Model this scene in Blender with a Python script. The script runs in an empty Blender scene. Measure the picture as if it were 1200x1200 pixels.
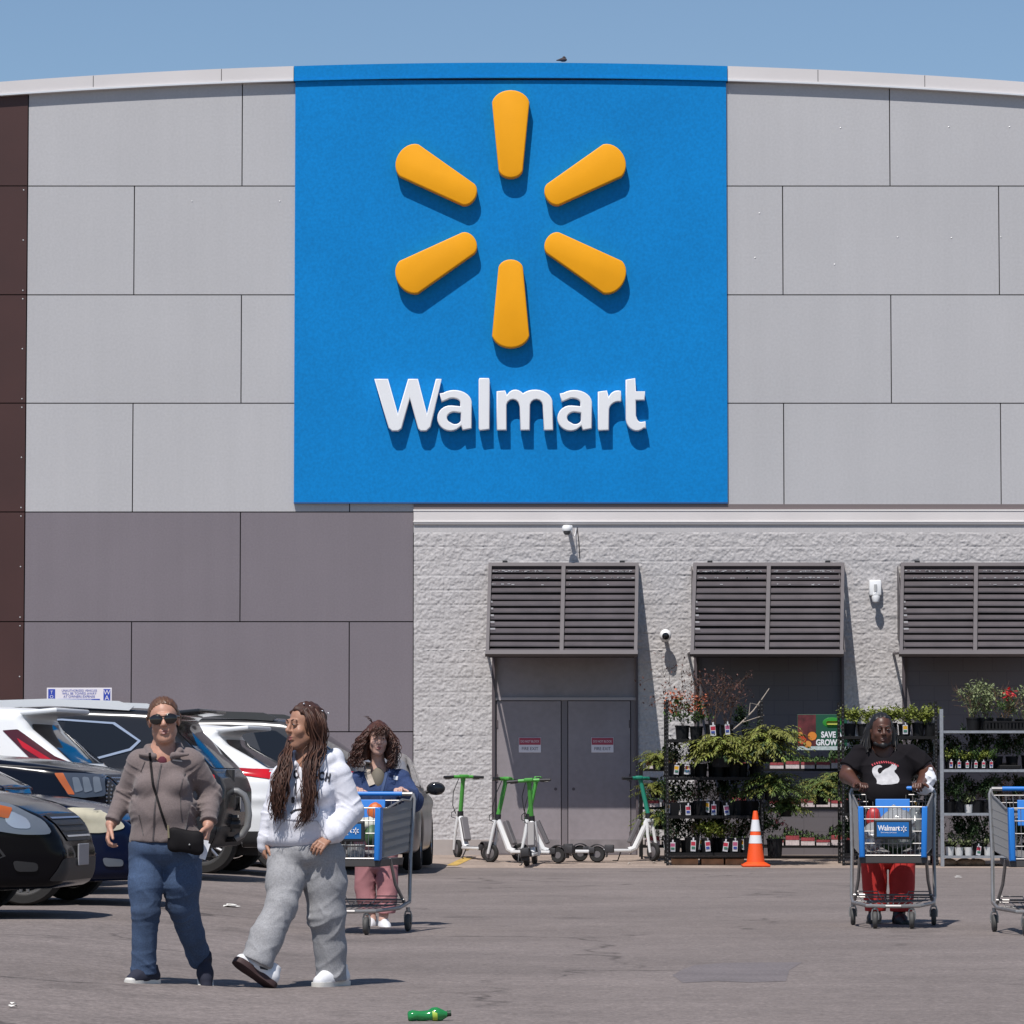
import bpy, bmesh, math, random
import numpy as np
from mathutils import Vector, Matrix, Euler
from mathutils.bvhtree import BVHTree
R = math.radians
random.seed(7); RNG = np.random.default_rng(11)
scene = bpy.context.scene
C = scene.collection
# ------------------------------------------------------------------ camera, sky, sun, exposure
F_PX, CAM_H = 4600.0, 1.15                     # focal length in photo pixels (1200 wide), camera height
PITCH = math.atan(312.0 / F_PX)
cam_d = bpy.data.cameras.new('camera'); cam = bpy.data.objects.new('camera', cam_d); C.objects.link(cam)
cam_d.sensor_width = 36.0; cam_d.lens = 36.0 * F_PX / 1200.0
cam_d.clip_start = 0.5; cam_d.clip_end = 5000
cam.location = (0, 0, CAM_H); cam.rotation_euler = (math.pi / 2 + PITCH, 0, 0)
scene.camera = cam
SUN_A, SUN_B = 0.22, 0.55                       # sideways and towards-the-wall travel per metre of fall
w = bpy.data.worlds.new('World'); scene.world = w; w.use_nodes = True
nt = w.node_tree; nt.nodes.clear()
sky = nt.nodes.new('ShaderNodeTexSky'); sky.sky_type = 'NISHITA'; sky.sun_disc = False
sky.sun_elevation = math.atan(1 / math.hypot(SUN_A, SUN_B))
sky.sun_rotation = math.atan2(-SUN_A, -SUN_B)
sky.altitude = 0; sky.air_density = 1.0; sky.dust_density = 0.3; sky.ozone_density = 4.0
bg = nt.nodes.new('ShaderNodeBackground'); bg.inputs['Strength'].default_value = 0.1
ow = nt.nodes.new('ShaderNodeOutputWorld')
nt.links.new(sky.outputs[0], bg.inputs[0]); nt.links.new(bg.outputs[0], ow.inputs[0])
sd = bpy.data.lights.new('sun', 'SUN'); sun = bpy.data.objects.new('sun', sd); C.objects.link(sun)
sd.energy = 4.9; sd.angle = R(0.53); sd.color = (1.0, 0.955, 0.9)
sun.rotation_euler = Vector((SUN_A, SUN_B, -1)).to_track_quat('-Z', 'Y').to_euler()
sun.location = (-5, -8, 25)
scene.view_settings.view_transform = 'Standard'; scene.view_settings.look = 'None'
scene.view_settings.exposure = 0.0; scene.view_settings.gamma = 1.0

# ------------------------------------------------------------------ photo pixel -> place
def at(px, py, Y):
    u = (px - 600) / F_PX; v = (600 - py) / F_PX
    dy = math.cos(PITCH) - v * math.sin(PITCH); dz = math.sin(PITCH) + v * math.cos(PITCH)
    return Vector((u * Y / dy, Y, CAM_H + dz * Y / dy))
def gz(x, y=0):                                 # the lot rises gently to the left, the apron to the wall
    t = min(max((-x - 1.0) / 2.5, 0), 1)
    z = 0.15 * t * t * (3 - 2 * t)
    if y > 50.6: z = max(z, 0.085 * min((y - 50.6) / 3.6, 1) + z * .4)
    return z
def ground_at(px, py):                          # where the sight line through a pixel meets the ground
    Y = 25.0
    for _ in range(60):
        p = at(px, py, Y); e = p.z - gz(p.x, Y)
        Y += e / (CAM_H - gz(p.x, Y)) * Y * 0.6
        Y = min(max(Y, 5), 54.7)
    p = at(px, py, Y); p.z = gz(p.x, Y); return p

# ------------------------------------------------------------------ materials
MATS = {}
def mat(name, col, rough=.6, metal=0., noise=None, bump=None, coat=0., trans=0., spec=.5, emis=None, sheen=0, sub=0, fine=None):
    if name in MATS: return MATS[name]
    m = bpy.data.materials.new(name); m.use_nodes = True; MATS[name] = m
    n = m.node_tree; p = n.nodes['Principled BSDF']
    col = tuple(col) + (1.,)
    p.inputs['Base Color'].default_value = col; p.inputs['Roughness'].default_value = rough
    p.inputs['Metallic'].default_value = metal; p.inputs['Specular IOR Level'].default_value = spec
    p.inputs['Coat Weight'].default_value = coat; p.inputs['Coat Roughness'].default_value = .04
    p.inputs['Transmission Weight'].default_value = trans
    if sheen: p.inputs['Sheen Weight'].default_value = sheen
    if sub:
        p.inputs['Subsurface Weight'].default_value = sub; p.inputs['Subsurface Radius'].default_value = (.01, .004, .002)
    if noise or bump or fine: tc = n.nodes.new('ShaderNodeTexCoord')
    src = None
    for spec_ in (noise, fine):
        if not spec_: continue
        tx = n.nodes.new('ShaderNodeTexNoise'); tx.inputs['Scale'].default_value = spec_[0]; tx.inputs['Detail'].default_value = 4
        n.links.new(tc.outputs['Object'], tx.inputs['Vector'])
        mr = n.nodes.new('ShaderNodeMapRange'); mr.inputs[1].default_value = .3; mr.inputs[2].default_value = .7
        mr.inputs[3].default_value = 1 - spec_[1]; mr.inputs[4].default_value = 1 + spec_[1]
        n.links.new(tx.outputs[0], mr.inputs[0])
        vm = n.nodes.new('ShaderNodeVectorMath'); vm.operation = 'SCALE'
        if src is None: vm.inputs[0].default_value = col[:3]
        else: n.links.new(src, vm.inputs[0])
        n.links.new(mr.outputs[0], vm.inputs['Scale']); src = vm.outputs[0]
    if src is not None: n.links.new(src, p.inputs['Base Color'])
    if bump:
        tb = n.nodes.new('ShaderNodeTexNoise'); tb.inputs['Scale'].default_value = bump[0]; tb.inputs['Detail'].default_value = 3
        n.links.new(tc.outputs['Object'], tb.inputs['Vector'])
        b = n.nodes.new('ShaderNodeBump'); b.inputs['Strength'].default_value = 1; b.inputs['Distance'].default_value = bump[1]
        n.links.new(tb.outputs[0], b.inputs['Height']); n.links.new(b.outputs[0], p.inputs['Normal'])
    return m
def weather(m, amt=.02, isl=.012):
    """faint rain streaks and a slightly different tone on each panel"""
    n = m.node_tree; p = n.nodes['Principled BSDF']; src = p.inputs['Base Color'].links[0].from_socket; L = n.links.new
    tc = n.nodes.new('ShaderNodeTexCoord'); mp = n.nodes.new('ShaderNodeMapping'); mp.inputs['Scale'].default_value = (5, 5, .22); L(tc.outputs['Object'], mp.inputs[0])
    tx = n.nodes.new('ShaderNodeTexNoise'); tx.inputs['Scale'].default_value = 1; tx.inputs['Detail'].default_value = 5; L(mp.outputs[0], tx.inputs[0])
    a = n.nodes.new('ShaderNodeMapRange'); a.inputs[1].default_value = .3; a.inputs[2].default_value = .7; a.inputs[3].default_value = 1 - amt; a.inputs[4].default_value = 1 + amt * .6; L(tx.outputs[0], a.inputs[0])
    ge = n.nodes.new('ShaderNodeNewGeometry'); b = n.nodes.new('ShaderNodeMapRange'); b.inputs[3].default_value = 1 - isl; b.inputs[4].default_value = 1 + isl; L(ge.outputs['Random Per Island'], b.inputs[0])
    mu = n.nodes.new('ShaderNodeMath'); mu.operation = 'MULTIPLY'; L(a.outputs[0], mu.inputs[0]); L(b.outputs[0], mu.inputs[1])
    vm = n.nodes.new('ShaderNodeVectorMath'); vm.operation = 'SCALE'; L(src, vm.inputs[0]); L(mu.outputs[0], vm.inputs['Scale']); L(vm.outputs[0], p.inputs['Base Color'])
def lin(r, g, b):
    return tuple(((c / 255) / 12.92 if c <= 10 else (((c / 255) + .055) / 1.055) ** 2.4) for c in (r, g, b))

# ------------------------------------------------------------------ objects
def link_mesh(name, me, m=None, parent=None, smooth=False):
    o = bpy.data.objects.new(name, me); C.objects.link(o)
    if m is not None: me.materials.append(m)
    if smooth: me.polygons.foreach_set('use_smooth', [True] * len(me.polygons))
    if parent is not None: o.parent = parent
    return o
def tag(o, label=None, cat=None, group=None, kind=None):
    if label: o['label'] = label
    if cat: o['category'] = cat
    if group: o['group'] = group
    if kind: o['kind'] = kind
    return o
def thing(name, label, cat, loc=(0, 0, 0), rotz=0, group=None):
    o = bpy.data.objects.new(name, None); C.objects.link(o); o.empty_display_size = .1
    o.location = loc; o.rotation_euler = (0, 0, rotz)
    return tag(o, label, cat, group)
def kids(o): return [c for c in bpy.data.objects if c.parent == o]
def dup(o, loc, rotz=None, label=None, parent=None):
    c = o.copy(); C.objects.link(c); c.parent = parent
    if parent is None:
        c.location = loc
        if rotz is not None: c.rotation_euler = (0, 0, rotz)
        if label: c['label'] = label
    for ch in kids(o): dup(ch, None, parent=c)
    return c

class MB:
    def __init__(s): s.bm = bmesh.new()
    def face(s, pts): return s.bm.faces.new([s.bm.verts.new(p) for p in pts])
    def box(s, c, d, rot=None, bev=0):
        M = Matrix.Translation(c)
        if rot is not None: M = M @ (rot if isinstance(rot, Matrix) else Euler(rot).to_matrix().to_4x4())
        r = bmesh.ops.create_cube(s.bm, size=1, matrix=M @ Matrix.Diagonal((d[0], d[1], d[2], 1)))
        if bev:
            es = list({e for v in r['verts'] for e in v.link_edges})
            bmesh.ops.bevel(s.bm, geom=es, offset=bev, segments=2, affect='EDGES', profile=.5)
        return s
    def bx(s, x0, x1, y0, y1, z0, z1, bev=0):
        return s.box(((x0 + x1) / 2, (y0 + y1) / 2, (z0 + z1) / 2), (abs(x1 - x0), abs(y1 - y0), abs(z1 - z0)), bev=bev)
    def tube(s, pts, r, seg=8, closed=False, cap=True):
        pts = [Vector(p) for p in pts]; n = len(pts); rings = []
        rs = r if isinstance(r, (list, tuple)) else [r] * n
        up = None
        for i, p in enumerate(pts):
            a = pts[i - 1] if (i > 0 or closed) else pts[0]; b = pts[(i + 1) % n] if (i < n - 1 or closed) else pts[-1]
            t = (b - a)
            if t.length < 1e-9: t = Vector((0, 0, 1))
            t.normalize()
            if up is None:
                up = Vector((0, 0, 1)) if abs(t.z) < .9 else Vector((0, 1, 0))
            u = t.cross(up)
            if u.length < 1e-5: u = t.cross(Vector((1, .3, 0)))
            u.normalize(); v = u.cross(t); up = v
            rings.append([s.bm.verts.new(p + rs[i] * (math.cos(2 * math.pi * k / seg) * u + math.sin(2 * math.pi * k / seg) * v)) for k in range(seg)])
        m = n if closed else n - 1
        for i in range(m):
            A, B = rings[i], rings[(i + 1) % n]
            for k in range(seg): s.bm.faces.new((A[k], A[(k + 1) % seg], B[(k + 1) % seg], B[k]))
        if cap and not closed:
            s.bm.faces.new(rings[0][::-1]); s.bm.faces.new(rings[-1])
        return s
    def lathe(s, prof, seg=20, c=(0, 0, 0), rot=None, close=False):
        M = Matrix.Translation(c)
        if rot is not None: M = M @ (rot if isinstance(rot, Matrix) else Euler(rot).to_matrix().to_4x4())
        rings = []
        for (r, z) in prof:
            if r < 1e-6: rings.append([s.bm.verts.new(M @ Vector((0, 0, z)))])
            else: rings.append([s.bm.verts.new(M @ Vector((r * math.cos(2 * math.pi * k / seg), r * math.sin(2 * math.pi * k / seg), z))) for k in range(seg)])
        pairs = list(zip(rings, rings[1:]))
        if close: pairs.append((rings[-1], rings[0]))
        for A, B in pairs:
            for k in range(seg):
                k2 = (k + 1) % seg
                if len(A) == 1 and len(B) == 1: break
                if len(A) == 1: s.bm.faces.new((A[0], B[k2], B[k]))
                elif len(B) == 1: s.bm.faces.new((A[k], A[k2], B[0]))
                else: s.bm.faces.new((A[k], A[k2], B[k2], B[k]))
        return s
    def prism(s, poly, axis, a, b, bev=0):
        # poly: 2-D outline; axis: 'y' -> (x,z) extruded along y; 'x' -> (y,z); 'z' -> (x,y)
        def P(p, t):
            if axis == 'y': return (p[0], t, p[1])
            if axis == 'x': return (t, p[0], p[1])
            return (p[0], p[1], t)
        A = [s.bm.verts.new(P(p, a)) for p in poly]; B = [s.bm.verts.new(P(p, b)) for p in poly]
        f1 = s.bm.faces.new(A); f2 = s.bm.faces.new(B[::-1]); n = len(poly); es = []
        for i in range(n): s.bm.faces.new((A[i], B[i], B[(i + 1) % n], A[(i + 1) % n]))
        if bev:
            es = [e for e in f1.edges]
            bmesh.ops.bevel(s.bm, geom=es, offset=bev, segments=3, affect='EDGES', profile=.5)
        return s
    def ell(s, c, r, seg=12, rings=8, rot=None):
        M = Matrix.Translation(c)
        if rot is not None: M = M @ Euler(rot).to_matrix().to_4x4()
        bmesh.ops.create_uvsphere(s.bm, u_segments=seg, v_segments=rings, radius=1, matrix=M @ Matrix.Diagonal((r[0], r[1], r[2], 1)))
        return s
    def mesh(s, name):
        bmesh.ops.recalc_face_normals(s.bm, faces=s.bm.faces)
        me = bpy.data.meshes.new(name); s.bm.to_mesh(me); s.bm.free(); return me
    def build(s, name, m, parent=None, smooth=False, angle=None):
        me = s.mesh(name); o = link_mesh(name, me, m, parent)
        if smooth:
            me.polygons.foreach_set('use_smooth', [True] * len(me.polygons))
            me.set_sharp_from_angle(angle=R(angle or 40))
        return o

def text_mesh(txt, size, depth=0.0, bold=0.0, bevel=0.0, align='CENTER', sx=1.0, spacing=1.0):
    cu = bpy.data.curves.new('lettering', 'FONT'); cu.body = txt; cu.size = size; cu.extrude = depth / 2
    cu.offset = bold; cu.bevel_depth = bevel; cu.bevel_resolution = 2; cu.align_x = align; cu.align_y = 'BOTTOM_BASELINE'
    cu.space_character = spacing; cu.resolution_u = 6
    o = bpy.data.objects.new('lettering', cu); C.objects.link(o)
    bpy.context.view_layer.update()
    dg = bpy.context.evaluated_depsgraph_get(); me = bpy.data.meshes.new_from_object(o.evaluated_get(dg))
    bpy.data.objects.remove(o); bpy.data.curves.remove(cu)
    M = Matrix(((sx, 0, 0, 0), (0, 0, -1, 0), (0, 1, 0, 0), (0, 0, 0, 1)))   # stand it up, facing -y
    me.transform(M); me.update(); return me
def text_obj(name, txt, size, loc, m, parent=None, **k):
    me = text_mesh(txt, size, **k)
    o = link_mesh(name, me, m, parent); o.location = loc; return o

# ------------------------------------------------------------------ signed-distance modelling (bodies, clothes, car shells)
def smin(a, b, k):
    if k <= 0: return np.minimum(a, b)
    h = np.clip(.5 + .5 * (b - a) / k, 0, 1)
    return b + (a - b) * h - k * h * (1 - h)
def smax(a, b, k): return -smin(-a, -b, k)
class Field:
    def __init__(s, lo, hi, h):
        s.h = h; s.lo = np.array(lo, float)
        s.n = [int(math.ceil((hi[i] - lo[i]) / h)) + 1 for i in range(3)]
        s.ax = [(s.lo[i] + h * np.arange(s.n[i])).astype(np.float32) for i in range(3)]
        s.F = np.full(s.n, 9., np.float32)
    def sl(s, lo, hi):
        r = []
        for i in range(3):
            a = max(int((lo[i] - s.lo[i]) / s.h), 0); b = min(int((hi[i] - s.lo[i]) / s.h) + 2, s.n[i])
            if b <= a: return None
            r.append(slice(a, b))
        return tuple(r)
    def grid(s, q): return (s.ax[0][q[0]][:, None, None], s.ax[1][q[1]][None, :, None], s.ax[2][q[2]][None, None, :])
    def apply(s, lo, hi, fn, k=.02, op='u', pad=.05):
        q = s.sl([v - pad - k for v in lo], [v + pad + k for v in hi])
        if q is None: return s
        d = fn(*s.grid(q)).astype(np.float32)
        A = s.F[q]
        s.F[q] = smin(A, d, k) if op == 'u' else smax(A, -d, k)
        return s
    def cone(s, a, b, ra, rb=None, k=.02, flat=1.0, op='u'):
        # tapered capsule; flat<1 squeezes it front to back (y)
        rb = ra if rb is None else rb; a = np.array(a, float); b = np.array(b, float); m = max(ra, rb)
        ab = (b - a) * np.array([1, 1 / flat, 1]); L = float(ab @ ab) + 1e-12
        def fn(X, Y, Z):
            x = X - a[0]; y = (Y - a[1]) / flat; z = Z - a[2]
            t = np.clip((x * ab[0] + y * ab[1] + z * ab[2]) / L, 0, 1)
            d = np.sqrt((x - t * ab[0]) ** 2 + (y - t * ab[1]) ** 2 + (z - t * ab[2]) ** 2) - (ra + (rb - ra) * t)
            return d * (1 if flat >= 1 else .5 + .5 * flat)
        return s.apply(np.minimum(a, b) - m, np.maximum(a, b) + m, fn, k, op)
    def chain(s, pts, rs, k=.02, flat=1.0):
        for i in range(len(pts) - 1): s.cone(pts[i], pts[i + 1], rs[i], rs[i + 1], k, flat)
        return s
    def ell(s, c, r, k=.02, M=None, op='u'):
        m = max(r)
        def fn(X, Y, Z):
            x, y, z = X - c[0], Y - c[1], Z - c[2]
            if M is not None: x, y, z = (M[0][0] * x + M[1][0] * y + M[2][0] * z, M[0][1] * x + M[1][1] * y + M[2][1] * z, M[0][2] * x + M[1][2] * y + M[2][2] * z)
            k0 = np.sqrt((x / r[0]) ** 2 + (y / r[1]) ** 2 + (z / r[2]) ** 2)
            k1 = np.sqrt((x / r[0] ** 2) ** 2 + (y / r[1] ** 2) ** 2 + (z / r[2] ** 2) ** 2)
            return k0 * (k0 - 1) / np.maximum(k1, 1e-6)
        return s.apply(np.array(c) - m, np.array(c) + m, fn, k, op)
    def cut(s, p, n, k=.004, lo=None, hi=None):
        # remove everything on the side n points to
        n = np.array(n, float); n /= np.linalg.norm(n)
        lo = s.lo if lo is None else lo; hi = s.lo + s.h * np.array(s.n) if hi is None else hi
        q = s.sl(lo, hi); X, Y, Z = s.grid(q)
        d = ((X - p[0]) * n[0] + (Y - p[1]) * n[1] + (Z - p[2]) * n[2]).astype(np.float32)
        s.F[q] = smax(s.F[q], d, k); return s
    def ripple(s, fn, lo=None, hi=None):
        lo = s.lo if lo is None else lo; hi = s.lo + s.h * np.array(s.n) if hi is None else hi
        q = s.sl(lo, hi); s.F[q] += fn(*s.grid(q)).astype(np.float32); return s
    def mesh(s, name, relax=1, project=0):
        F = s.F; n = s.n; S = F < 0
        c = np.zeros([v - 1 for v in n], np.int8)
        for i in (0, 1):
            for j in (0, 1):
                for k in (0, 1): c += S[i:n[0] - 1 + i, j:n[1] - 1 + j, k:n[2] - 1 + k]
        act = (c > 0) & (c < 8); idx = np.argwhere(act)
        ids = np.full(act.shape, -1, np.int32); ids[act] = np.arange(len(idx))
        acc = np.zeros((len(idx), 3)); cnt = np.zeros(len(idx))
        cor = [(i, j, k) for i in (0, 1) for j in (0, 1) for k in (0, 1)]
        V = {o: F[idx[:, 0] + o[0], idx[:, 1] + o[1], idx[:, 2] + o[2]] for o in cor}
        for o in cor:
            for a in range(3):
                if o[a]: continue
                o2 = list(o); o2[a] = 1; o2 = tuple(o2)
                f0, f1 = V[o], V[o2]; m = (f0 < 0) != (f1 < 0)
                t = np.where(m, f0 / np.where(m, f0 - f1, 1), 0)
                p = np.tile(np.array(o, float), (len(idx), 1)); p[:, a] = t
                acc[m] += p[m]; cnt[m] += 1
        P = s.lo + s.h * (idx + acc / cnt[:, None])
        faces = []
        for a in range(3):
            b, d = (a + 1) % 3, (a + 2) % 3
            A = [slice(None)] * 3; B = [slice(None)] * 3
            A[a] = slice(0, -1); B[a] = slice(1, None)
            x = S[tuple(A)] != S[tuple(B)]
            e = np.argwhere(x)
            ok = (e[:, b] > 0) & (e[:, d] > 0) & (e[:, b] < n[b] - 1) & (e[:, d] < n[d] - 1); e = e[ok]
            q = []
            for (ob, od) in ((-1, -1), (0, -1), (0, 0), (-1, 0)):
                f = e.copy(); f[:, b] += ob; f[:, d] += od; q.append(ids[f[:, 0], f[:, 1], f[:, 2]])
            q = np.stack(q, 1); fl = S[e[:, 0], e[:, 1], e[:, 2]]
            q[~fl] = q[~fl][:, ::-1]; faces.append(q)
        Q = np.concatenate(faces); Q = Q[(Q >= 0).all(1)]
        for _ in range(relax):
            sm = np.zeros_like(P); ct = np.zeros(len(P))
            for i in range(4):
                a_, b_ = Q[:, i], Q[:, (i + 1) % 4]
                for ax in range(3): sm[:, ax] += np.bincount(a_, P[b_, ax], len(P)) + np.bincount(b_, P[a_, ax], len(P))
                ct += np.bincount(a_, minlength=len(P)) + np.bincount(b_, minlength=len(P))
            P = P * .4 + .6 * sm / np.maximum(ct, 1)[:, None]
        for _ in range(project):
            g = (P - s.lo) / s.h; i0 = np.clip(g.astype(int), 0, np.array(n) - 2); t = np.clip(g - i0, 0, 1)
            v = {o: F[i0[:, 0] + o[0], i0[:, 1] + o[1], i0[:, 2] + o[2]] for o in cor}
            W = lambda o: np.prod([t[:, a] if o[a] else 1 - t[:, a] for a in range(3)], axis=0)
            val = sum(W(o) * v[o] for o in cor); G = np.zeros_like(P)
            for a in range(3):
                for o in cor:
                    ww = np.prod([(t[:, b] if o[b] else 1 - t[:, b]) for b in range(3) if b != a], axis=0)
                    G[:, a] += (1 if o[a] else -1) * ww * v[o]
            G /= s.h; P -= np.clip(val / np.maximum((G ** 2).sum(1), .2), -.5 * s.h, .5 * s.h)[:, None] * G
        me = bpy.data.meshes.new(name); me.vertices.add(len(P)); me.vertices.foreach_set('co', P.astype(np.float32).ravel())
        me.loops.add(Q.size); me.loops.foreach_set('vertex_index', Q.astype(np.int32).ravel())
        me.polygons.add(len(Q)); me.polygons.foreach_set('loop_start', np.arange(0, Q.size, 4, dtype=np.int32))
        me.polygons.foreach_set('use_smooth', np.ones(len(Q), bool))
        me.update(calc_edges=True); return me

def bvh_of(*objs):
    vs, fs = [], []
    for o in objs:
        k = len(vs); M = o.matrix_basis
        vs += [M @ v.co for v in o.data.vertices]; fs += [[i + k for i in p.vertices] for p in o.data.polygons]
    return BVHTree.FromPolygons(vs, fs)
def drape_mesh(me, bvh, axis, off=.003, thick=0.0, lim=9.0):
    """push a flat mesh along axis on to a surface (BVH), keep it off the surface by off"""
    ax = Vector(axis).normalized(); start = 6.0; bm = bmesh.new(); bm.from_mesh(me); bad = []
    L0 = {e: e.calc_length() for e in bm.edges}
    for v in bm.verts:
        h = bvh.ray_cast(v.co - ax * start, ax, lim + start)
        if h[0] is None: bad.append(v); continue
        v.co = h[0] + (h[1] if h[1].dot(ax) < 0 else -h[1]) * off
    bmesh.ops.delete(bm, geom=bad, context='VERTS')
    bmesh.ops.delete(bm, geom=[e for e in bm.edges if e.calc_length() > 7 * L0.get(e, 1) + .05], context='EDGES')
    bm.to_mesh(me); bm.free(); me.update(); return me
def patch_mesh(outline, axis, step=.03):
    """outline in the plane seen along axis: for 'y' (x,z), 'x' (y,z), 'z' (x,y); returns a finely cut flat mesh"""
    bm = bmesh.new()
    P = {'y': lambda p: (p[0], 0, p[1]), 'x': lambda p: (0, p[0], p[1]), 'z': lambda p: (p[0], p[1], 0)}[axis]
    f = bm.faces.new([bm.verts.new(P(p)) for p in outline])
    ia, ib = {'y': (0, 2), 'x': (1, 2), 'z': (0, 1)}[axis]
    for i in (ia, ib):
        lo = min(v.co[i] for v in bm.verts); hi = max(v.co[i] for v in bm.verts); n = int((hi - lo) / step)
        for k in range(1, n + 1):
            co = [0, 0, 0]; no = [0, 0, 0]; co[i] = lo + (hi - lo) * k / (n + 1); no[i] = 1
            bmesh.ops.bisect_plane(bm, geom=bm.verts[:] + bm.edges[:] + bm.faces[:], plane_co=co, plane_no=no, dist=1e-5)
    bmesh.ops.triangulate(bm, faces=[f for f in bm.faces if len(f.verts) > 4])
    me = bpy.data.meshes.new('patch'); bm.to_mesh(me); bm.free(); return me
def rounded(pts, r=.02, n=3):
    """round the corners of an outline"""
    out = []; N = len(pts)
    for i in range(N):
        p = Vector(pts[i]); a = Vector(pts[i - 1]) - p; b = Vector(pts[(i + 1) % N]) - p
        q = min(r, a.length * .45, b.length * .45)
        A = p + a.normalized() * q; B = p + b.normalized() * q
        for k in range(n + 1):
            t = k / n; out.append(tuple((1 - t) ** 2 * A + 2 * t * (1 - t) * p + t * t * B))
    return out
def vnoise(shape, cell, rng):
    """smooth value noise on a 2-D array"""
    gx, gy = int(shape[0] / cell) + 3, int(shape[1] / cell) + 3; g = rng.random((gx, gy))
    x = np.arange(shape[0]) / cell; y = np.arange(shape[1]) / cell
    i = x.astype(int); j = y.astype(int); u = x - i; v = y - j; u = u * u * (3 - 2 * u); v = v * v * (3 - 2 * v)
    a = g[np.ix_(i, j)]; b = g[np.ix_(i + 1, j)]; c = g[np.ix_(i, j + 1)]; d = g[np.ix_(i + 1, j + 1)]
    return (a * (1 - u)[:, None] + b * u[:, None]) * (1 - v)[None] + (c * (1 - u)[:, None] + d * u[:, None]) * v[None]
# ================================================================== ground
WY = 54.8                                        # front plane of the store wall
def asphalt_mat():
    m = bpy.data.materials.new('asphalt'); m.use_nodes = True; n = m.node_tree; p = n.nodes['Principled BSDF']; L = n.links.new
    tc = n.nodes.new('ShaderNodeTexCoord')
    def noise(scale, det=5, sc=(1, 1, 1), rough=.6):
        mp = n.nodes.new('ShaderNodeMapping'); mp.inputs['Scale'].default_value = sc; L(tc.outputs['Object'], mp.inputs[0])
        t = n.nodes.new('ShaderNodeTexNoise'); t.inputs['Scale'].default_value = scale; t.inputs['Detail'].default_value = det
        t.inputs['Roughness'].default_value = rough; L(mp.outputs[0], t.inputs[0]); return t.outputs[0]
    def rng(x, a, b, c, d):
        r = n.nodes.new('ShaderNodeMapRange'); L(x, r.inputs[0])
        for i, v in enumerate((a, b, c, d)): r.inputs[i + 1].default_value = v
        return r.outputs[0]
    def mul(a, b):
        q = n.nodes.new('ShaderNodeMath'); q.operation = 'MULTIPLY'; L(a, q.inputs[0]); L(b, q.inputs[1]); return q.outputs[0]
    big = rng(noise(.35, 4), .3, .7, .86, 1.12)
    streak = rng(noise(.9, 4, (.7, 1.2, 1)), .3, .7, .9, 1.1)
    grain = rng(noise(38, 3), .28, .72, .66, 1.36)
    grit = rng(noise(9, 4), .3, .7, .84, 1.15)
    # old cracks
    dn = n.nodes.new('ShaderNodeTexNoise'); dn.inputs['Scale'].default_value = 1.1; dn.inputs['Detail'].default_value = 6; L(tc.outputs['Object'], dn.inputs[0])
    ad = n.nodes.new('ShaderNodeVectorMath'); ad.operation = 'MULTIPLY_ADD'; L(dn.outputs[1], ad.inputs[0]); ad.inputs[1].default_value = (1.7, 1.7, 0); L(tc.outputs['Object'], ad.inputs[2])
    vo = n.nodes.new('ShaderNodeTexVoronoi'); vo.feature = 'DISTANCE_TO_EDGE'; vo.inputs['Scale'].default_value = .27; L(ad.outputs[0], vo.inputs[0])
    crack = rng(vo.outputs[0], .0, .013, .42, 1.0)
    cm = rng(noise(.6, 2), .45, .6, 0, 1)
    mx = n.nodes.new('ShaderNodeMix'); L(cm, mx.inputs[0]); mx.inputs[2].default_value = 1; L(crack, mx.inputs[3])
    stain = rng(noise(.8, 3, (1, .6, 1)), .62, .74, 1, .68)
    v = mul(mul(mul(mul(big, streak), grain), grit), mul(mx.outputs[0], stain))
    sc = n.nodes.new('ShaderNodeVectorMath'); sc.operation = 'SCALE'; sc.inputs[0].default_value = (.184, .156, .146); L(v, sc.inputs['Scale'])
    L(sc.outputs[0], p.inputs['Base Color']); p.inputs['Roughness'].default_value = .92; p.inputs['Specular IOR Level'].default_value = .25
    b = n.nodes.new('ShaderNodeBump'); b.inputs['Distance'].default_value = .006; b.inputs['Strength'].default_value = 1
    L(noise(70, 3), b.inputs['Height']); L(b.outputs[0], p.inputs['Normal'])
    return m
ASPH = asphalt_mat()
def sheet(name, xs, ys, zf, m, off=0.):
    bm = bmesh.new(); g = [[bm.verts.new((x, y, zf(x, y) + off)) for y in ys] for x in xs]
    for i in range(len(xs) - 1):
        for j in range(len(ys) - 1): bm.faces.new((g[i][j], g[i + 1][j], g[i + 1][j + 1], g[i][j + 1]))
    me = bpy.data.meshes.new(name); bm.to_mesh(me); bm.free()
    return link_mesh(name, me, m, None, True)
xs = [-400, -60, -20, -10, -6] + [-5 + .25 * i for i in range(41)] + [6, 10, 20, 60, 400]
ys = [-200, -40, 0, 8] + list(range(10, 51, 2)) + [50.6]
lot = sheet('parking_lot', xs, ys, lambda x, y: gz(x, 0), ASPH); tag(lot, kind='structure')
apr_m = mat('worn_concrete', (.30, .235, .195), .9, noise=(1.3, .22), fine=(22, .2), bump=(60, .006))
apron = sheet('pavement', xs, [50.6, 51.5, 52.6, 53.6, 54.2, 54.8], lambda x, y: gz(x, y), apr_m); tag(apron, kind='structure')
back = sheet('ground', xs, [54.8, 120, 1500], lambda x, y: .085 + .4 * gz(x), apr_m); tag(back, kind='structure')
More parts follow.
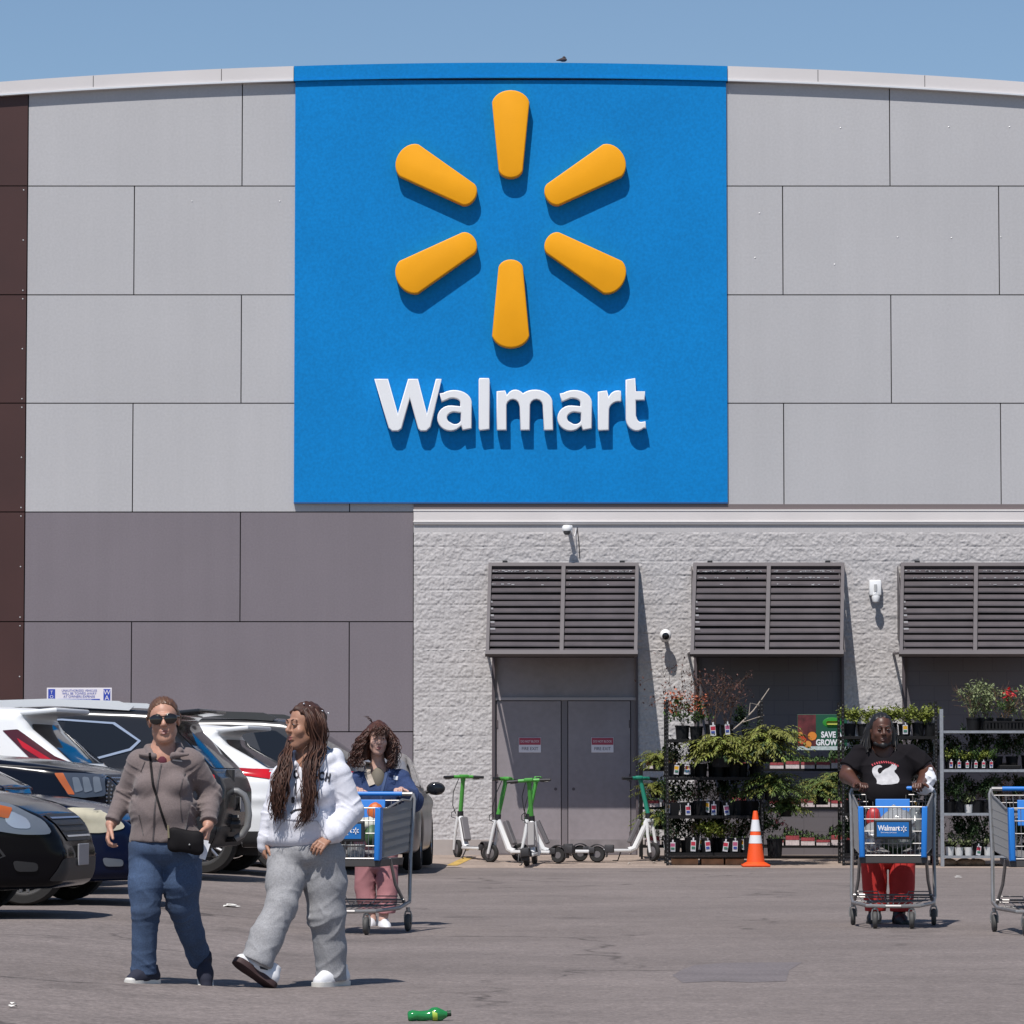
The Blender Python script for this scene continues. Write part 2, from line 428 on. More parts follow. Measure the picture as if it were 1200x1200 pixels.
# darker repair patch in the lot and a worn yellow kerb mark
pm = mat('patched_asphalt', (.150, .129, .130), .9, noise=(2, .15), fine=(45, .25), bump=(70, .005))
pts = [(788, 1143), (800, 1136), (815, 1131), (850, 1128.5), (900, 1128), (940, 1128), (925, 1137), (921, 1150), (880, 1151.5), (840, 1150), (800, 1152)]
b = MB(); b.face([ground_at(*q) + Vector((0, 0, .0015)) for q in pts]); tag(b.build('asphalt_patch', pm), kind='structure')
ym = mat('worn_yellow_paint', (.45, .29, .07), .8, noise=(9, .4))
b = MB(); b.face([ground_at(*q) + Vector((0, 0, .004)) for q in [(523, 1014.5), (536, 1014.5), (556, 1005), (543, 1005)]]); tag(b.build('road_marking', ym), kind='structure')

# ================================================================== the store
store = thing('store_building', 'large store with grey panel cladding, split block base wall and curved roof edge', 'building', (0, WY, 0))
def wx(px, py=760): return at(px, py, WY).x
def wz(py): return at(600, py, WY).z
light_m = mat('light_grey_cladding', (.43, .425, .435), .55, noise=(.5, .035), fine=(30, .05), bump=(180, .0012))
dark_m = mat('dark_grey_cladding', (.17, .148, .166), .6, noise=(.6, .05), fine=(40, .07), bump=(180, .0012))
weather(light_m, .022, .012); weather(dark_m, .035, .02)
brown_m = mat('dark_brown_panel', (.050, .018, .015), .5, noise=(1, .12))
joint_m = mat('dark_joint', (.035, .03, .032), .9)
zj = [wz(y) for y in (218, 345.5, 472.5, 600, 728.5, 857.5)]
ztop = 12.2
def roof_edge(px):                                # fascia: top and bottom pixel rows along the wall
    t = (px - 599) / 599.
    return 74.5 + 22.5 * t * t, 91.5 + 21 * t * t
# backing wall, then panels standing 12 mm off it with open joints
bk = MB(); bk.bx(-22, 22, .05, .3, .02, 10.9)
bk.build('wall', joint_m, store)
def panel_rows(mb, xa, xb, z0, z1, vs, front=0.):
    g = .0075; edges = [xa] + [v for v in vs if xa < v < xb] + [xb]
    for a, c in zip(edges, edges[1:]):
        mb.box(((a + c) / 2, front + .022, (z0 + z1) / 2), (c - a - 2 * g, .044, z1 - z0 - 2 * g))
XL, XR = wx(28), 21.5
vo_ = [wx(281) + 3.04 * k for k in range(-8, 12)]; ve_ = [wx(154) + 3.04 * k for k in range(-8, 12)]
def row(mb, xa, xb, z0, z1, odd): panel_rows(mb, xa, xb, z0, z1, vo_ if odd else ve_)
lc = MB(); rows = [(zj[0], 10.93, True), (zj[1], zj[0], False), (zj[2], zj[1], True), (zj[3], zj[2], False)]
for z0, z1, odd in rows: row(lc, XL, XR, z0, z1, odd)
lc.build('cladding', light_m, store)
XB = wx(484.5)
dc = MB(); row(dc, XL, XB, zj[4], zj[3], True); row(dc, XL, XB, zj[5], zj[4], False); row(dc, XL, XB, .1, zj[5], True)
dc.build('dark_cladding', dark_m, store)
br = MB()
for z0, z1 in [(zj[0], 10.93), (zj[1], zj[0]), (zj[2], zj[1]), (zj[3], zj[2]), (zj[4], zj[3]), (zj[5], zj[4]), (.1, zj[5])]:
    panel_rows(br, -21.5, XL, z0, z1, [XL - 3.04 * k for k in range(1, 5)], front=-.01)
br.build('brown_cladding', brown_m, store)
# screw heads on the brown panel edge and dimples in the cladding
sc_ = MB(); rr = random.Random(4)
for z0, z1 in [(zj[k + 1], zj[k]) for k in range(5)]:
    for z in (z0 + .06, (z0 + z1) / 2, z1 - .06): sc_.ell((XL - .055, -.012, z), (.011, .006, .011), 8, 5)
for (x, y) in [(225, 236), (328, 236), (885, 302), (978, 310), (1173, 278), (985, 150), (1112, 149), (1183, 149), (890, 250), (1115, 279), (1052, 278)]:
    p = at(x, y, WY); sc_.ell((p.x, 0, p.z), (.013, .006, .011), 8, 5)
sc_.build('screws', mat('zinc_screw', (.5, .5, .5), .4, .6), store)
# curved roof fascia with a thin bright lip; the middle stretch is painted blue
fas_m = mat('pale_fascia', (.60, .57, .565), .5, noise=(.8, .04))
blue_m = mat('sign_blue', (.0018, .195, .52), .75, spec=.15, noise=(.9, .05), fine=(26, .10), bump=(160, .0015))
lip_m = mat('bright_metal_lip', (.72, .72, .73), .35, .3)
def arc_strip(p0, p1, n, ya, yb, top, bot):
    mb = MB(); P = []
    for i in range(n + 1):
        px = p0 + (p1 - p0) * i / n; a, c = roof_edge(px)
        za, zb = at(px, top(a, c), WY).z, at(px, bot(a, c), WY).z; x = at(px, a, WY).x
        P.append([mb.bm.verts.new((x, y, z)) for y, z in ((ya, za), (ya, zb), (yb, zb), (yb, za))])
    for A, B in zip(P, P[1:]):
        for k in range(4): mb.bm.faces.new((A[k], B[k], B[(k + 1) % 4], A[(k + 1) % 4]))
    mb.bm.faces.new(P[0]); mb.bm.faces.new(P[-1][::-1]); return mb
XPL, XPR = 345, 852
for (a, c, m_, nm) in [(-420, XPL - .6, fas_m, 'fascia'), (XPL, XPR, blue_m, 'blue_fascia'), (XPR + .6, 1620, fas_m, 'fascia')]:
    arc_strip(a, c, 40, -.075, .3, lambda a, c: a, lambda a, c: c - 1.2).build(nm, m_, store)
    arc_strip(a, c, 40, -.095, .2, lambda a, c: c - 1.0, lambda a, c: c + .9).build('lip', blue_m if m_ is blue_m else lip_m, store)
sm = MB()
for px in (110, 260, 958, 1083): 
    a, c = roof_edge(px); z0, z1 = at(px, a, WY).z, at(px, c, WY).z; sm.bx(at(px, a, WY).x - .004, at(px, a, WY).x + .004, -.0775, -.07, z1 + .03, z0 - .004)
sm.build('fascia_seams', joint_m, store)
rf = MB()
P = []
for i in range(41):
    px = -420 + 2040 * i / 40; q = at(px, roof_edge(px)[0], WY); P.append((rf.bm.verts.new((q.x, .3, q.z - .02)), rf.bm.verts.new((q.x, 40, q.z - .02))))
for A, B in zip(P, P[1:]): rf.bm.faces.new((A[0], B[0], B[1], A[1]))
rf.build('roof', mat('pale_roof', (.5, .5, .5), .8), store)
# ---- split-face block wall under a plain cornice, with three recessed bays
BAYS = [(577.5, 746.5), (814, 987.5), (1057.5, 1232)]
zb_top = wz(624); blk_m = mat('split_face_block', (.45, .43, .428), .9, noise=(2.2, .05), fine=(30, .14), bump=(90, .004))
z_bay = wz(762)
def block_relief(x0, x1, z0, z1, name, course=.2032, amp=.026):
    h = .0115; nx, nz = int((x1 - x0) / h), int((z1 - z0) / h)
    X = np.linspace(x0, x1, nx + 1); Z = np.linspace(z0, z1, nz + 1)
    rg = np.random.default_rng(abs(int(x0 * 1000)) % 9999)
    N = .34 * vnoise((nx + 1, nz + 1), 7, rg) + .40 * vnoise((nx + 1, nz + 1), 3, rg) + .38 * vnoise((nx + 1, nz + 1), 1.5, rg) - .52
    ci = np.floor((zb_top - Z) / course).astype(int); fz = ((zb_top - Z) / course) % 1
    fx = ((X[:, None] + 30 + (ci[None, :] % 2) * .2032) / .4064) % 1; bi = np.floor((X[:, None] + 30 + (ci[None, :] % 2) * .2032) / .4064).astype(int)
    tilt = np.sin(bi * 12.9 + ci[None, :] * 78.2) * 43758.5; tilt = tilt - np.floor(tilt)
    ez = np.minimum(fz, 1 - fz)[None, :] * course; ex = np.minimum(fx, 1 - fx) * .4064
    edge = np.clip(np.minimum(ez - .004, ex - .003) / .012, 0, 1)
    D = -(N * amp + .003 + (tilt - .5) * .006) * edge
    bm_v = np.stack([np.repeat(X, nz + 1), D.ravel() - .002, np.tile(Z, nx + 1)], 1)
    i = np.arange(nx)[:, None] * (nz + 1) + np.arange(nz)[None]; Q = np.stack([i, i + nz + 1, i + nz + 2, i + 1], -1).reshape(-1, 4)
    me = bpy.data.meshes.new(name); me.vertices.add(len(bm_v)); me.vertices.foreach_set('co', bm_v.astype(np.float32).ravel())
    me.loops.add(Q.size); me.loops.foreach_set('vertex_index', Q.astype(np.int32).ravel()); me.polygons.add(len(Q))
    me.polygons.foreach_set('loop_start', np.arange(0, Q.size, 4, dtype=np.int32)); me.update(calc_edges=True)
    return me
BF = -.03                                          # block face stands proud of the backing
bxs = [XB] + [wx(v) for bay in BAYS for v in bay] + [21.5]
zbase = .30
def add_block(x0, x1, z0, z1):
    o = link_mesh('block_wall', block_relief(x0, x1, z0, z1, 'block_wall'), blk_m, store); o.location.y = BF
add_block(XB + .004, wx(1232), z_bay, zb_top)
for a, c in [(XB + .004, wx(577.5)), (wx(746.5), wx(814)), (wx(987.5), wx(1057.5))]: add_block(a, c, zbase, z_bay)
add_block(wx(1232) + .004, wx(1600), zbase, zb_top)
eb = MB(); eb.bx(wx(1600) + .004, 21.4, BF - .012, .049, zbase, zb_top); eb.build('block_wall', blk_m, store)
plain_m = mat('painted_concrete', (.47, .45, .45), .8, noise=(1.5, .05), fine=(35, .08))
cor_m = mat('pale_cornice', (.62, .585, .575), .7, noise=(1.2, .05))
cn = MB(); cn.bx(XB, 21.4, -.028, .06, zb_top, wz(614.5)); cn.build('frieze', plain_m, store)
cn = MB(); cn.bx(XB, 21.4, -.055, .07, wz(614.5), wz(599)); cn.build('cornice', cor_m, store)
cn = MB(); cn.bx(XB - .004, 21.4, -.064, .06, wz(599), wz(597.4)); cn.bx(XB - .004, 21.4, -.067, .06, wz(612.2), wz(610.8)); cn.build('cornice_edge', mat('cornice_edge', (.74, .71, .69), .6), store)
cn = MB(); cn.bx(XB, 21.4, -.035, .07, wz(597.4) + .002, wz(591)); cn.build('shadow_band', mat('shadow_band_brown', (.16, .13, .13), .6), store)  # shadow line below sign and cladding, put in as a dark-coloured strip
for a, c in [(XB, wx(577.5)), (wx(746.5), wx(814)), (wx(987.5), wx(1057.5)), (wx(1232), 21.4)]:
    bs = MB(); bs.bx(a, c, -.075, .06, 0, zbase); bs.build('plinth', mat('stained_plinth', (.36, .32, .30), .85, noise=(2, .15)), store)
# bays: jambs and painted block infill
inf_m = bpy.data.materials.new('grey_painted_block'); inf_m.use_nodes = True
def _inf(n, p):
    L = n.links.new; tc = n.nodes.new('ShaderNodeTexCoord'); mp = n.nodes.new('ShaderNodeMapping'); mp.inputs['Rotation'].default_value = (R(90), 0, 0)
    L(tc.outputs['Object'], mp.inputs[0]); bt = n.nodes.new('ShaderNodeTexBrick'); L(mp.outputs[0], bt.inputs[0])
    bt.inputs['Scale'].default_value = 1; bt.inputs['Brick Width'].default_value = .4064; bt.inputs['Row Height'].default_value = .2032; bt.inputs['Mortar Size'].default_value = .006
    bt.inputs['Color1'].default_value = (.120, .108, .118, 1); bt.inputs['Color2'].default_value = (.126, .113, .123, 1); bt.inputs['Mortar'].default_value = (.098, .088, .097, 1)
    L(bt.outputs[0], p.inputs['Base Color']); p.inputs['Roughness'].default_value = .7
_inf(inf_m.node_tree, inf_m.node_tree.nodes['Principled BSDF'])
iw = MB()
for a, c in BAYS[1:]: iw.bx(wx(a), wx(c), .035, .0499, .05, z_bay + .15)
iw.build('bay_infill', inf_m, store)
jm = mat('dark_jamb', (.085, .068, .075), .6)
for a, c in BAYS:
    for x0, x1 in ((wx(a) - .012, wx(a) + .03), (wx(c) - .02, wx(c) + .012)):
        jb = MB(); jb.bx(x0, x1, -.055, .034, .05, z_bay); jb.build('bay_jamb', jm, store)
# ---- double steel door in the first bay
door_m = mat('grey_steel_door', (.25, .222, .235), .5, noise=(1.5, .09), fine=(12, .05))
a, c = wx(577.5) + .03, wx(746.5) - .02; zl = wz(819)
tr = MB(); tr.bx(a, c, .03, .0498, zl + .02, z_bay + .1); tr.build('transom_panel', door_m, store)
lg = MB(); lg.bx(a, c, -.015, .03, zl - .02, zl + .02); lg.build('door_head', mat('pale_ledge', (.36, .33, .34), .5), store)
xm = wx(661.5)
for x0, x1 in ((a + .02, xm - .045), (xm + .045, c - .07)):
    d = MB(); d.bx(x0 + .006, x1 - .006, .01, .0496, .09, zl - .03, bev=.004); dd = d.build('door', door_m, store)
    for z_ in (.3, 1.1, 1.85):
        hx = x0 + .012 if x0 < xm - .1 else x1 - .012
        d = MB(); d.bx(hx - .012, hx + .012, .0, .012, z_, z_ + .11); d.build('hinge', jm, dd)
    hx = x1 - .08 if x0 < xm - .1 else x0 + .08
    d = MB(); d.lathe([(0, -.02), (.022, -.02), (.022, 0), (0, 0)], 12, (hx, .008, 1.0), (R(90), 0, 0)); d.build('lock', jm, dd)
    d = MB(); d.bx(x0 + .03, x1 - .03, .006, .0098, .11, .30); d.build('kick_plate', mat('scuffed_plate', (.21, .19, .195), .45, noise=(5, .2)), dd)
mu = MB(); mu.bx(xm - .04, xm + .04, .015, .0494, .09, zl - .022); mu.bx(c - .065, c, .015, .0494, .09, zl - .022); mu.bx(a, a + .018, .015, .0494, .09, zl - .022); mu.build('mullion', mat('door_frame_grey', (.17, .15, .16), .5), store)
# strut left of the door under the canopy
# ---- signs on the doors
red_m = mat('sign_red', (.36, .05, .085), .5); white_m = mat('sign_white', (.72, .69, .73), .5); ink_m = mat('sign_ink', (.06, .05, .07), .6)
for i, (px, side) in enumerate([(621, 'left'), (706, 'right')]):
    q = at(px, 873, WY + .01); t = thing('warning_sign', 'red and white notice reading do not block fire exit, on the %s grey door leaf' % side, 'sign', (q.x, WY + .006, q.z), 0, 'notices on the steel doors')
    s_ = MB(); s_.bx(-.155, .155, -.006, .003, -.105, .105, bev=.003); s_.build('board', white_m, t)
    s_ = MB(); s_.bx(-.15, .15, -.009, -.0055, .002, .1); s_.build('red_band', red_m, t)
    text_obj('lettering', 'DO NOT BLOCK', .043, (0, -.010, .035), white_m, t, sx=.8); text_obj('lettering', 'FIRE EXIT', .062, (0, -.008, -.072), ink_m, t, sx=.9)

# ================================================================== louvred canopies
can_m = mat('canopy_paint', (.074, .062, .068), .5, noise=(3, .1)); slat_m = mat('dark_slat', (.072, .060, .065), .5, noise=(4, .15)); brace_m = mat('canopy_back', (.022, .019, .021), .7)
def canopy(px0, px1, qx0, qx1, label):
    """a framed louvre face that leans out from the wall; bottom corners come from qx0, qx1"""
    out = 1.13; y_t, y_b = -.10, -out; zt, zb = wz(660.5), at(600, 768, WY - out).z
    tl, tr = at(px0, 660.5, WY + y_t), at(px1, 660.5, WY + y_t); bl, br_ = at(qx0, 768, WY + y_b), at(qx1, 768, WY + y_b); x0 = (tl.x + tr.x) / 2
    t = thing('louvred_canopy', label, 'awning', (x0, WY, 0), 0, 'louvred canopies on the block wall')
    T0, T1_ = Vector((tl.x - x0, y_t, tl.z)), Vector((tr.x - x0, y_t, tr.z)); B0, B1 = Vector((bl.x - x0, y_b, bl.z)), Vector((br_.x - x0, y_b, br_.z))
    nrm = (B0 - T0).cross(T1_ - T0).normalized(); nrm = nrm if nrm.y < 0 else -nrm
    P = lambda u, s: (T0.lerp(T1_, u)).lerp(B0.lerp(B1, u), s)
    def slab(mb, u0, u1, s0, s1, th=.05, off=0.):
        q = [P(u0, s0), P(u1, s0), P(u1, s1), P(u0, s1)]; A = [mb.bm.verts.new(v + nrm * (th / 2 + off)) for v in q]; Bv = [mb.bm.verts.new(v - nrm * (th / 2 - off)) for v in q]
        mb.bm.faces.new(A); mb.bm.faces.new(Bv[::-1])
        for i in range(4): mb.bm.faces.new((A[i], Bv[i], Bv[(i + 1) % 4], A[(i + 1) % 4]))
    f = MB(); e = .022
    slab(f, 0, 1, 0, .038); slab(f, -.003, 1.003, .958, 1., .06); slab(f, 0, e, .0385, .9575); slab(f, 1 - e, 1, .0385, .9575); slab(f, .487, .513, .0385, .9575)
    f.build('frame', can_m, t)
    for sgn, u in ((-1, e / 2), (1, 1 - e / 2)):
        tp, bt = P(u, .02), P(u, .97); sp = MB()
        sp.prism([(tp.y + .03, tp.z - .01), (-.03, tp.z - .01), (-.03, bt.z + .25), (bt.y + .05, bt.z + .01)], 'x', (tp.x + bt.x) / 2 - .005, (tp.x + bt.x) / 2 + .005); sp.build('side_panel', slat_m, t)
        sp = MB(); sp.tube([(bt.x, bt.y + .05, bt.z + .0), (bt.x, -.04, bt.z + .02)], .02, 4); sp.build('side_bracket', can_m, t)
    top = MB(); top.bx(T0.x, T1_.x, y_t + .026, -.03, T0.z - .03, T0.z); top.build('top_sheet', can_m, t)
    sl = MB(); N = 13
    for u0, u1 in ((e + .001, .486), (.514, 1 - e - .001)):
        for k in range(N):
            s0 = .062 + .88 * k / (N - 1) + rr.uniform(-.002, .002); a_, c_ = P(u0, s0), P(u1, s0); h_ = .032 + rr.uniform(-.003, .003); dz1, dz2 = rr.uniform(-.003, .003), rr.uniform(-.003, .003)
            q = [a_ + Vector((0, -.012, -h_ + dz1)), c_ + Vector((0, -.012, -h_ + dz2)), c_ + Vector((0, .055, .018 + dz2)), a_ + Vector((0, .055, .018 + dz1))]
            A = [sl.bm.verts.new(v) for v in q]; Bv = [sl.bm.verts.new(v + Vector((0, .006, -.010))) for v in q]
            q2 = [a_ + Vector((0, -.014, -h_ + dz1 - .018)), c_ + Vector((0, -.014, -h_ + dz2 - .018))]; L_ = [sl.bm.verts.new(v) for v in q2]
            sl.bm.faces.new(A); sl.bm.faces.new(Bv[::-1]); sl.bm.faces.new((A[0], A[1], L_[1], L_[0]))
            for i in range(4): sl.bm.faces.new((A[i], Bv[i], Bv[(i + 1) % 4], A[(i + 1) % 4]))
    sl.build('slats', slat_m, t)
    bp = MB(); slab(bp, .02, .98, .03, .985, .006, -.075); bp.build('backing_sheet', brace_m, t)
    for u in (.11, .89):
        lb = MB(); q = P(u, 0); lb.bx(q.x - .035, q.x + .035, -.12, -.06, q.z + .001, q.z + .045, bev=.006); lb.build('lug', mat('black_metal', (.02, .02, .022), .5), t)
    fl = MB()                                            # flaked paint along the upper slats and the left ends
    for k in (0, 1, 2):
        for _ in range((60, 26, 8)[k]):
            u = rr.uniform(.03, .97)
            if abs(u - .5) < .03: continue
            q = P(u, .062 + .88 * k / (N - 1)); fl.box((q.x, q.y - .016, q.z - .026 + rr.uniform(-.008, .006)), (rr.uniform(.008, .045), .004, rr.uniform(.006, .016)))
    for k in range(5, 10):
        q = P(.03, .062 + .88 * k / (N - 1)); fl.box((q.x + .006 * (k - 5), q.y - .012, q.z + .01), (.02 + .012 * (k - 5), .004, .022))
    fl.build('flaked_paint', mat('bare_flakes', (.42, .41, .42), .6), t)
    return t
canopy(572.5, 748.5, 569, 746.8, 'dark louvred canopy over the steel double doors')
canopy(812.5, 989.5, 809, 988, 'dark louvred canopy between two lamps, over the tall black plant rack')
canopy(1055.5, 1232, 1054, 1231, 'dark louvred canopy over the galvanised plant rack, cut by the photo edge')

# ================================================================== the big sign
sign = thing('store_sign', 'huge square blue store sign with orange spark and white lettering, on the grey wall', 'sign', (0, WY, 0))
s_ = MB(); pl, pr = at(344.5, 590, WY).x, at(852.5, 590, WY).x
s_.bx(pl, pr, -.05, -.004, wz(590.5), wz(94.8)); s_.build('panel', blue_m, sign)
sx0 = MB(); sx0.bx(pl, pr, -.062, -.0505, wz(590.5), wz(588.6)); sx0.build('edge_trim', mat('dark_blue_trim', (.02, .09, .25), .5), sign)
orange_m = mat('sign_orange', (.82, .35, .004), .55, noise=(2, .04), spec=.25)
cen = at(598.5, 258.5, WY); k84 = (at(699, 258.5, WY).x - at(599, 258.5, WY).x) / 100
for i in range(6):
    th = R(90 - 60 * i); mb = MB(); r0, r1, wi, wo = 48 * k84, 151.5 * k84, 14.2 * k84, 21.8 * k84
    prof = []
    for k in range(13):
        a_ = R(-78 + 156 * k / 12); prof.append((r1 - wo * .82 + wo * .82 * math.cos(a_), wo * math.sin(a_) / math.sin(R(78))))
    for k in range(11):
        a_ = R(102 + 156 * k / 10); prof.append((r0 + wi * .8 + wi * .8 * math.cos(a_), wi * math.sin(a_) / math.sin(R(78))))
    poly = [(cen.x + p[0] * math.cos(th) - p[1] * math.sin(th), cen.z + p[0] * math.sin(th) + p[1] * math.cos(th)) for p in prof]
    mb.prism(poly, 'y', -.205, -.052, bev=.018); mb.build('petal', orange_m, sign, True, 50)
lett_m = mat('sign_letter_white', (.74, .75, .77), .4)
# letter outlines (photo pixels): polygons with rounded bowls
def ring(cx, cy, rx, ry, a0, a1, n=14): return [(cx + rx * math.cos(R(a0 + (a1 - a0) * k / n)), cy - ry * math.sin(R(a0 + (a1 - a0) * k / n))) for k in range(n + 1)]
def letter(outlines, nm='letter'):
    """outer outline plus hole, filled with a 2-D curve, extruded and bevelled"""
    cu = bpy.data.curves.new('letter', 'CURVE'); cu.dimensions = '2D'; cu.fill_mode = 'BOTH'; cu.extrude = .05; cu.bevel_depth = .014; cu.bevel_resolution = 2; cu.offset = -.014
    for ol in outlines:
        sp = cu.splines.new('POLY'); sp.points.add(len(ol) - 1)
        for k, (px, py) in enumerate(ol):
            q = at(px, py, WY - .07); sp.points[k].co = (q.x, q.z, 0, 1)
        sp.use_cyclic_u = True
    o = bpy.data.objects.new('letter', cu); C.objects.link(o); bpy.context.view_layer.update()
    me = bpy.data.meshes.new_from_object(o.evaluated_get(bpy.context.evaluated_depsgraph_get())); bpy.data.objects.remove(o)
    me.transform(Matrix(((1, 0, 0, 0), (0, 0, -1, 0), (0, 1, 0, 0), (0, 0, 0, 1))))
    q = link_mesh(nm, me, lett_m, sign); q.location.y = -.135; return q
letter([[(439, 445), (455, 445), (466.5, 486), (478.5, 445), (490, 445), (500.5, 486), (511, 445), (517.5, 445), (505, 501), (500, 506), (493, 506), (490, 503), (480.5, 468), (471, 503), (467, 506), (459.5, 506), (455.5, 502)]])
def let_a(x):
    # two-storey a, 42 px wide starting at x
    out = [(x + 3, 462)] + ring(x + 20, 473, 20.5, 15, 130, 5, 10) + [(x + 40.5, 503), (x + 29.5, 505), (x + 28, 500)] + ring(x + 15.5, 491, 15.5, 15, 300, 85, 14) + [(x + 27, 477)] + ring(x + 18, 473, 9, 5.5, 10, 110, 6) + [(x + 5, 472)]
    hole = ring(x + 21, 490.5, 9.5, 7, 215, 100, 8) + [(x + 27.5, 484.5), (x + 27.5, 492)] + ring(x + 21, 491.5, 7, 6.5, 340, 250, 5)
    return [out, hole]
letter(let_a(512.5))
letter([[(562, 444), (573, 444), (574, 447), (574, 504), (562, 505.5), (561, 503), (561, 446)]])
letter([[(582, 459.5), (592, 458.5), (594, 464)] + ring(604, 470, 11.5, 12.5, 130, 40, 6) + ring(627, 473, 20.5, 15.5, 125, 10, 9) + [(648.5, 505), (637, 505), (636, 478)] + ring(628.5, 477, 7.5, 8, 10, 165, 6) + [(621, 505), (609.5, 505), (609, 478)] + ring(601, 477, 7.5, 8, 10, 165, 6) + [(594, 505), (582, 505)]])
letter(let_a(653))
letter([[(700.5, 460), (711, 458.5), (713, 466)] + ring(724, 472, 12.5, 13.5, 135, 75, 5) + [(728, 470.5)] + ring(725, 482, 11.5, 10.5, 80, 170, 6) + [(713.5, 505), (701, 505.5), (700.5, 503)]])
letter([[(733, 446), (744, 444), (745, 459.5), (755.5, 459.5), (755.5, 470), (745, 470), (745, 488)] + ring(751, 488, 5.5, 7.5, 190, 270, 5) + [(756, 494.5), (757, 503)] + ring(746, 491, 13, 15, 310, 185, 8) + [(733, 470)]])

# ================================================================== small fixtures on the wall
wp = mat('white_plastic', (.80, .80, .80), .35); blk = mat('black_plastic', (.018, .018, .02), .45); glass_blk = mat('camera_glass', (.01, .01, .012), .08)
def dome(px, py, label, out=.22):
    q = at(px, py, WY - .3); t = thing('security_camera', label, 'camera', (q.x, WY, q.z))
    b = MB(); b.tube([(0, -.03, 0), (0, -out, .02)], .03, 10); b.bx(-.05, .05, -.05, -.03, -.06, .06, bev=.01); b.build('arm', wp, t, True)
    return t, out
t, o_ = dome(667, 619, 'white dome camera high under the cornice, above the steel doors')
b = MB(); b.lathe([(0, .085), (.05, .082), (.068, .06), (.07, .02), (.062, 0), (0, 0)], 20, (-.03, -.3, -.04)); b.build('housing', wp, t, True)
b = MB(); b.tube([(.02, -.25, -.02), (.05, -.2, -.09), (.075, -.12, -.10), (.09, -.06, -.05), (.10, -.05, .02)], .006, 6); b.build('cable', wp, t, True)
b = MB(); b.tube([(.115, -.042, .03), (.14, -.042, -.19), (.15, -.042, -.40)], .006, 6); b.build('conduit', blk, t, True)
b = MB(); b.lathe([(.056, 0), (.05, -.03), (.03, -.05), (0, -.056)], 16, (-.03, -.3, -.0405)); b.build('lens', mat('smoked_dome', (.1, .1, .1), .1), t, True)
t, o_ = dome(780, 744.5, 'white ball camera with dark lens between the first two canopies', .2)
b = MB(); b.ell((0, -.24, 0), (.083, .08, .088), 20, 12); b.build('housing', wp, t, True)
b = MB(); b.lathe([(0, .012), (.035, .01), (.05, 0), (.046, -.02)], 18, (0, -.314, -.012), rot=(R(98), 0, 0)); b.build('lens', glass_blk, t, True)
q = at(1026, 692, WY - .15); t = thing('wall_light', 'white box lamp with a sensor under it, between the second and third canopies', 'lamp', (q.x, WY, q.z))
b = MB(); b.bx(-.085, .085, -.14, -.03, -.07, .15, bev=.02); b.build('housing', wp, t, True)
b = MB(); b.lathe([(.055, 0), (.06, -.03), (.045, -.085), (0, -.10)], 16, (.0, -.2, -.075)); b.tube([(0, -.1, -.05), (0, -.2, -.07)], .035, 8); b.build('sensor', wp, t, True)
b = MB(); b.bx(-.02, .02, -.16, -.141, -.01, .09, bev=.006); b.build('bracket', mat('grey_plastic', (.4, .4, .4), .5), t)
q = at(660, 74, WY + .4); t = thing('roof_ornament', 'small dark bird on the roof edge above the blue sign', 'bird', (q.x, WY + .3, q.z))
b = MB(); b.ell((0, 0, .03), (.055, .035, .03), 10, 7); b.ell((.01, 0, .06), (.022, .02, .022), 8, 6); b.tube([(-.04, 0, .03), (-.1, 0, .02)], [.02, .006], 6); b.build('body', mat('dark_feathers', (.05, .035, .035), .8), t, True)
b = MB(); b.tube([(.028, 0, .06), (.045, 0, .058)], [.006, .001], 5); b.build('beak', blk, t)
t.name = 'bird'
# no-parking board on a post behind the parked cars
q = at(93, 816, WY - .4); t = thing('towing_notice', 'white and blue towing notice board on a post behind the parked cars', 'sign', (q.x, WY - .4, gz(q.x, 54)))
zc = q.z - t.location.z; navy = mat('sign_navy', (.03, .06, .38), .5)
b = MB(); b.bx(-.45, .45, -.01, .01, zc - .17, zc + .118, bev=.004); b.build('board', white_m, t)
b = MB(); b.bx(-.03, .03, .012, .05, 0, zc + .1); b.build('post', mat('galvanised_post', (.4, .41, .42), .45, .7), t)
b = MB(); b.bx(-.43, -.335, -.0135, -.0095, zc - .15, zc + .1); b.bx(-.30, .285, -.0135, -.0095, zc - .07, zc - .035); b.bx(.335, .43, -.0135, -.0095, zc - .15, zc + .1); b.build('blue_bands', navy, t)
for k, (tx, sz, dz, mm) in enumerate([('UNAUTHORIZED VEHICLES', .042, .066, navy), ('WILL BE TOWED AWAY', .046, .024, navy), ('AT OWNERS EXPENSE', .046, -.018, navy), ('TOWING ENFORCED', .038, -.067, white_m), ('PARKING BY PERMIT', .046, -.125, navy)]):
    text_obj('lettering', tx, sz, (0, -.0142, zc + dz), mm, t, sx=.95)
for k, ch in enumerate('WAR'): text_obj('lettering', ch, .09, (.383, -.0142, zc + .025 - .075 * k), white_m, t)
for k, ch in enumerate('TOW'): text_obj('lettering', ch, .06, (-.383, -.0142, zc + .035 - .06 * k), white_m, t)
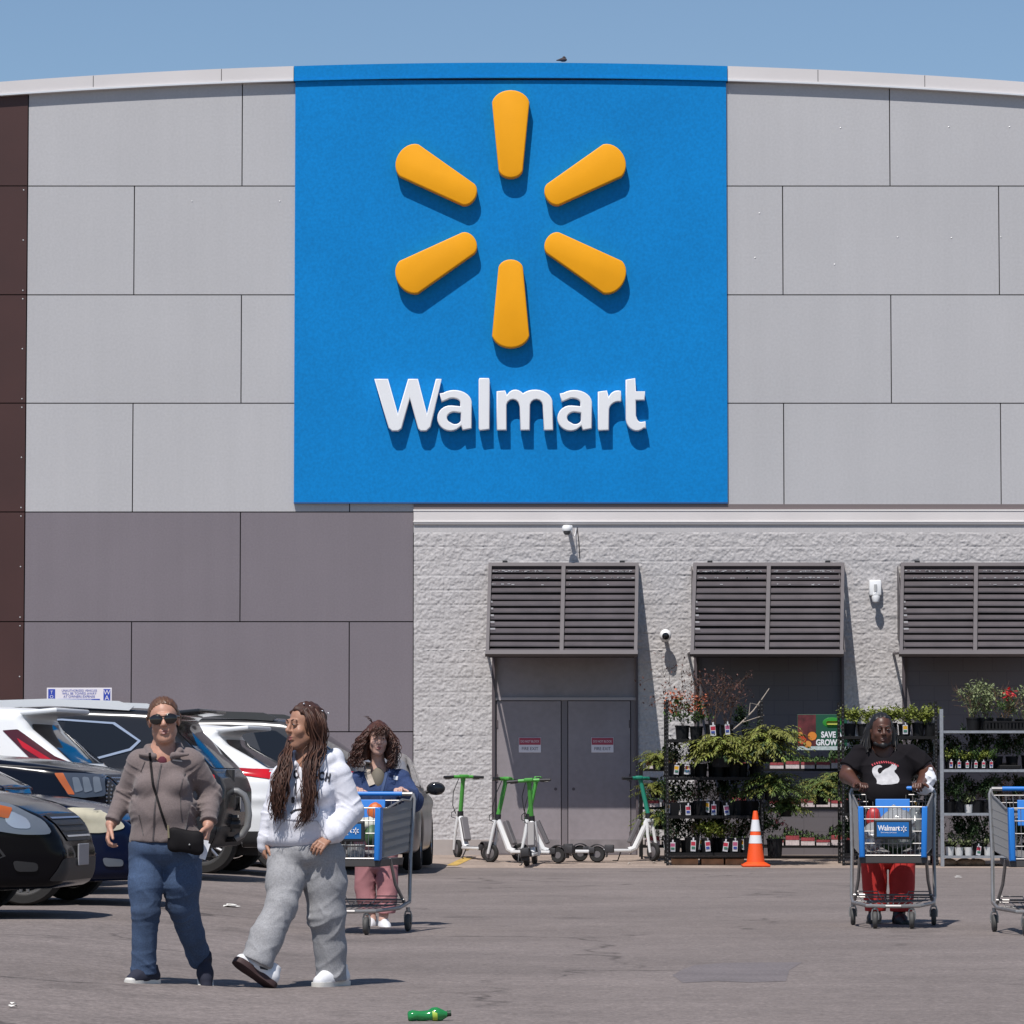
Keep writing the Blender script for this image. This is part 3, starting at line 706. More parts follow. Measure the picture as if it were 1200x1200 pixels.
# ================================================================== cars
tyre_m = mat('tyre_rubber', (.018, .017, .017), .85, bump=(60, .002)); trim_m = mat('black_trim', (.022, .021, .022), .55)
auto_glass = mat('tinted_glass', (.012, .014, .018), .06, spec=.4); chrome_m = mat('chrome', (.72, .72, .73), .28, 1.0)
lamp_clear = mat('headlamp_lens', (.13, .15, .18), .07, spec=.6, coat=.5); lamp_hazy = mat('hazy_headlamp', (.50, .46, .34), .3, noise=(9, .12), coat=.3)
lamp_amber = mat('amber_lens', (.42, .10, .02), .2, coat=.5); lamp_red = mat('red_lens', (.50, .008, .014), .12, coat=.6, noise=(6, .15)); lamp_dark = mat('dark_red_lens', (.07, .01, .012), .15, coat=.5)
rim_alu = mat('alloy_rim', (.42, .42, .43), .3, .85); rim_dark = mat('dark_rim', (.06, .06, .065), .35, .6); plate_m = mat('plate_white', (.28, .28, .30), .4)
def poly_sd(poly, A, B):
    """signed distance to a polygon on a 2-D grid"""
    A = A[:, None]; B = B[None, :]; d = np.full(np.broadcast(A, B).shape, 1e9); ins = np.zeros(d.shape, bool); n = len(poly)
    for i in range(n):
        x0, y0 = poly[i]; x1, y1 = poly[(i + 1) % n]; ex, ey = x1 - x0, y1 - y0
        t = np.clip(((A - x0) * ex + (B - y0) * ey) / (ex * ex + ey * ey + 1e-12), 0, 1)
        d = np.minimum(d, (A - x0 - t * ex) ** 2 + (B - y0 - t * ey) ** 2)
        c = (y0 > B) != (y1 > B)
        if ey != 0: ins ^= c & (A < x0 + (B - y0) * ex / ey)
    d = np.sqrt(d); return np.where(ins, -d, d)
def smooth_poly(pts, it=2):
    for _ in range(it):
        q = []
        for i in range(len(pts)):
            a, b = pts[i], pts[(i + 1) % len(pts)]
            q += [(a[0] * .75 + b[0] * .25, a[1] * .75 + b[1] * .25), (a[0] * .25 + b[0] * .75, a[1] * .25 + b[1] * .75)]
        pts = q
    return pts
def car_shell(low, roof, L, W, H, belt, wr, wxs, h=.022, nose=.42, tail=.25, tumble=.17, crown=.035, arch=.06):
    """low / roof: side outlines (x forward from the middle, z up). Returns the painted shell mesh."""
    f = Field((-L / 2 - .1, -W / 2 - .1, .08), (L / 2 + .1, W / 2 + .1, H + .12), h)
    x, y, z = f.ax
    sl = poly_sd(smooth_poly(low, 1), x, z); sr = poly_sd(smooth_poly(roof, 1), x, z)
    hw = W / 2
    xe = np.where(x > 0, np.clip((x - (L / 2 - nose * 1.9)) / (nose * 1.9), 0, 1) ** 2.4 * nose * .75, np.clip((-x - (L / 2 - tail * 1.9)) / (tail * 1.9), 0, 1) ** 2.6 * tail * .7)
    wz_ = hw - .09 * np.clip((.45 - z) / .45, 0, 1) ** 1.5 - .06 * np.clip((z - .62) / .45, 0, 1) ** 1.4 + .012 * np.exp(-((z - .80) / .035) ** 2) - .008 * np.exp(-((z - .70) / .05) ** 2)
    Wl = (wz_[None, :] - xe[:, None])
    dy = (np.abs(y)[None, :, None] - Wl[:, None, :]) * .95
    lowf = smax(np.broadcast_to((sl[:, None, :] + crown * ((y / hw) ** 2)[None, :, None] * (z > .5)[None, None, :]), dy.shape), dy, .09)
    wr_ = hw - .085 - tumble * np.clip((z - belt) / (H - belt), 0, 1.2) - .0 * z
    Wr = np.broadcast_to(wr_[None, :] - .05 * np.clip(np.abs(x + .2) / (L / 2), 0, 1)[:, None] ** 2, (len(x), len(z)))
    dr = (np.abs(y)[None, :, None] - Wr[:, None, :]) * .95
    rooff = smax(np.broadcast_to(sr[:, None, :] + crown * 1.3 * ((y / hw) ** 2)[None, :, None], dr.shape), dr, .10)
    F = smin(lowf, rooff, .035)
    for wx_ in wxs:
        c2 = np.sqrt((x[:, None] - wx_) ** 2 + (z[None, :] - wr) ** 2) - (wr + arch)
        F = smax(F, -np.maximum(c2[:, None, :], (hw - .36 - np.abs(y))[None, :, None]), .02)
    f.F = F.astype(np.float32); return f.mesh('body', 1, 2)
def add_wheel(parent, x, y, r, rim, spokes=7, wdt=.22):
    s = 1 if y > 0 else -1; rot = (R(90) if s < 0 else R(-90), 0, 0)      # z axis of the lathe points outwards
    b = MB(); b.lathe([(r * .70, -wdt / 2), (r * .9, -wdt / 2), (r * .985, -wdt * .38), (r, -wdt * .2), (r, wdt * .2), (r * .985, wdt * .38), (r * .93, wdt / 2), (r * .73, wdt * .5), (r * .69, wdt * .42), (r * .69, -wdt * .3)], 40, (x, y, r), rot, close=True)
    ty = b.build('wheel', tyre_m, parent, True, 30)
    b = MB(); Mx = Matrix.Translation((x, y, r)) @ Euler(rot).to_matrix().to_4x4()
    b.lathe([(r * .70, wdt * .44), (r * .66, wdt * .44), (r * .62, wdt * .25), (r * .62, -wdt * .2)], 36, (x, y, r), rot)
    b.lathe([(0, wdt * .40), (r * .13, wdt * .40), (r * .16, wdt * .3)], 16, (x, y, r), rot)
    for k in range(spokes):
        for da in (-.16, .16):
            a0 = 2 * math.pi * k / spokes; a1 = a0 + da
            p0 = Mx @ Vector((r * .1 * math.cos(a0), r * .1 * math.sin(a0), wdt * .34)); p1 = Mx @ Vector((r * .64 * math.cos(a1), r * .64 * math.sin(a1), wdt * .38))
            b.tube([p0, p1], r * .045, 5)
    b.build('rim', rim, ty, True, 35)
    b = MB(); b.lathe([(0, -wdt * .1), (r * .6, -wdt * .1)], 20, (x, y, r), rot); b.build('brake_disc', trim_m, ty)
    return ty
def put_patch(parent, bvh, name, outline, axis, m, off=.004, side=None, step=.025, rnd=.03):
    """a panel that follows the shell: axis 'y' = seen from a flank (side -1 right, +1 left), 'x' = from nose (+1) or tail (-1), 'z' from above"""
    me = patch_mesh(rounded(outline, rnd), axis, step)
    d = (0, -side, 0) if axis == 'y' else (-side, 0, 0) if axis == 'x' else (0, 0, -1)
    drape_mesh(me, bvh, d, off); o = link_mesh(name, me, m, parent, True); return o
def both(parent, bvh, name, outline, m, off=.004, **k):
    for s in (-1, 1): put_patch(parent, bvh, name, outline, 'y', m, off, s, **k)
def mir(o): return [(-p[0], p[1]) for p in o]
def finish_car(t, me, paint, wheels, wr, rim, spokes=7, W=1.8, clad=None):
    o = link_mesh('body', me, paint, t, True)
    for x in wheels:
        for y in (-W / 2 + .125, W / 2 - .125): add_wheel(t, x, y, wr, rim, spokes)
    b = MB(); b.bx(min(wheels) - .55, max(wheels) + .55, -W / 2 + .30, W / 2 - .30, .2, .5); b.build('underbody', trim_m, t)
    return o, bvh_of(o)
def mirror(t, x, y, z, m, s=1.):
    for sg in (-1, 1):
        b = MB(); b.ell((x, sg * (y + .11), z), (.07 * s, .12 * s, .085 * s), 14, 9); b.tube([(x + .03, sg * (y - .06), z - .06), (x, sg * (y + .05), z - .03)], .025, 6); q = b.build('mirror', m, t, True)
        b = MB(); b.ell((x - .055 * s, sg * (y + .11), z), (.02, .10 * s, .068 * s), 12, 7); b.build('mirror_glass', auto_glass, q, True)
def car_paint(name, col, rough=.13, metal=0., coat=0., spec=.45):
    return mat(name, col, rough, metal, coat=coat, spec=spec)
YAW = 7.
def place(px, py, Y, head, fx, fy):
    """put the car so that its local point (fx, fy) on the ground lies below pixel column px at depth Y"""
    p = at(px, 900, Y); c, s = math.cos(R(head)), math.sin(R(head))
    x, y = p.x - (fx * c - fy * s), Y - (fx * s + fy * c)
    return Vector((x, y, gz(p.x - .6, 0) if py is None else py))

# ---------------- sedans: dark saloon shells
SED_L, SED_W, SED_H = 4.80, 1.82, 1.46
sed_low = [(-2.38, .30), (-2.40, .70), (-2.30, 1.00), (-1.75, 1.06), (-.9, .99), (.85, .98), (1.35, .97), (2.0, .86), (2.28, .72), (2.39, .52), (2.38, .26), (2.25, .2), (-2.2, .2)]
sed_roof = [(-1.85, .92), (-1.15, 1.34), (-.5, 1.455), (.1, 1.45), (.55, 1.33), (1.35, .93), (0, .6)]
def sedan(name, label, paint, loc, head, lamp, rim, grp, hazy=False, tail=True):
    t = thing(name, label, 'car', loc, R(head), grp)
    me = car_shell(sed_low, sed_roof, SED_L, SED_W, SED_H, .98, .325, (1.42, -1.36), nose=.55, tail=.3)
    o, bv = finish_car(t, me, paint, (1.42, -1.36), .325, rim, 8, SED_W)
    both(t, bv, 'side_window', [(.95, 1.0), (.42, 1.29), (-.02, 1.37), (-.02, 1.0)], auto_glass); both(t, bv, 'side_window', [(-.08, 1.0), (-.08, 1.375), (-.6, 1.38), (-1.12, 1.26), (-1.3, 1.04)], auto_glass)
    put_patch(t, bv, 'windscreen', [(1.22, -.6), (.52, -.5), (.52, .5), (1.22, .6)], 'z', auto_glass)
    put_patch(t, bv, 'rear_window', [(-1.68, -.58), (-1.12, -.48), (-1.12, .48), (-1.68, .58)], 'z', auto_glass)
    if hazy: hl = [(1.66, .80), (1.78, .85), (1.98, .84), (2.16, .76), (2.24, .67), (2.05, .63), (1.84, .64), (1.72, .70)]
    else: hl = [(1.5, .885), (1.76, .87), (2.04, .81), (2.24, .70), (2.31, .60), (2.12, .60), (1.85, .645), (1.62, .755)]
    for s in (-1, 1):
        q = put_patch(t, bv, 'headlight', hl, 'y', lamp, .010, s, rnd=.05)
        q['label'] = 'yellowed hazy headlight' if hazy else 'clear wraparound headlight'
        am = [(1.70, .74), (1.80, .66), (1.93, .635), (1.90, .68), (1.78, .76)] if hazy else [(1.84, .83), (2.05, .785), (2.03, .715), (1.90, .745)]
        put_patch(t, bv, 'indicator', am, 'y', lamp_amber, .014, s, rnd=.012)
        if not hazy:
            put_patch(t, bv, 'headlight_reflector', [(2.03, .775), (2.15, .71), (2.18, .64), (2.06, .645), (2.0, .70)], 'y', mat('reflector', (.55, .57, .6), .15, .6), .0125, s, rnd=.05)
    # nose: grille, lower intake, plate, badge, lamps, panel gaps
    put_patch(t, bv, 'grille', [(-.48, .74), (.48, .74), (.36, .55), (-.36, .55)], 'x', trim_m, .008, 1)
    for k in range(4): put_patch(t, bv, 'grille_bar', [(-.44 + .03 * k, .712 - .042 * k), (.44 - .03 * k, .712 - .042 * k), (.43 - .03 * k, .70 - .042 * k), (-.43 + .03 * k, .70 - .042 * k)], 'x', chrome_m if k in (0, 3) else trim_m, .016, 1, rnd=.003)
    put_patch(t, bv, 'lower_intake', [(-.5, .43), (.5, .43), (.58, .27), (-.58, .27)], 'x', trim_m, .006, 1)
    for s in (-1, 1):
        put_patch(t, bv, 'fog_lamp', [(2.06, .42), (2.22, .40), (2.22, .34), (2.08, .34)], 'y', lamp_clear if hazy else trim_m, .008, s, rnd=.03)
        put_patch(t, bv, 'panel_gap', [(1.3, .94), (1.72, .885), (2.08, .80), (2.08, .792), (1.72, .877), (1.3, .932)], 'y', trim_m, .002, s, rnd=.001)
        put_patch(t, bv, 'panel_gap', [(.98, .95), (.995, .95), (.97, .3), (.955, .3)], 'y', trim_m, .002, s, rnd=.001)
        put_patch(t, bv, 'panel_gap', [(-.04, .98), (-.025, .98), (-.045, .3), (-.06, .3)], 'y', trim_m, .002, s, rnd=.001)
        put_patch(t, bv, 'bumper_gap', [(1.9, .62), (2.02, .45), (1.8, .36), (1.79, .367), (2.0, .45), (1.88, .62)], 'y', trim_m, .002, s, rnd=.001)
    if tail:
      for s in (-1, 1): put_patch(t, bv, 'tail_light', [(-2.25, .95), (-1.9, .92), (-1.95, .78), (-2.3, .76)], 'y', lamp_red, .006, s)
    b = MB(); b.box((2.40, 0, .45), (.012, .31, .155), bev=.004); b.build('number_plate', plate_m, t)
    mirror(t, .82, .86, .99, paint)
    return t
black_p = car_paint('black_paint', (.003, .003, .0045), spec=.16); navy_p = car_paint('navy_paint', (.003, .007, .028), spec=.22)
explorer_p = car_paint('blue_black_paint', (.004, .0055, .011), spec=.25); dkgrey_p = car_paint('dark_grey_paint', (.022, .023, .027), .2, .2)
white_p = car_paint('white_paint', (.76, .77, .78), .3, spec=.4); olive_p = car_paint('grey_metal_paint', (.06, .06, .063), .25, .3); beige_p = car_paint('taupe_paint', (.30, .28, .27), .28, .5)
GRP = 'cars parked side by side along the left of the lot'
A1 = sedan('parked_car', 'black sedan nearest the camera at the left edge, clear headlight with amber corner', black_p, place(84, None, 28.3, -YAW, 2.38, -.3), -YAW, lamp_clear, rim_alu, GRP)
A2 = sedan('parked_car', 'dark navy sedan with a yellowed hazy headlight, second from the camera', navy_p, place(174, None, 31.4, -YAW, 2.2, -.3), -YAW, lamp_hazy, rim_alu, GRP, hazy=True); A2.scale = (.93, .93, .9)

# ---------------- SUVs
def suv_lights_rear(t, bv, outline, m): 
    for s in (-1, 1): put_patch(t, bv, 'tail_light', outline, 'y', m, .008, s, rnd=.012)
# third: blue-black SUV, nose to the right, mesh grille
def front_suv(label, loc, head):
    L, W, H = 4.9, 1.96, 1.76
    low = [(-2.42, .32), (-2.45, .8), (-2.35, 1.18), (-1.0, 1.16), (.9, 1.14), (1.3, 1.135), (2.0, 1.06), (2.30, .98), (2.42, .86), (2.46, .5), (2.36, .26), (-2.3, .24)]
    roof = [(-2.4, 1.0), (-2.05, 1.62), (-1.6, 1.75), (.0, 1.76), (.45, 1.66), (1.28, 1.08), (0, .7)]
    t = thing('parked_suv', label, 'car', loc, R(head), GRP)
    me = car_shell(low, roof, L, W, H, 1.14, .38, (1.48, -1.42), nose=.36, tail=.25, h=.024)
    o, bv = finish_car(t, me, explorer_p, (1.48, -1.42), .38, rim_dark, 6, W)
    both(t, bv, 'side_window', [(.95, 1.17), (.42, 1.52), (-.1, 1.62), (-.1, 1.16)], auto_glass); both(t, bv, 'side_window', [(-.17, 1.16), (-.17, 1.62), (-1.0, 1.62), (-1.0, 1.17)], auto_glass); both(t, bv, 'side_window', [(-1.07, 1.17), (-1.07, 1.62), (-1.8, 1.56), (-2.05, 1.22)], auto_glass)
    put_patch(t, bv, 'windscreen', [(1.15, -.68), (.45, -.58), (.45, .58), (1.15, .68)], 'z', auto_glass)
    hl = [(1.93, .985), (2.10, .98), (2.29, .965), (2.32, .80), (2.16, .785), (2.04, .80)]
    for s in (-1, 1):
        q = put_patch(t, bv, 'headlight', hl, 'y', mat('dark_headlamp', (.05, .06, .08), .08, coat=.6), .010, s)
        put_patch(t, bv, 'indicator', [(1.92, .98), (1.99, .98), (2.09, .81), (2.04, .81)], 'y', lamp_amber, .014, s, rnd=.01)
        for k in range(3): put_patch(t, bv, 'headlight_bulb', [(2.06 + .075 * k, .95), (2.11 + .073 * k, .945), (2.15 + .07 * k, .84), (2.09 + .072 * k, .82)], 'y', lamp_clear, .015, s, rnd=.015, step=.015)
        put_patch(t, bv, 'grille_side', [(2.31, .98), (2.40, .97), (2.42, .70), (2.37, .66), (2.33, .75)], 'y', trim_m, .006, s, step=.015)
        put_patch(t, bv, 'panel_gap', [(1.2, 1.07), (1.8, 1.035), (2.34, .985), (2.34, .975), (1.8, 1.025), (1.2, 1.06)], 'y', trim_m, .002, s, rnd=.001)
        put_patch(t, bv, 'bumper_trim', [(1.95, .5), (2.43, .5), (2.43, .34), (1.95, .34)], 'y', trim_m, .005, s)
        put_patch(t, bv, 'tail_light', [(-2.36, 1.12), (-2.1, 1.1), (-2.14, .92), (-2.40, .92)], 'y', lamp_red, .006, s)
    g = put_patch(t, bv, 'grille', [(-.62, .97), (.62, .97), (.60, .60), (-.60, .60)], 'x', trim_m, .006, 1)
    b = MB()                                              # bright mesh studs on the grille
    for r_ in range(11):
        for c_ in range(-11, 12):
            y_ = c_ * .052 + (.026 if r_ % 2 else 0); z_ = .945 - .031 * r_
            h_ = bv.ray_cast(Vector((5, y_, z_)), Vector((-1, 0, 0)))
            if h_[0] is not None: b.ell(h_[0] + Vector((.008, 0, 0)), (.012, .017, .009), 6, 4)
    for s in (-1, 1):
        for r_ in range(9):
            for c_ in range(4):
                h_ = bv.ray_cast(Vector((2.325 + .028 * c_, s * 5, .945 - .031 * r_)), Vector((0, -s, 0)))
                if h_[0] is not None: b.ell(h_[0] + Vector((.003, s * .008, 0)), (.008, .012, .010), 6, 4)
    b.build('grille_mesh', chrome_m, g)
    mirror(t, .85, .92, 1.14, explorer_p, 1.15); t.scale = (1.06, 1.06, 1.06)
    return t
A3 = front_suv('blue black SUV with stud mesh grille, nose to the lane beside the navy sedan', place(141, None, 34.4, -YAW, 2.46, -.3), -YAW)

# rear-to-lane SUVs: x forward is away from the lane, tail at -L/2
def rear_suv(name, label, loc, head, paint, low, roof, L, W, H, belt, wins, glass, tail, tail_m, wr=.36, wheels=(1.38, -1.33), rails=None, spoiler=None, chrome=False, extra=None, rim=rim_alu, clad=True, rearx=None):
    t = thing(name, label, 'car', loc, R(head), GRP)
    me = car_shell(low, roof, L, W, H, belt, wr, wheels, nose=.4, tail=.28, h=.022, tumble=.15)
    o, bv = finish_car(t, me, paint, wheels, wr, rim, 5, W)
    for wn in wins:
        both(t, bv, 'side_window', wn, auto_glass, rnd=.03)
    if chrome:
        x0, z0, x1, z1 = chrome
    for s in (-1, 1):
        for nm, ol, mm, of in tail: put_patch(t, bv, nm, ol, 'y', mm, of, s, rnd=.01)
        if clad:
            put_patch(t, bv, 'sill_cladding', [(-L / 2 + .12, .46), (wheels[1] - wr - .05, .46), (wheels[1] - wr - .05, .25), (-L / 2 + .15, .25)], 'y', trim_m, .005, s)
            put_patch(t, bv, 'sill_cladding', [(wheels[1] + wr + .05, .40), (wheels[0] - wr - .05, .40), (wheels[0] - wr - .05, .22), (wheels[1] + wr + .05, .22)], 'y', trim_m, .005, s)
        put_patch(t, bv, 'headlight', [(L / 2 - .55, .82), (L / 2 - .15, .78), (L / 2 - .12, .68), (L / 2 - .5, .72)], 'y', lamp_clear, .006, s)
        for gx in (.78, -.25):
            put_patch(t, bv, 'panel_gap', [(gx, belt - .03), (gx + .014, belt - .03), (gx - .01, .35), (gx - .024, .35)], 'y', trim_m, .002, s, rnd=.001)
    put_patch(t, bv, 'rear_window', glass, 'x', auto_glass, .006, -1, rnd=.06)
    put_patch(t, bv, 'windscreen', [(1.05, -.62), (.42, -.54), (.42, .54), (1.05, .62)], 'z', auto_glass)
    put_patch(t, bv, 'rear_bumper', [(-W / 2 + .12, .52), (W / 2 - .12, .52), (W / 2 - .14, .3), (-W / 2 + .14, .3)], 'x', trim_m, .006, -1)
    b = MB(); b.box((-L / 2 - .002, 0, .74 if H > 1.6 else .7), (.012, .31, .155), bev=.004); b.build('number_plate', plate_m, t)
    if rails:
        x0, x1, zr, mm = rails
        for s in (-1, 1):
            b = MB(); yy = s * (W / 2 - .27)
            b.prism([(x0 + .05, zr - .09), (x0 - .05, zr - .02), (x0 - .16, zr + .0), ((x0 + x1) / 2, zr + .02), (x1 + .16, zr - .005), (x1, zr - .06), (x1 + .05, zr - .1), ((x0 + x1) / 2, zr - .05)], 'y', yy - .022, yy + .022, bev=.008); b.build('roof_rail', mm, t, True)
    if spoiler:
        xs0, xs1, zs = spoiler
        b = MB(); b.box(((xs0 + xs1) / 2, 0, zs), (abs(xs1 - xs0), W - .5, .045), rot=(0, R(5), 0), bev=.018); b.build('spoiler', paint, t, True)
    mirror(t, .78, W / 2 - .07, belt + .02, paint)
    return t, bv
# white hatch SUV with a dark lamp panel
L4 = 4.4
low4 = [(-2.12, .34), (-2.19, .62), (-2.18, .95), (-2.0, 1.08), (-.8, 1.02), (.8, 1.0), (1.25, .99), (1.9, .90), (2.12, .76), (2.2, .5), (2.1, .25), (-2.05, .26)]
roof4 = [(-2.16, .98), (-1.95, 1.18), (-1.52, 1.50), (-1.72, 1.585), (-1.4, 1.625), (-.4, 1.65), (.1, 1.62), (.5, 1.5), (1.2, .96), (0, .7)]
A4, bv4 = rear_suv('parked_suv', 'white SUV at the left edge with a dark slanting lamp panel under its spoiler', place(118, .19, 36.6, 180 - YAW, -2.19, .3), 180 - YAW, white_p, low4, roof4, L4, 1.83, 1.65, 1.0,
    [[(.85, 1.04), (.35, 1.40), (-.15, 1.46), (-.15, 1.03)], [(-.2, 1.03), (-.2, 1.46), (-.8, 1.42), (-1.2, 1.12)]], [(-.56, 1.46), (.56, 1.46), (.66, 1.10), (-.66, 1.10)],
    [('lamp_panel', [(-1.50, 1.41), (-1.36, 1.40), (-1.66, 1.12), (-1.64, .98), (-2.12, .98), (-2.11, 1.05), (-1.86, 1.16)], lamp_dark, .006), ('tail_light', [(-1.50, 1.33), (-1.90, 1.09), (-2.08, 1.04), (-2.08, .98), (-1.94, .98), (-1.88, 1.05), (-1.56, 1.24)], lamp_red, .012)], None,
    spoiler=(-1.5, -1.86, 1.575))
# dark grey SUV with a bright window frame, roof rails, hoop-shaped carrier behind it
L5 = 4.66
low5 = [(-2.2, .38), (-2.30, .60), (-2.31, .98), (-2.1, 1.14), (-.9, 1.08), (.8, 1.05), (1.25, 1.04), (1.95, .95), (2.22, .8), (2.33, .5), (2.2, .27), (-2.1, .28)]
roof5 = [(-2.28, 1.0), (-2.08, 1.22), (-1.72, 1.55), (-1.88, 1.66), (-1.55, 1.70), (-.5, 1.735), (.05, 1.71), (.5, 1.57), (1.25, 1.0), (0, .7)]
fr5 = [[(1.0, 1.10), (.5, 1.46), (.12, 1.55), (.12, 1.09)], [(.06, 1.09), (.06, 1.565), (-.60, 1.57), (-.47, 1.12)], [(-.54, 1.12), (-.67, 1.57), (-1.15, 1.53), (-1.40, 1.37), (-1.33, 1.30), (-.75, 1.14)]]
A5, bv5 = rear_suv('parked_suv', 'dark grey SUV with bright window surround, its tail behind the woman in sunglasses', place(274, None, 39.3, 180 - YAW, -2.31, .4), 180 - YAW, dkgrey_p, low5, roof5, L5, 1.86, 1.735, 1.06, fr5,
    [(-.6, 1.53), (.6, 1.53), (.72, 1.10), (-.72, 1.10)], [('tail_light', [(-1.98, 1.12), (-1.86, 1.10), (-2.04, .985), (-2.20, .975), (-2.18, 1.03)], lamp_red, .008)], None, wr=.38, rails=(.35, -1.35, 1.775, mat('bright_rail', (.78, .78, .79), .3, .3)), spoiler=(-1.62, -2.02, 1.655), rim=rim_dark)
for s in (-1, 1):
    # bright surround: one band along the top, one down the rear slope and along the belt
    put_patch(A5, bv5, 'window_surround', [(-.62, 1.575), (-1.15, 1.537), (-1.41, 1.37), (-1.445, 1.37), (-1.17, 1.555), (-.63, 1.592), (.3, 1.547), (.3, 1.53)], 'y', chrome_m, .009, s, rnd=.004, step=.03)
    put_patch(A5, bv5, 'window_surround', [(-1.445, 1.37), (-1.41, 1.37), (-1.33, 1.295), (-.72, 1.13), (.3, 1.085), (.3, 1.068), (-.725, 1.11), (-1.35, 1.275)], 'y', chrome_m, .009, s, rnd=.004, step=.03)
b = MB(); b.ell((.0, 0, 1.76), (.09, .03, .045), 10, 7); b.build('aerial_fin', dkgrey_p, A5, True)
# carrier hoop behind the tail
hp = at(276, 960, 39.4); hg = gz(hp.x)
hoop = thing('mobility_carrier', 'grey tube hoop of a folded carrier behind the dark grey SUV tail', 'carrier', (hp.x, hp.y, hg))
def HL(px, py, d=0): q = at(px, py, 39.4 + d); return (q.x - hp.x, d, q.z - hg)
b = MB(); b.tube([HL(258, 933), HL(268, 927), HL(278, 927), (HL(286, 932)), HL(290, 942), HL(291.5, 955), HL(290, 968), HL(284, 978), HL(276, 983)], .036, 10); b.build('hoop', mat('grey_tube', (.22, .22, .22), .4, .3), hoop, True)
b = MB(); b.tube([HL(262, 958), HL(280, 958)], .03, 6); b.tube([HL(270, 902, .1), HL(269, 930, .1), HL(270, 975, .1)], .045, 6); b.tube([HL(262, 966), HL(281, 966, .05)], .05, 6); b.tube([HL(252, 985, .3), HL(276, 983)], .03, 6); b.build('lift_frame', mat('dark_steel', (.05, .048, .048), .5, .3), hoop)
# white SUV with a red wedge lamp
low6 = [(-2.14, .36), (-2.2, .55), (-2.22, .95), (-2.05, 1.10), (-.8, 1.06), (.8, 1.04), (1.25, 1.02), (1.95, .92), (2.18, .76), (2.24, .5), (2.14, .26), (-2.05, .27)]
roof6 = [(-2.2, .98), (-2.0, 1.16), (-1.42, 1.46), (-1.66, 1.545), (-1.35, 1.59), (-.4, 1.65), (.1, 1.62), (.5, 1.5), (1.2, .98), (0, .7)]
A6, bv6 = rear_suv('parked_suv', 'white SUV with long red wedge tail lamp, half hidden by the white hoodie', place(346, None, 42.2, 180 - YAW, -2.22, .3), 180 - YAW, white_p, low6, roof6, 4.44, 1.85, 1.65, 1.04,
    [[(.9, 1.08), (.4, 1.42), (-.12, 1.49), (-.12, 1.07)], [(-.18, 1.07), (-.18, 1.49), (-.85, 1.44), (-1.15, 1.15)]], [(-.56, 1.43), (.56, 1.43), (.68, 1.13), (-.68, 1.13)],
    [('tail_light', [(-1.52, 1.115), (-1.7, 1.13), (-2.19, 1.10), (-2.21, .96), (-2.1, .96), (-2.03, 1.01), (-1.72, 1.05)], lamp_red, .01), ('lamp_edge', [(-2.04, 1.005), (-2.2, 1.0), (-2.2, .86), (-2.14, .86), (-2.1, .92)], lamp_dark, .013)], None, wr=.36, spoiler=(-1.4, -1.78, 1.545))
# dark grey SUV farther back
low7 = [(-2.3, .36), (-2.42, .6), (-2.43, 1.0), (-2.25, 1.2), (-.9, 1.16), (.8, 1.12), (1.35, 1.1), (2.0, 1.0), (2.3, .84), (2.43, .5), (2.3, .28), (-2.2, .28)]
roof7 = [(-2.4, 1.0), (-2.22, 1.24), (-1.62, 1.66), (-1.5, 1.76), (-1.0, 1.80), (.1, 1.80), (.5, 1.66), (1.32, 1.06), (0, .7)]
A7, bv7 = rear_suv('parked_suv', 'taupe grey SUV with roof rails beyond the white wedge-lamp SUV', place(444, None, 45.6, 180 - YAW, -2.43, .3), 180 - YAW, olive_p, low7, roof7, 4.86, 1.9, 1.80, 1.14,
    [[(1.05, 1.18), (.5, 1.55), (.0, 1.66), (.0, 1.17)], [(-.07, 1.17), (-.07, 1.66), (-.82, 1.66), (-1.05, 1.18)], [(-1.02, 1.66), (-1.30, 1.63), (-1.85, 1.26), (-1.22, 1.19)]], [(-.64, 1.68), (.64, 1.68), (.76, 1.22), (-.76, 1.22)],
    [('tail_light', [(-2.1, 1.18), (-2.0, 1.05), (-2.42, 1.0), (-2.35, 1.12)], lamp_red, .008)], None, wr=.37, rails=(.4, -1.3, 1.845, mat('dark_rail', (.05, .05, .05), .4)), wheels=(1.45, -1.42))
b = MB(); b.tube([(.9, .35, 1.35), (.62, .35, 1.92)], [.006, .003], 5); b.build('aerial', trim_m, A7)
# taupe sedan parked nose-in by the wall
A8 = sedan('parked_car', 'taupe grey sedan end-on by the block wall, black mirror sticking out past the cart', beige_p, place(497, None, 49.4, 88.5, 0, -.86), 88.5, lamp_clear, rim_alu, GRP, tail=False)
for o in kids(A8):
    if o.name.startswith('mirror') and o.parent == A8: o.data.materials[0] = trim_m
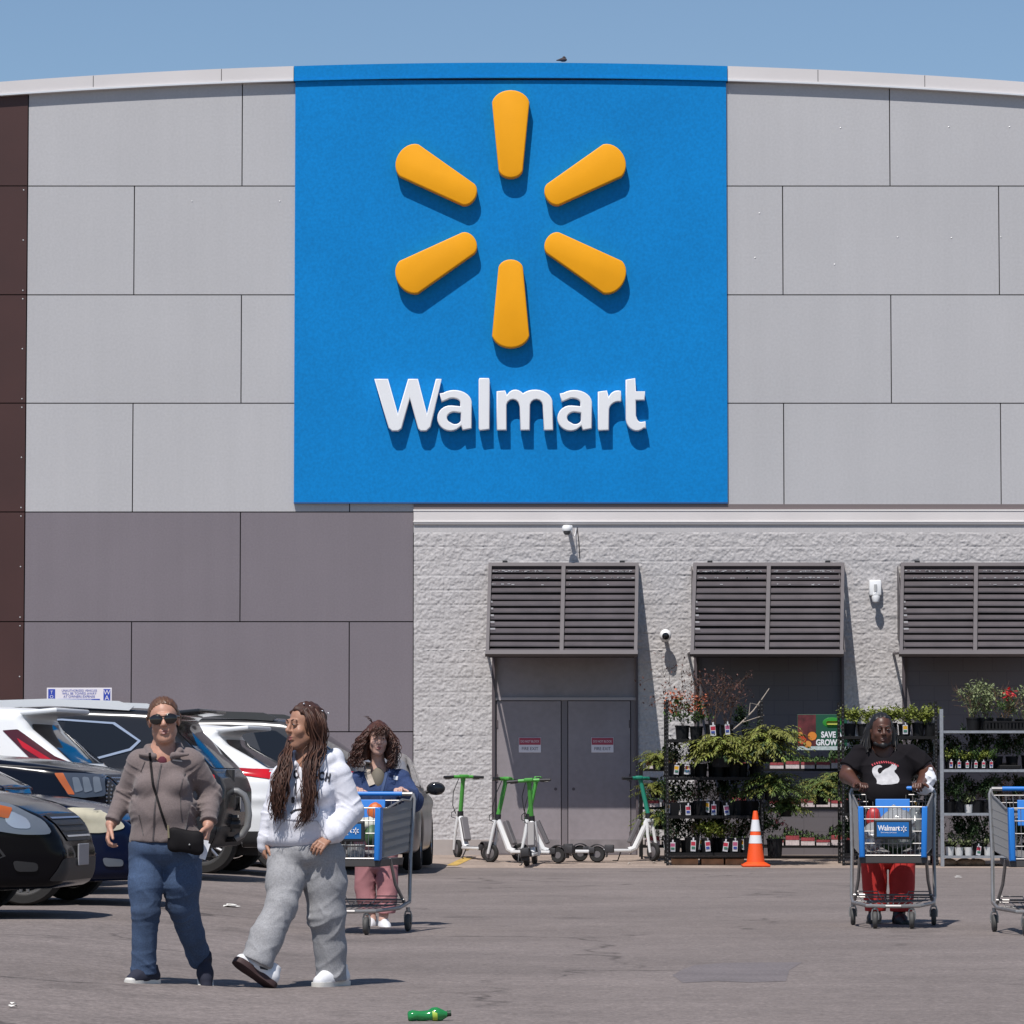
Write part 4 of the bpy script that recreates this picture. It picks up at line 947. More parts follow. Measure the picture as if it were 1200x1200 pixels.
# ================================================================== people
def rotm(yaw=0, pitch=0, roll=0): return Euler((R(pitch), R(roll), R(yaw)), 'XYZ').to_matrix()
class Fig:
    def __init__(s, px, py, label, Y=None):
        g = ground_at(px, py)
        if Y: g = at(px, 900, Y); g.z = gz(g.x, 0)
        s.o = g; s.t = thing('person', label, 'person', tuple(g))
    def J(s, px, py, d=0.):
        q = at(px, py, s.o.y + d); return (q.x - s.o.x, d, q.z - s.o.z)
def skin_head(f, c, M, sc=1., ears=True, jaw=1.):
    T = lambda p: tuple(Vector(c) + M @ (Vector(p) * sc)); Mm = [list(r) for r in M]
    E = lambda p, r, k=.02, op='u': f.ell(T(p), [v * sc for v in r], k, Mm, op)
    K = lambda a, b, ra, rb, k=.015, op='u': f.cone(T(a), T(b), ra * sc, rb * sc, k, op=op)
    E((0, .015, .035), (.075, .094, .085)); E((0, -.028, -.035), (.058 * jaw, .064, .078), .025); K((0, -.062, -.094), (0, -.058, -.088), .022 * jaw, .024 * jaw)
    K((-.043 * jaw, -.005, -.055), (-.016, -.055, -.090), .018, .019, .025); K((.043 * jaw, -.005, -.055), (.016, -.055, -.090), .018, .019, .025)
    for s_ in (-1, 1):
        E((s_ * .036, -.062, -.022), (.026, .022, .024), .018)
        E((s_ * .031, -.099, .012), (.017, .012, .011), .010, 'd')
        E((s_ * .031, -.083, .012), (.0135, .0115, .011), .004)
        if ears: E((s_ * .0745, .014, -.002), (.009, .018, .029), .006)
    K((-.034, -.084, .031), (.034, -.084, .031), .010, .010, .012)
    K((0, -.088, .02), (0, -.107, -.018), .0085, .0125, .008); K((-.011, -.098, -.023), (.011, -.098, -.023), .008, .008, .006)
    K((-.019, -.086, -.05), (.019, -.086, -.05), .0065, .0065, .006); K((-.016, -.085, -.063), (.016, -.085, -.063), .007, .007, .006)
    K((-.02, -.094, -.0565), (.02, -.094, -.0565), .003, .003, .004, 'd')
    return T
def neck(f, T, base, r=.055):
    f.cone(T((0, .02, -.06)), base, r, r * 1.12, .03)
def hand(f, w, fwd, palm, curl=(25, 35, 25), sc=1., thumb_side=1, thumb_in=.25, spread=1.):
    w = Vector(w); F = Vector(fwd).normalized(); P = Vector(palm); P = (P - F * P.dot(F)).normalized(); S = F.cross(P) * thumb_side
    for o in (.026, .009, -.009, -.025): f.cone(w + S * o * .6 * sc, w + F * .083 * sc + S * o * sc, .0135 * sc, .0115 * sc, .012)
    tips = []
    for o, L in zip((.029, .0095, -.0105, -.029), (.068, .077, .071, .055)):
        p = w + F * .085 * sc + S * o * sc; d = F + S * o * 1.5 * spread; a = 0
        for k, fr in enumerate((.44, .31, .25)):
            a += R(curl[k]); dd = (d.normalized() * math.cos(a) + P * math.sin(a)).normalized(); q = p + dd * L * fr * sc
            f.cone(p, q, (.0095 - .0008 * k) * sc, (.0088 - .0009 * k) * sc, .002); p = q
        tips.append(p)
    p = w + F * .022 * sc + S * .024 * sc; d = (F * .62 + S * .75 + P * thumb_in).normalized()
    for k, L in enumerate((.042, .034, .026)):
        q = p + d * L * sc; f.cone(p, q, (.0135 - .002 * k) * sc, (.0115 - .0018 * k) * sc, .006); p = q; d = (d + F * .35 + P * .15).normalized()
    return tips
def patchy(X, Y, Z, sd, fr=7.):
    return .5 + .5 * np.sin(fr * (1.1 * X + .7 * Y + .9 * Z) + sd * 1.7 + 1.3 * np.sin(fr * (.8 * Z - .6 * X + .3 * Y) + sd)) * np.sin(fr * (.9 * Y - 1.0 * Z + .5 * X) + 2.3 * sd)
def folds(f, amp, fr, seed, lo=None, hi=None, dirs=5):
    """soft broad drape plus a few thin creases that come and go"""
    rg = np.random.default_rng(seed); prm = []
    for _ in range(dirs):
        v = rg.normal(size=3) * np.array([1, .6, .8]); v *= fr * rg.uniform(.6, 1.5) / np.linalg.norm(v); prm.append((v, rg.uniform(0, 6.28), rg.uniform(.5, 1), rg.uniform(0, 9)))
    def fn(X, Y, Z):
        o = 0; wv = .7 * np.sin(9 * X + 7 * Z + seed) + .6 * np.sin(8 * Y - 11 * Z)
        for v, ph, a, sd in prm:
            s_ = np.abs(np.sin(.5 * (v[0] * X + v[1] * Y + v[2] * Z) + ph + wv)); o = o - a * (1 - s_) ** 3 * np.clip(patchy(X, Y, Z, sd, fr * .3) * 1.8 - .6, 0, 1)
        return amp * (1.2 * o + .35)
    f.ripple(fn, lo, hi)
def limb_folds(f, a, b, r, amp, n, seed=0, twist=2.):
    """slanting creases round a limb, strongest at its ends, broken up by patches"""
    a = np.array(a); b = np.array(b); L = np.linalg.norm(b - a); u = (b - a) / L
    lo = np.minimum(a, b) - r - .02; hi = np.maximum(a, b) + r + .02
    def fn(X, Y, Z):
        dx, dy, dz = X - a[0], Y - a[1], Z - a[2]; t = dx * u[0] + dy * u[1] + dz * u[2]; o = 0
        for k, (tw, ff) in enumerate(((1, 1.), (-1.3, .7), (.4, 1.45))):
            ang = 2 * math.pi * n * ff * t / L + tw * twist * (dx * 7 + dy * 4) + 1.1 * np.sin(15 * X + 9 * Z + seed + k) + seed * 1.9 + k * 2
            o = o + (1 - np.abs(np.sin(.5 * ang))) ** 2.5 * np.clip(patchy(X, Y, Z, seed + 3 * k, 11) * 2.2 - .8, 0, 1)
        m = np.clip(1.2 - np.minimum(t, L - t) / (.5 * L), .25, 1) * np.clip(np.minimum(t, L - t) / (.06 * L), 0, 1)
        return amp * m * (.45 - o)
    f.ripple(fn, lo, hi)
def cloth(f, name, m, parent, relax=1):
    me = f.mesh(name, relax); return link_mesh(name, me, m, parent)
def bounds(pts, pad): p = np.array(pts, float); return p.min(0) - pad, p.max(0) + pad
def shoe(parent, name, loc, yaw, pitch, upper_m, sole_m, L=.265, toe_m=None, roll=0, extra=None):
    """toes towards -y at yaw 0; loc = sole centre on the ground side"""
    M = Matrix.Translation(loc) @ Euler((R(pitch), R(roll), R(yaw)), 'XYZ').to_matrix().to_4x4(); k = L / .265
    f = Field((-.07 * k, -.16 * k, 0), (.07 * k, .16 * k, .14 * k), .005)
    V = lambda x, y, z: (x * k, y * k, z * k)
    f.cone(V(0, .085, .045), V(0, -.02, .048), .040 * k, .042 * k, .03); f.cone(V(0, -.02, .045), V(.004, -.095, .032), .044 * k, .034 * k, .03)
    f.cone(V(0, .075, .06), V(0, .07, .105), .040 * k, .040 * k, .03); f.cone(V(0, .0, .075), V(0, -.06, .058), .024 * k, .022 * k, .03)
    f.cut(V(0, 0, .024), (0, 0, -1)); f.cut(V(0, .07, .115), (0, 0, 1)); folds(f, .0012, 90, 3)
    me = f.mesh(name, 1); o = link_mesh(name, me, upper_m, parent); o.matrix_local = M
    def ol(s_=1.): return [(s_ * p[0] * k, p[1] * k) for p in smooth_poly([(-.036, .13), (.036, .13), (.042, .06), (.036, 0), (.050, -.06), (.040, -.128), (-.030, -.135), (-.048, -.07), (-.036, 0), (-.042, .06)], 2)]
    b = MB(); b.prism(ol(), 'z', 0, .030 * k, bev=.004); so = b.build('sole', sole_m, o, True)
    if toe_m:
        b = MB(); b.ell(V(.003, -.105, .032), V(.036, .028, .022), 14, 8); b.build('toe_cap', toe_m, o, True)
    b = MB()
    for q in range(4): b.tube([V(-.02, .01 - .022 * q, .092 - .010 * q), V(0, .006 - .022 * q, .097 - .010 * q), V(.02, .01 - .022 * q, .092 - .010 * q)], .0035 * k, 5)
    b.build('laces', white_cloth, o)
    return o, M
white_cloth = mat('white_cotton', (.74, .75, .79), .9)
def face_bits(parent, T, M, lip_m, brow_m, eyes=True, smile=False):
    R3 = M.to_euler()
    def rb(b, nm, m): return b.build(nm, m, parent, True)
    if eyes:
        for s_ in (-1, 1):
            b = MB(); b.ell(T((s_ * .031, -.0905, .012)), (.0095, .006, .0042), 10, 6, rot=R3); e = rb(b, 'eye', mat('eye_white', (.26, .24, .23), .4))
            b = MB(); b.ell(T((s_ * .031, -.0945, .012)), (.0048, .004, .0048), 10, 6, rot=R3); b.build('iris', mat('iris', (.02, .012, .008), .2), e, True)
    for s_ in (-1, 1):
        b = MB(); b.tube([T((s_ * .016, -.0935, .032)), T((s_ * .032, -.092, .037)), T((s_ * .047, -.079, .032))], [.0035, .0038, .002], 6); rb(b, 'eyebrow', brow_m)
    b = MB(); b.tube([T((-.021, -.088, -.0535)), T((0, -.0925, -.052)), T((.021, -.088, -.0535))], [.003, .005, .003], 7); b.tube([T((-.018, -.087, -.062)), T((0, -.092, -.065)), T((.018, -.087, -.062))], [.003, .006, .003], 7); rb(b, 'lips', lip_m)
def strands(parent, name, m, paths, r0, r1, rng, per=8, spread=.02, wave=.012, wl=.07, curl=0.):
    """locks of hair that follow given guide paths"""
    b = MB()
    for P in paths:
        P = [Vector(p) for p in P]
        for _ in range(per):
            off = Vector((rng.gauss(0, spread), rng.gauss(0, spread), rng.gauss(0, spread * .4))); ph = rng.uniform(0, 6.28); cut_ = rng.uniform(.78, 1.0); n = max(int(9 * len(P)), 8)
            pts = []; seg = len(P) - 1; sx_, sy_ = rng.uniform(.5, 1.2), rng.uniform(.5, 1.2)
            for i in range(n + 1):
                t = i / n * seg * cut_; k = min(int(t), seg - 1); u = t - k
                p0, p1, p2, p3 = P[max(k - 1, 0)], P[k], P[k + 1], P[min(k + 2, seg)]
                q = .5 * ((2 * p1) + (p2 - p0) * u + (2 * p0 - 5 * p1 + 4 * p2 - p3) * u * u + (3 * p1 - p0 - 3 * p2 + p3) * u ** 3)
                g = min(1, i / n * 2.2)
                s = i / n * sum((P[j + 1] - P[j]).length for j in range(seg))
                q = q + off * g + Vector((sx_ * math.sin(s * 6.28 / wl + ph), sy_ * math.cos(s * 6.28 / wl * (1 if curl else .8) + ph), 0)) * wave * g
                pts.append(q)
            b.tube(pts, [r0 + (r1 - r0) * (i / n) ** 1.5 for i in range(n + 1)], 5)
    return b.build(name, m, parent, True, 80)
skin_a = mat('fair_skin', (.46, .25, .18), .48, noise=(22, .10), fine=(90, .06), spec=.35, sub=.08); skin_b = mat('tan_skin', (.35, .185, .125), .48, noise=(22, .10), fine=(90, .06), spec=.35, sub=.08)
skin_c = mat('pale_skin', (.50, .31, .25), .5, noise=(14, .06), spec=.35, sub=.08); skin_d = mat('deep_brown_skin', (.085, .036, .024), .42, noise=(14, .08), spec=.4)
hair_br = mat('brown_hair', (.105, .05, .027), .42, noise=(40, .35), spec=.5); hair_dk = mat('dark_brown_hair', (.045, .018, .012), .55, noise=(50, .4), spec=.35); hair_curl = mat('curly_auburn_hair', (.065, .024, .015), .45, noise=(40, .4)); hair_blk = mat('black_hair', (.010, .008, .008), .5)
lip_a = mat('lips', (.33, .11, .10), .4); lip_d = mat('dark_lips', (.11, .045, .04), .4)

# ------------------------------------------------------------ woman in the grey fleece
W1 = Fig(186, 1153, 'woman in sunglasses, grey zip fleece and blue jeans walking with a black shoulder bag'); J = W1.J; t = W1.t
M1 = rotm(4, 0, -4); hc = J(192, 845, -.02); sc = 1.05
f = Field(*bounds([J(115, 815), J(268, 1160), (0, -.3, 0), (0, .35, 0)], .02), .0048)
T1 = skin_head(f, hc, M1, sc, jaw=1.0); neck(f, T1, J(191, 890, .02), .056)
f.cone(J(191, 890, .02), J(191, 990, .02), .09, .12, .05); f.cone(J(165, 894, .02), J(218, 892, .02), .05, .05, .05)
aL = [J(164, 894), J(147, 932, .05), J(130, 966, -.03)]; aR = [J(224, 894), J(246, 930, .07), J(244, 967, -.06)]
f.chain(aL, [.045, .04, .030], .03); f.chain(aR, [.045, .04, .030], .03)
hand(f, aL[2], Vector(J(124, 992, -.06)) - Vector(aL[2]), (.75, .1, 0), (32, 45, 30), .98, 1)
hand(f, aR[2], Vector(J(240, 992, -.10)) - Vector(aR[2]), (-.8, .15, .1), (40, 50, 35), .98, -1)
f.cone(J(180, 990, .02), J(172, 1070, -.02), .07, .05, .03); f.cone(J(172, 1070, -.02), J(170, 1140, -.02), .05, .035, .03)
f.cone(J(208, 990, .02), J(214, 1062, .1), .07, .05, .03); f.cone(J(214, 1062, .1), J(233, 1122, .28), .05, .035, .03)
cloth(f, 'body', skin_a, t)
fleece = mat('grey_fleece', (.155, .122, .118), .95, noise=(5, .06), fine=(120, .12), bump=(260, .0018), sheen=.15)
f = Field(*bounds([J(112, 868), J(270, 992), (0, -.26, 0), (0, .28, 0)], .02), .0058)
f.ell(J(190, 915, .01), (.168, .125, .17), .03); f.ell(J(191, 950, -.01), (.185, .155, .16), .05); f.ell(J(194, 984, 0), (.196, .16, .13), .05)
f.cone(J(166, 892, .01), J(219, 890, .01), .066, .066, .05, .9)
f.ell(J(174, 921, -.085), (.075, .065, .07), .03); f.ell(J(206, 921, -.085), (.075, .065, .07), .03)
f.chain([J(162, 895), aL[1], J(132, 961, -.03)], [.066, .057, .044], .03); f.chain([J(226, 895), aR[1], J(245, 962, -.05)], [.068, .062, .047], .03)
f.cut(J(131, 963, -.03), Vector(aL[2]) - Vector(aL[1]), lo=J(115, 985, -.2), hi=J(141, 955, .1)); f.cut(J(245, 964, -.05), Vector(aR[2]) - Vector(aR[1]), lo=J(234, 990, -.2), hi=J(262, 955, .1))
f.cut(J(195, 987, 0), (-.03, 0, -1), lo=J(150, 1030, -.3), hi=J(233, 970, .3))
limb_folds(f, aL[0], aL[1], .07, .008, 3.2, 1); limb_folds(f, aL[1], J(132, 961, -.03), .06, .009, 4.0, 2); limb_folds(f, aR[0], aR[1], .07, .008, 3.0, 3); limb_folds(f, aR[1], J(245, 962, -.05), .06, .011, 4.0, 4)
folds(f, .006, 34, 5, J(150, 990, -.25), J(232, 900, .25))
f.chain([J(186, 888, -.085), J(176, 882, -.055), J(173, 876, .0), J(190, 871, .06), J(210, 874, .0), J(211, 880, -.05), J(201, 888, -.085)], [.011, .015, .017, .017, .017, .015, .011], .012)
f.chain([J(203, 885, -.09), J(220, 884, -.09)], [.018, .009], .012); f.chain([J(181, 886, -.088), J(164, 884, -.07)], [.018, .009], .012)
f.cone(T1((0, .02, -.05)), J(191, 886, -.045), .060, .055, .008, op='d')
jk = cloth(f, 'fleece_jacket', fleece, t); bj = bvh_of(jk)
def strip(name, m, parent, bv, pts, wdt=.006, off=.003, axis=(0, 1, 0)):
    """narrow band laid on a garment along points given in (x, z)"""
    b = MB(); P = []
    for (x, z) in pts:
        h_ = bv.ray_cast(Vector((x, -3, z)), Vector(axis)); P.append((h_[0] if h_[0] is not None else Vector((x, -.1, z))) - Vector(axis) * off)
    n = len(P)
    for i in range(n - 1):
        d = (P[i + 1] - P[i]).normalized(); s_ = d.cross(Vector(axis)).normalized() * wdt / 2; u = -Vector(axis) * .002
        vs = [b.bm.verts.new(q) for q in (P[i] + s_, P[i] - s_, P[i + 1] - s_, P[i + 1] + s_, P[i] + s_ + u, P[i] - s_ + u, P[i + 1] - s_ + u, P[i + 1] + s_ + u)]
        for q in ((0, 1, 2, 3), (7, 6, 5, 4), (0, 4, 5, 1), (1, 5, 6, 2), (2, 6, 7, 3), (3, 7, 4, 0)): b.bm.faces.new([vs[v] for v in q])
    return b.build(name, m, parent)
def xz(F_, *q):
    out = []
    for (px, py) in q: v = F_.J(px, py, -.12); out.append((v[0], v[2]))
    return out
def dense(pts, n=14):
    o = []
    for i in range(n + 1):
        u = i / n * (len(pts) - 1); k = min(int(u), len(pts) - 2); u -= k; o.append((pts[k][0] * (1 - u) + pts[k + 1][0] * u, pts[k][1] * (1 - u) + pts[k + 1][1] * u))
    return o
zip_m = mat('dark_zip', (.05, .04, .042), .6)
strip('zip', zip_m, jk, bj, dense(xz(W1, (189, 893), (185, 915), (182, 950), (180, 984)), 30), .008)
strip('chest_mark', mat('pale_thread', (.5, .46, .44), .8), jk, bj, dense(xz(W1, (201.5, 890.5), (212.5, 892)), 5), .008)
strip('seam', zip_m, jk, bj, dense(xz(W1, (216, 905), (211, 930), (213, 960)), 12), .004); strip('seam', zip_m, jk, bj, dense(xz(W1, (164, 905), (169, 892)), 5), .003)
strip('pocket', zip_m, jk, bj, dense(xz(W1, (221, 950), (216, 976)), 7), .010); strip('pocket', zip_m, jk, bj, dense(xz(W1, (163, 955), (168, 978)), 7), .006)
b = MB(); b.ell(J(190, 892, -.062), (.030, .016, .034), 12, 8); b.build('undershirt', mat('maroon_cotton', (.11, .02, .035), .9), t, True)
denim = mat('blue_denim', (.042, .072, .138), .9, noise=(3.5, .28), fine=(140, .22), bump=(300, .0014))
f = Field(*bounds([J(145, 975), J(256, 1152), (0, -.24, 0), (0, .42, 0)], .02), .0056)
f.ell(J(193, 993, 0), (.196, .15, .12), .04)
kL, kR = J(171, 1068, -.05), J(214, 1060, .05); qL, qR = J(168, 1141, -.02), J(234, 1124, .26)
f.chain([J(173, 1004, 0), J(171, 1036, -.03), kL, J(169, 1105, -.03), qL], [.104, .096, .079, .066, .072], .015)
f.chain([J(214, 1003, .0), J(213, 1034, .01), kR, J(225, 1096, .16), qR], [.110, .106, .088, .069, .064], .015)
f.cut(J(168, 1141, 0), (0, .1, -1), lo=J(140, 1170, -.3), hi=J(200, 1130, .2)); f.cut(J(236, 1128, .28), Vector(qR) - Vector(J(225, 1096, .16)), lo=J(218, 1150, .05), hi=J(258, 1112, .45))
limb_folds(f, kL, qL, .09, .0055, 5.0, 3, 4); limb_folds(f, J(173, 1004), kL, .11, .0055, 3, 2, 5); limb_folds(f, kR, qR, .09, .0055, 4.5, 5, 4); limb_folds(f, J(214, 1003), kR, .11, .0055, 3, 4, 5); folds(f, .0035, 50, 8)
cloth(f, 'jeans', denim, t)
navy_c = mat('navy_canvas', (.016, .018, .035), .85); rubber_w = mat('white_rubber', (.62, .60, .56), .6)
shoe(t, 'sneaker', J(167, 1154.5, -.04), -38, 0, navy_c, rubber_w, .25, rubber_w)
shoe(t, 'sneaker', J(239, 1143, .26), 12, 52, navy_c, rubber_w, .25, rubber_w)
# hair drawn back, sunglasses
f = Field(*bounds([Vector(hc) - Vector((.17, .17, .2)), Vector(hc) + Vector((.17, .19, .18))], .0), .004)
Mm = [list(r) for r in M1]
f.ell(T1((0, .020, .040)), [v * sc for v in (.0805, .0990, .0900)], .01, Mm); f.cone(T1((-.078, .02, .02)), T1((-.072, .06, -.005)), .014, .018, .02); f.cone(T1((.078, .02, .02)), T1((.072, .06, -.005)), .014, .018, .02); f.ell(T1((0, .115, -.01)), (.045, .04, .05), .03, Mm); f.cone(T1((0, .12, -.02)), T1((.02, .13, -.14)), .03, .015, .02)
n1 = M1 @ Vector((0, -.80, -.60)); f.cut(T1((0, -.055, .078)), n1, .01)
f.ripple(lambda X, Y, Z: .0014 * np.sin(300 * (X - hc[0]) + 40 * np.sin(9 * (Z - hc[2]))) + .0012 * np.sin(520 * (X - hc[0]) + 60 * (Y - hc[1])) + .003 * np.exp(-((X - hc[0] + .012) / .004) ** 2) + 0 * Z)
cloth(f, 'hair', hair_br, t)
face_bits(t, T1, M1, lip_a, hair_br, eyes=False, smile=True)
shade_m = mat('sunglass_lens', (.012, .010, .010), .08, spec=.7)
b = MB()
for s_ in (-1, 1):
    b.ell(T1((s_ * .037, -.097, .009)), (.037, .010, .028), 18, 10, rot=rotm(4 + s_ * 14, 0, -4).to_euler())
b.tube([T1((-.02, -.106, .022)), T1((.02, -.106, .022))], .004, 6)
for s_ in (-1, 1): b.tube([T1((s_ * .064, -.088, .020)), T1((s_ * .08, -.04, .018)), T1((s_ * .082, .015, .012))], .0042, 6)
b.build('sunglasses', shade_m, t, True, 60)
# shoulder bag and its strap (lies across the jacket)
bag = thing('shoulder_bag', 'black shoulder bag with a thin strap across the grey fleece', 'bag', tuple(W1.o)); bag_m = mat('black_leather', (.008, .007, .008), .7, spec=.15)
f = Field(*bounds([J(192, 960, -.28), J(244, 1008, -.05)], .03), .005)
f.cone(J(203, 976, -.19), J(232, 980, -.18), .022, .022, .02, .6); f.cone(J(203, 991, -.19), J(232, 995, -.18), .026, .026, .03, .6); f.cone(J(203, 975, -.19), J(203, 992, -.19), .022, .026, .02, .6); f.cone(J(232, 980, -.18), J(232, 996, -.18), .022, .026, .02, .6)
f.cone(J(211, 984, -.19), J(225, 987, -.19), .045, .045, .03, .45); folds(f, .0015, 60, 4)
cloth(f, 'bag_body', bag_m, bag)
sp = strip('strap', bag_m, bag, bj, dense(xz(W1, (175, 882), (176, 895), (180, 920), (188, 945), (196, 970)), 26), .013, .006)
b = MB(); b.tube([J(197, 967, -.20), J(198, 982, -.205)], .006, 8); b.build('buckle', mat('brass', (.45, .34, .2), .3, .9), bag, True)
b = MB(); b.ell(J(222, 990, -.214), (.006, .004, .006), 8, 6); b.build('clasp', mat('dull_metal', (.25, .25, .25), .4, .8), bag, True)
pp = thing('receipt', 'folded white receipt held in the hand of the woman in grey fleece', 'paper', J(239, 993, -.12)); pp.location = Vector(J(239, 991, -.135)) + W1.o
b = MB(); b.box((0, 0, -.02), (.034, .006, .10), rot=(0, R(10), R(20))); b.box((.006, .004, -.03), (.03, .005, .09), rot=(0, R(18), R(10))); b.build('paper', white_cloth, pp)

# ------------------------------------------------------------ girl in the white hoodie
W2 = Fig(352, 1156, 'girl with long braided brown hair in white hoodie and grey sweatpants, striding'); J = W2.J; t = W2.t
M2 = rotm(-52, 0, 0); hc = J(357, 852, -.02); sc = 1.08
f = Field(*bounds([J(298, 815), J(425, 1160), (0, -.38, 0), (0, .3, 0)], .02), .0048)
T2 = skin_head(f, hc, M2, sc); neck(f, T2, J(360, 898, .01), .052)
f.cone(J(360, 896, .02), J(360, 1000, .02), .08, .11, .05); f.cone(J(333, 908, .02), J(390, 905, .02), .05, .05, .05)
aL = [J(331, 912, .02), J(321, 955, .05), J(311, 985, .02)]; aR = [J(396, 908, .02), J(409, 950, .03), J(388, 980, -.10)]
f.chain(aL, [.045, .04, .03], .03); f.chain(aR, [.045, .04, .029], .03)
hand(f, aL[2], (-.1, -.1, -1), (.9, .2, 0), (40, 50, 40), .9, 1)
hand(f, aR[2], Vector(J(370, 993, -.18)) - Vector(aR[2]), (.15, .75, -.45), (22, 30, 20), .98, -1, spread=1.6)
f.chain([J(340, 1000, .0), J(326, 1065, -.15), J(300, 1130, -.28)], [.07, .05, .035], .03); f.chain([J(378, 1000, .03), J(383, 1075, .05), J(388, 1145, .10)], [.07, .05, .035], .03)
cloth(f, 'body', skin_b, t)
hood_m = mat('white_sweatshirt', (.66, .665, .73), .95, fine=(70, .05), bump=(240, .0012), sheen=.1)
f = Field(*bounds([J(300, 868), J(424, 1000), (0, -.28, 0), (0, .26, 0)], .02), .0056)
f.ell(J(362, 922, .02), (.175, .135, .175), .03); f.ell(J(352, 962, -.01), (.185, .155, .13), .05); f.ell(J(350, 982, 0), (.185, .15, .09), .04)
f.cone(J(335, 909, .02), J(388, 906, .02), .068, .07, .05, .9)
f.ell(J(346, 930, -.09), (.07, .06, .065), .03); f.ell(J(374, 930, -.085), (.07, .06, .065), .03)
f.chain([J(331, 912, .02), J(321, 955, .05), J(312, 983, .02)], [.068, .066, .05], .03); f.chain([J(396, 908, .02), J(409, 950, .03), J(392, 975, -.09)], [.076, .078, .064], .03)
f.chain([J(311, 984, .02), J(310, 992, .02)], [.043, .040], .01); f.chain([J(392, 975, -.09), J(387, 980, -.105)], [.05, .046], .008)
f.ell(J(380, 893, .085), (.105, .075, .052), .03); f.ell(J(393, 889, .05), (.05, .06, .06), .03); f.chain([J(345, 896, -.075), J(338, 890, -.03), J(350, 884, .05), J(376, 884, .06), J(385, 890, -.01), J(372, 897, -.07)], [.020, .028, .03, .034, .034, .022], .02)
f.cone(T2((0, .02, -.05)), J(358, 899, -.03), .058, .05, .01, op='d')
lo_, hi_ = J(314, 1040, -.3), J(404, 975, .3)
f.cut(J(352, 991, 0), (.03, .05, -1), .006, lo_, hi_)
limb_folds(f, aR[0], aR[1], .08, .0075, 2.6, 1, 5); limb_folds(f, aR[1], J(392, 975, -.09), .08, .009, 2.6, 2, 5); limb_folds(f, aL[0], aL[1], .07, .007, 3, 3, 4); limb_folds(f, aL[1], aL[2], .06, .007, 3, 4, 4)
folds(f, .0075, 30, 15, J(320, 992, -.25), J(398, 905, .25))
hd = cloth(f, 'hoodie', hood_m, t, 1); bh = bvh_of(hd)
ink2 = mat('dark_print', (.035, .035, .045), .85)
def chest_text(fig, txt, px, py, size, m, parent, bv, sx=1., bold=.002, rot=0.):
    me = text_mesh(txt, size, bold=bold, sx=sx); v = fig.J(px, py, 0)
    bm = bmesh.new(); bm.from_mesh(me); bmesh.ops.triangulate(bm, faces=bm.faces[:])
    bmesh.ops.subdivide_edges(bm, edges=bm.edges[:], cuts=1); bm.to_mesh(me); bm.free()
    me.transform(Matrix.Translation((v[0], 0, v[2])) @ Matrix.Rotation(rot, 4, 'Y')); drape_mesh(me, bv, (0, 1, 0), .0035, lim=3)
    return link_mesh('lettering', me, m, parent)
for tx, px, py, sz, sxx, rt in (('N', 338.5, 912, .062, .62, R(-2)), ('O', 348.5, 912, .062, .62, 0), ('B', 357, 912, .062, .62, 0), ('EA', 368, 912.5, .062, .62, R(4)), ('C', 377, 914, .062, .62, R(7)), ('H', 384, 915.5, .062, .62, R(10)),
                            ('A', 338, 930, .075, .62, 0), ('I', 348, 930, .078, .7, 0), ('M', 363, 932, .075, .75, R(4)), ('S', 345, 940, .04, .8, 0), ('R', 372, 935, .045, .8, R(8))):
    chest_text(W2, tx, px, py, sz, ink2, hd, bh, sxx, .0035, rt)
strip('print_arc', ink2, hd, bh, dense(xz(W2, (341, 953), (344, 950), (352, 948.5), (360, 950)), 10), .012); strip('pocket_seam', mat('soft_grey_seam', (.42, .42, .48), .9), hd, bh, dense(xz(W2, (322, 976), (334, 960), (372, 962), (384, 982)), 24), .005)
strip('neck_placket', mat('pale_lilac_seam', (.45, .45, .52), .9), hd, bh, dense(xz(W2, (349, 899), (349, 909)), 5), .006)
sweat = mat('grey_marl_jersey', (.285, .285, .298), .95, noise=(8, .06), fine=(110, .16), bump=(220, .0014))
f = Field(*bounds([J(278, 985), J(416, 1154), (0, -.42, 0), (0, .3, 0)], .02), .0056)
f.ell(J(358, 998, .01), (.195, .15, .11), .04)
kL, kR = J(330, 1060, -.14), J(383, 1072, .03); qL, qR = J(301, 1126, -.27), J(389, 1149, .09)
f.chain([J(337, 1006, .0), J(334, 1034, -.07), kL, J(312, 1100, -.22), qL], [.112, .104, .088, .092, .092], .03)
f.chain([J(378, 1006, .02), J(381, 1036, .03), kR, J(387, 1112, .07), qR], [.128, .118, .104, .088, .086], .03)
f.cut(J(301, 1128, -.27), (-.45, -.1, -1), .005, J(270, 1165, -.5), J(334, 1110, 0)); f.cut(J(389, 1149, .09), (0, .05, -1), .005, J(362, 1175, -.1), J(425, 1138, .3))
limb_folds(f, kL, qL, .1, .0085, 2.6, 3, 6); limb_folds(f, J(337, 1006), kL, .11, .007, 2.4, 2, 6); limb_folds(f, kR, qR, .1, .0075, 2.2, 5, 7); limb_folds(f, J(378, 1006), kR, .12, .006, 2, 4, 6); folds(f, .006, 34, 28)
cloth(f, 'sweatpants', sweat, t)
leather_w = mat('white_leather', (.70, .70, .72), .45); sole_dk = mat('dark_gum_sole', (.045, .022, .022), .7)
so, SM = shoe(t, 'sneaker', J(297, 1144, -.29), -62, -36, leather_w, sole_dk, .285, roll=-14)
b = MB(); b.tube([(.046, .04, .06), (.047, .0, .045), (.044, -.045, .055)], [.003, .008, .002], 6); b.build('side_flash', ink2, so)
so, SM = shoe(t, 'sneaker', J(388, 1157, .06), -38, 0, leather_w, rubber_w, .285)
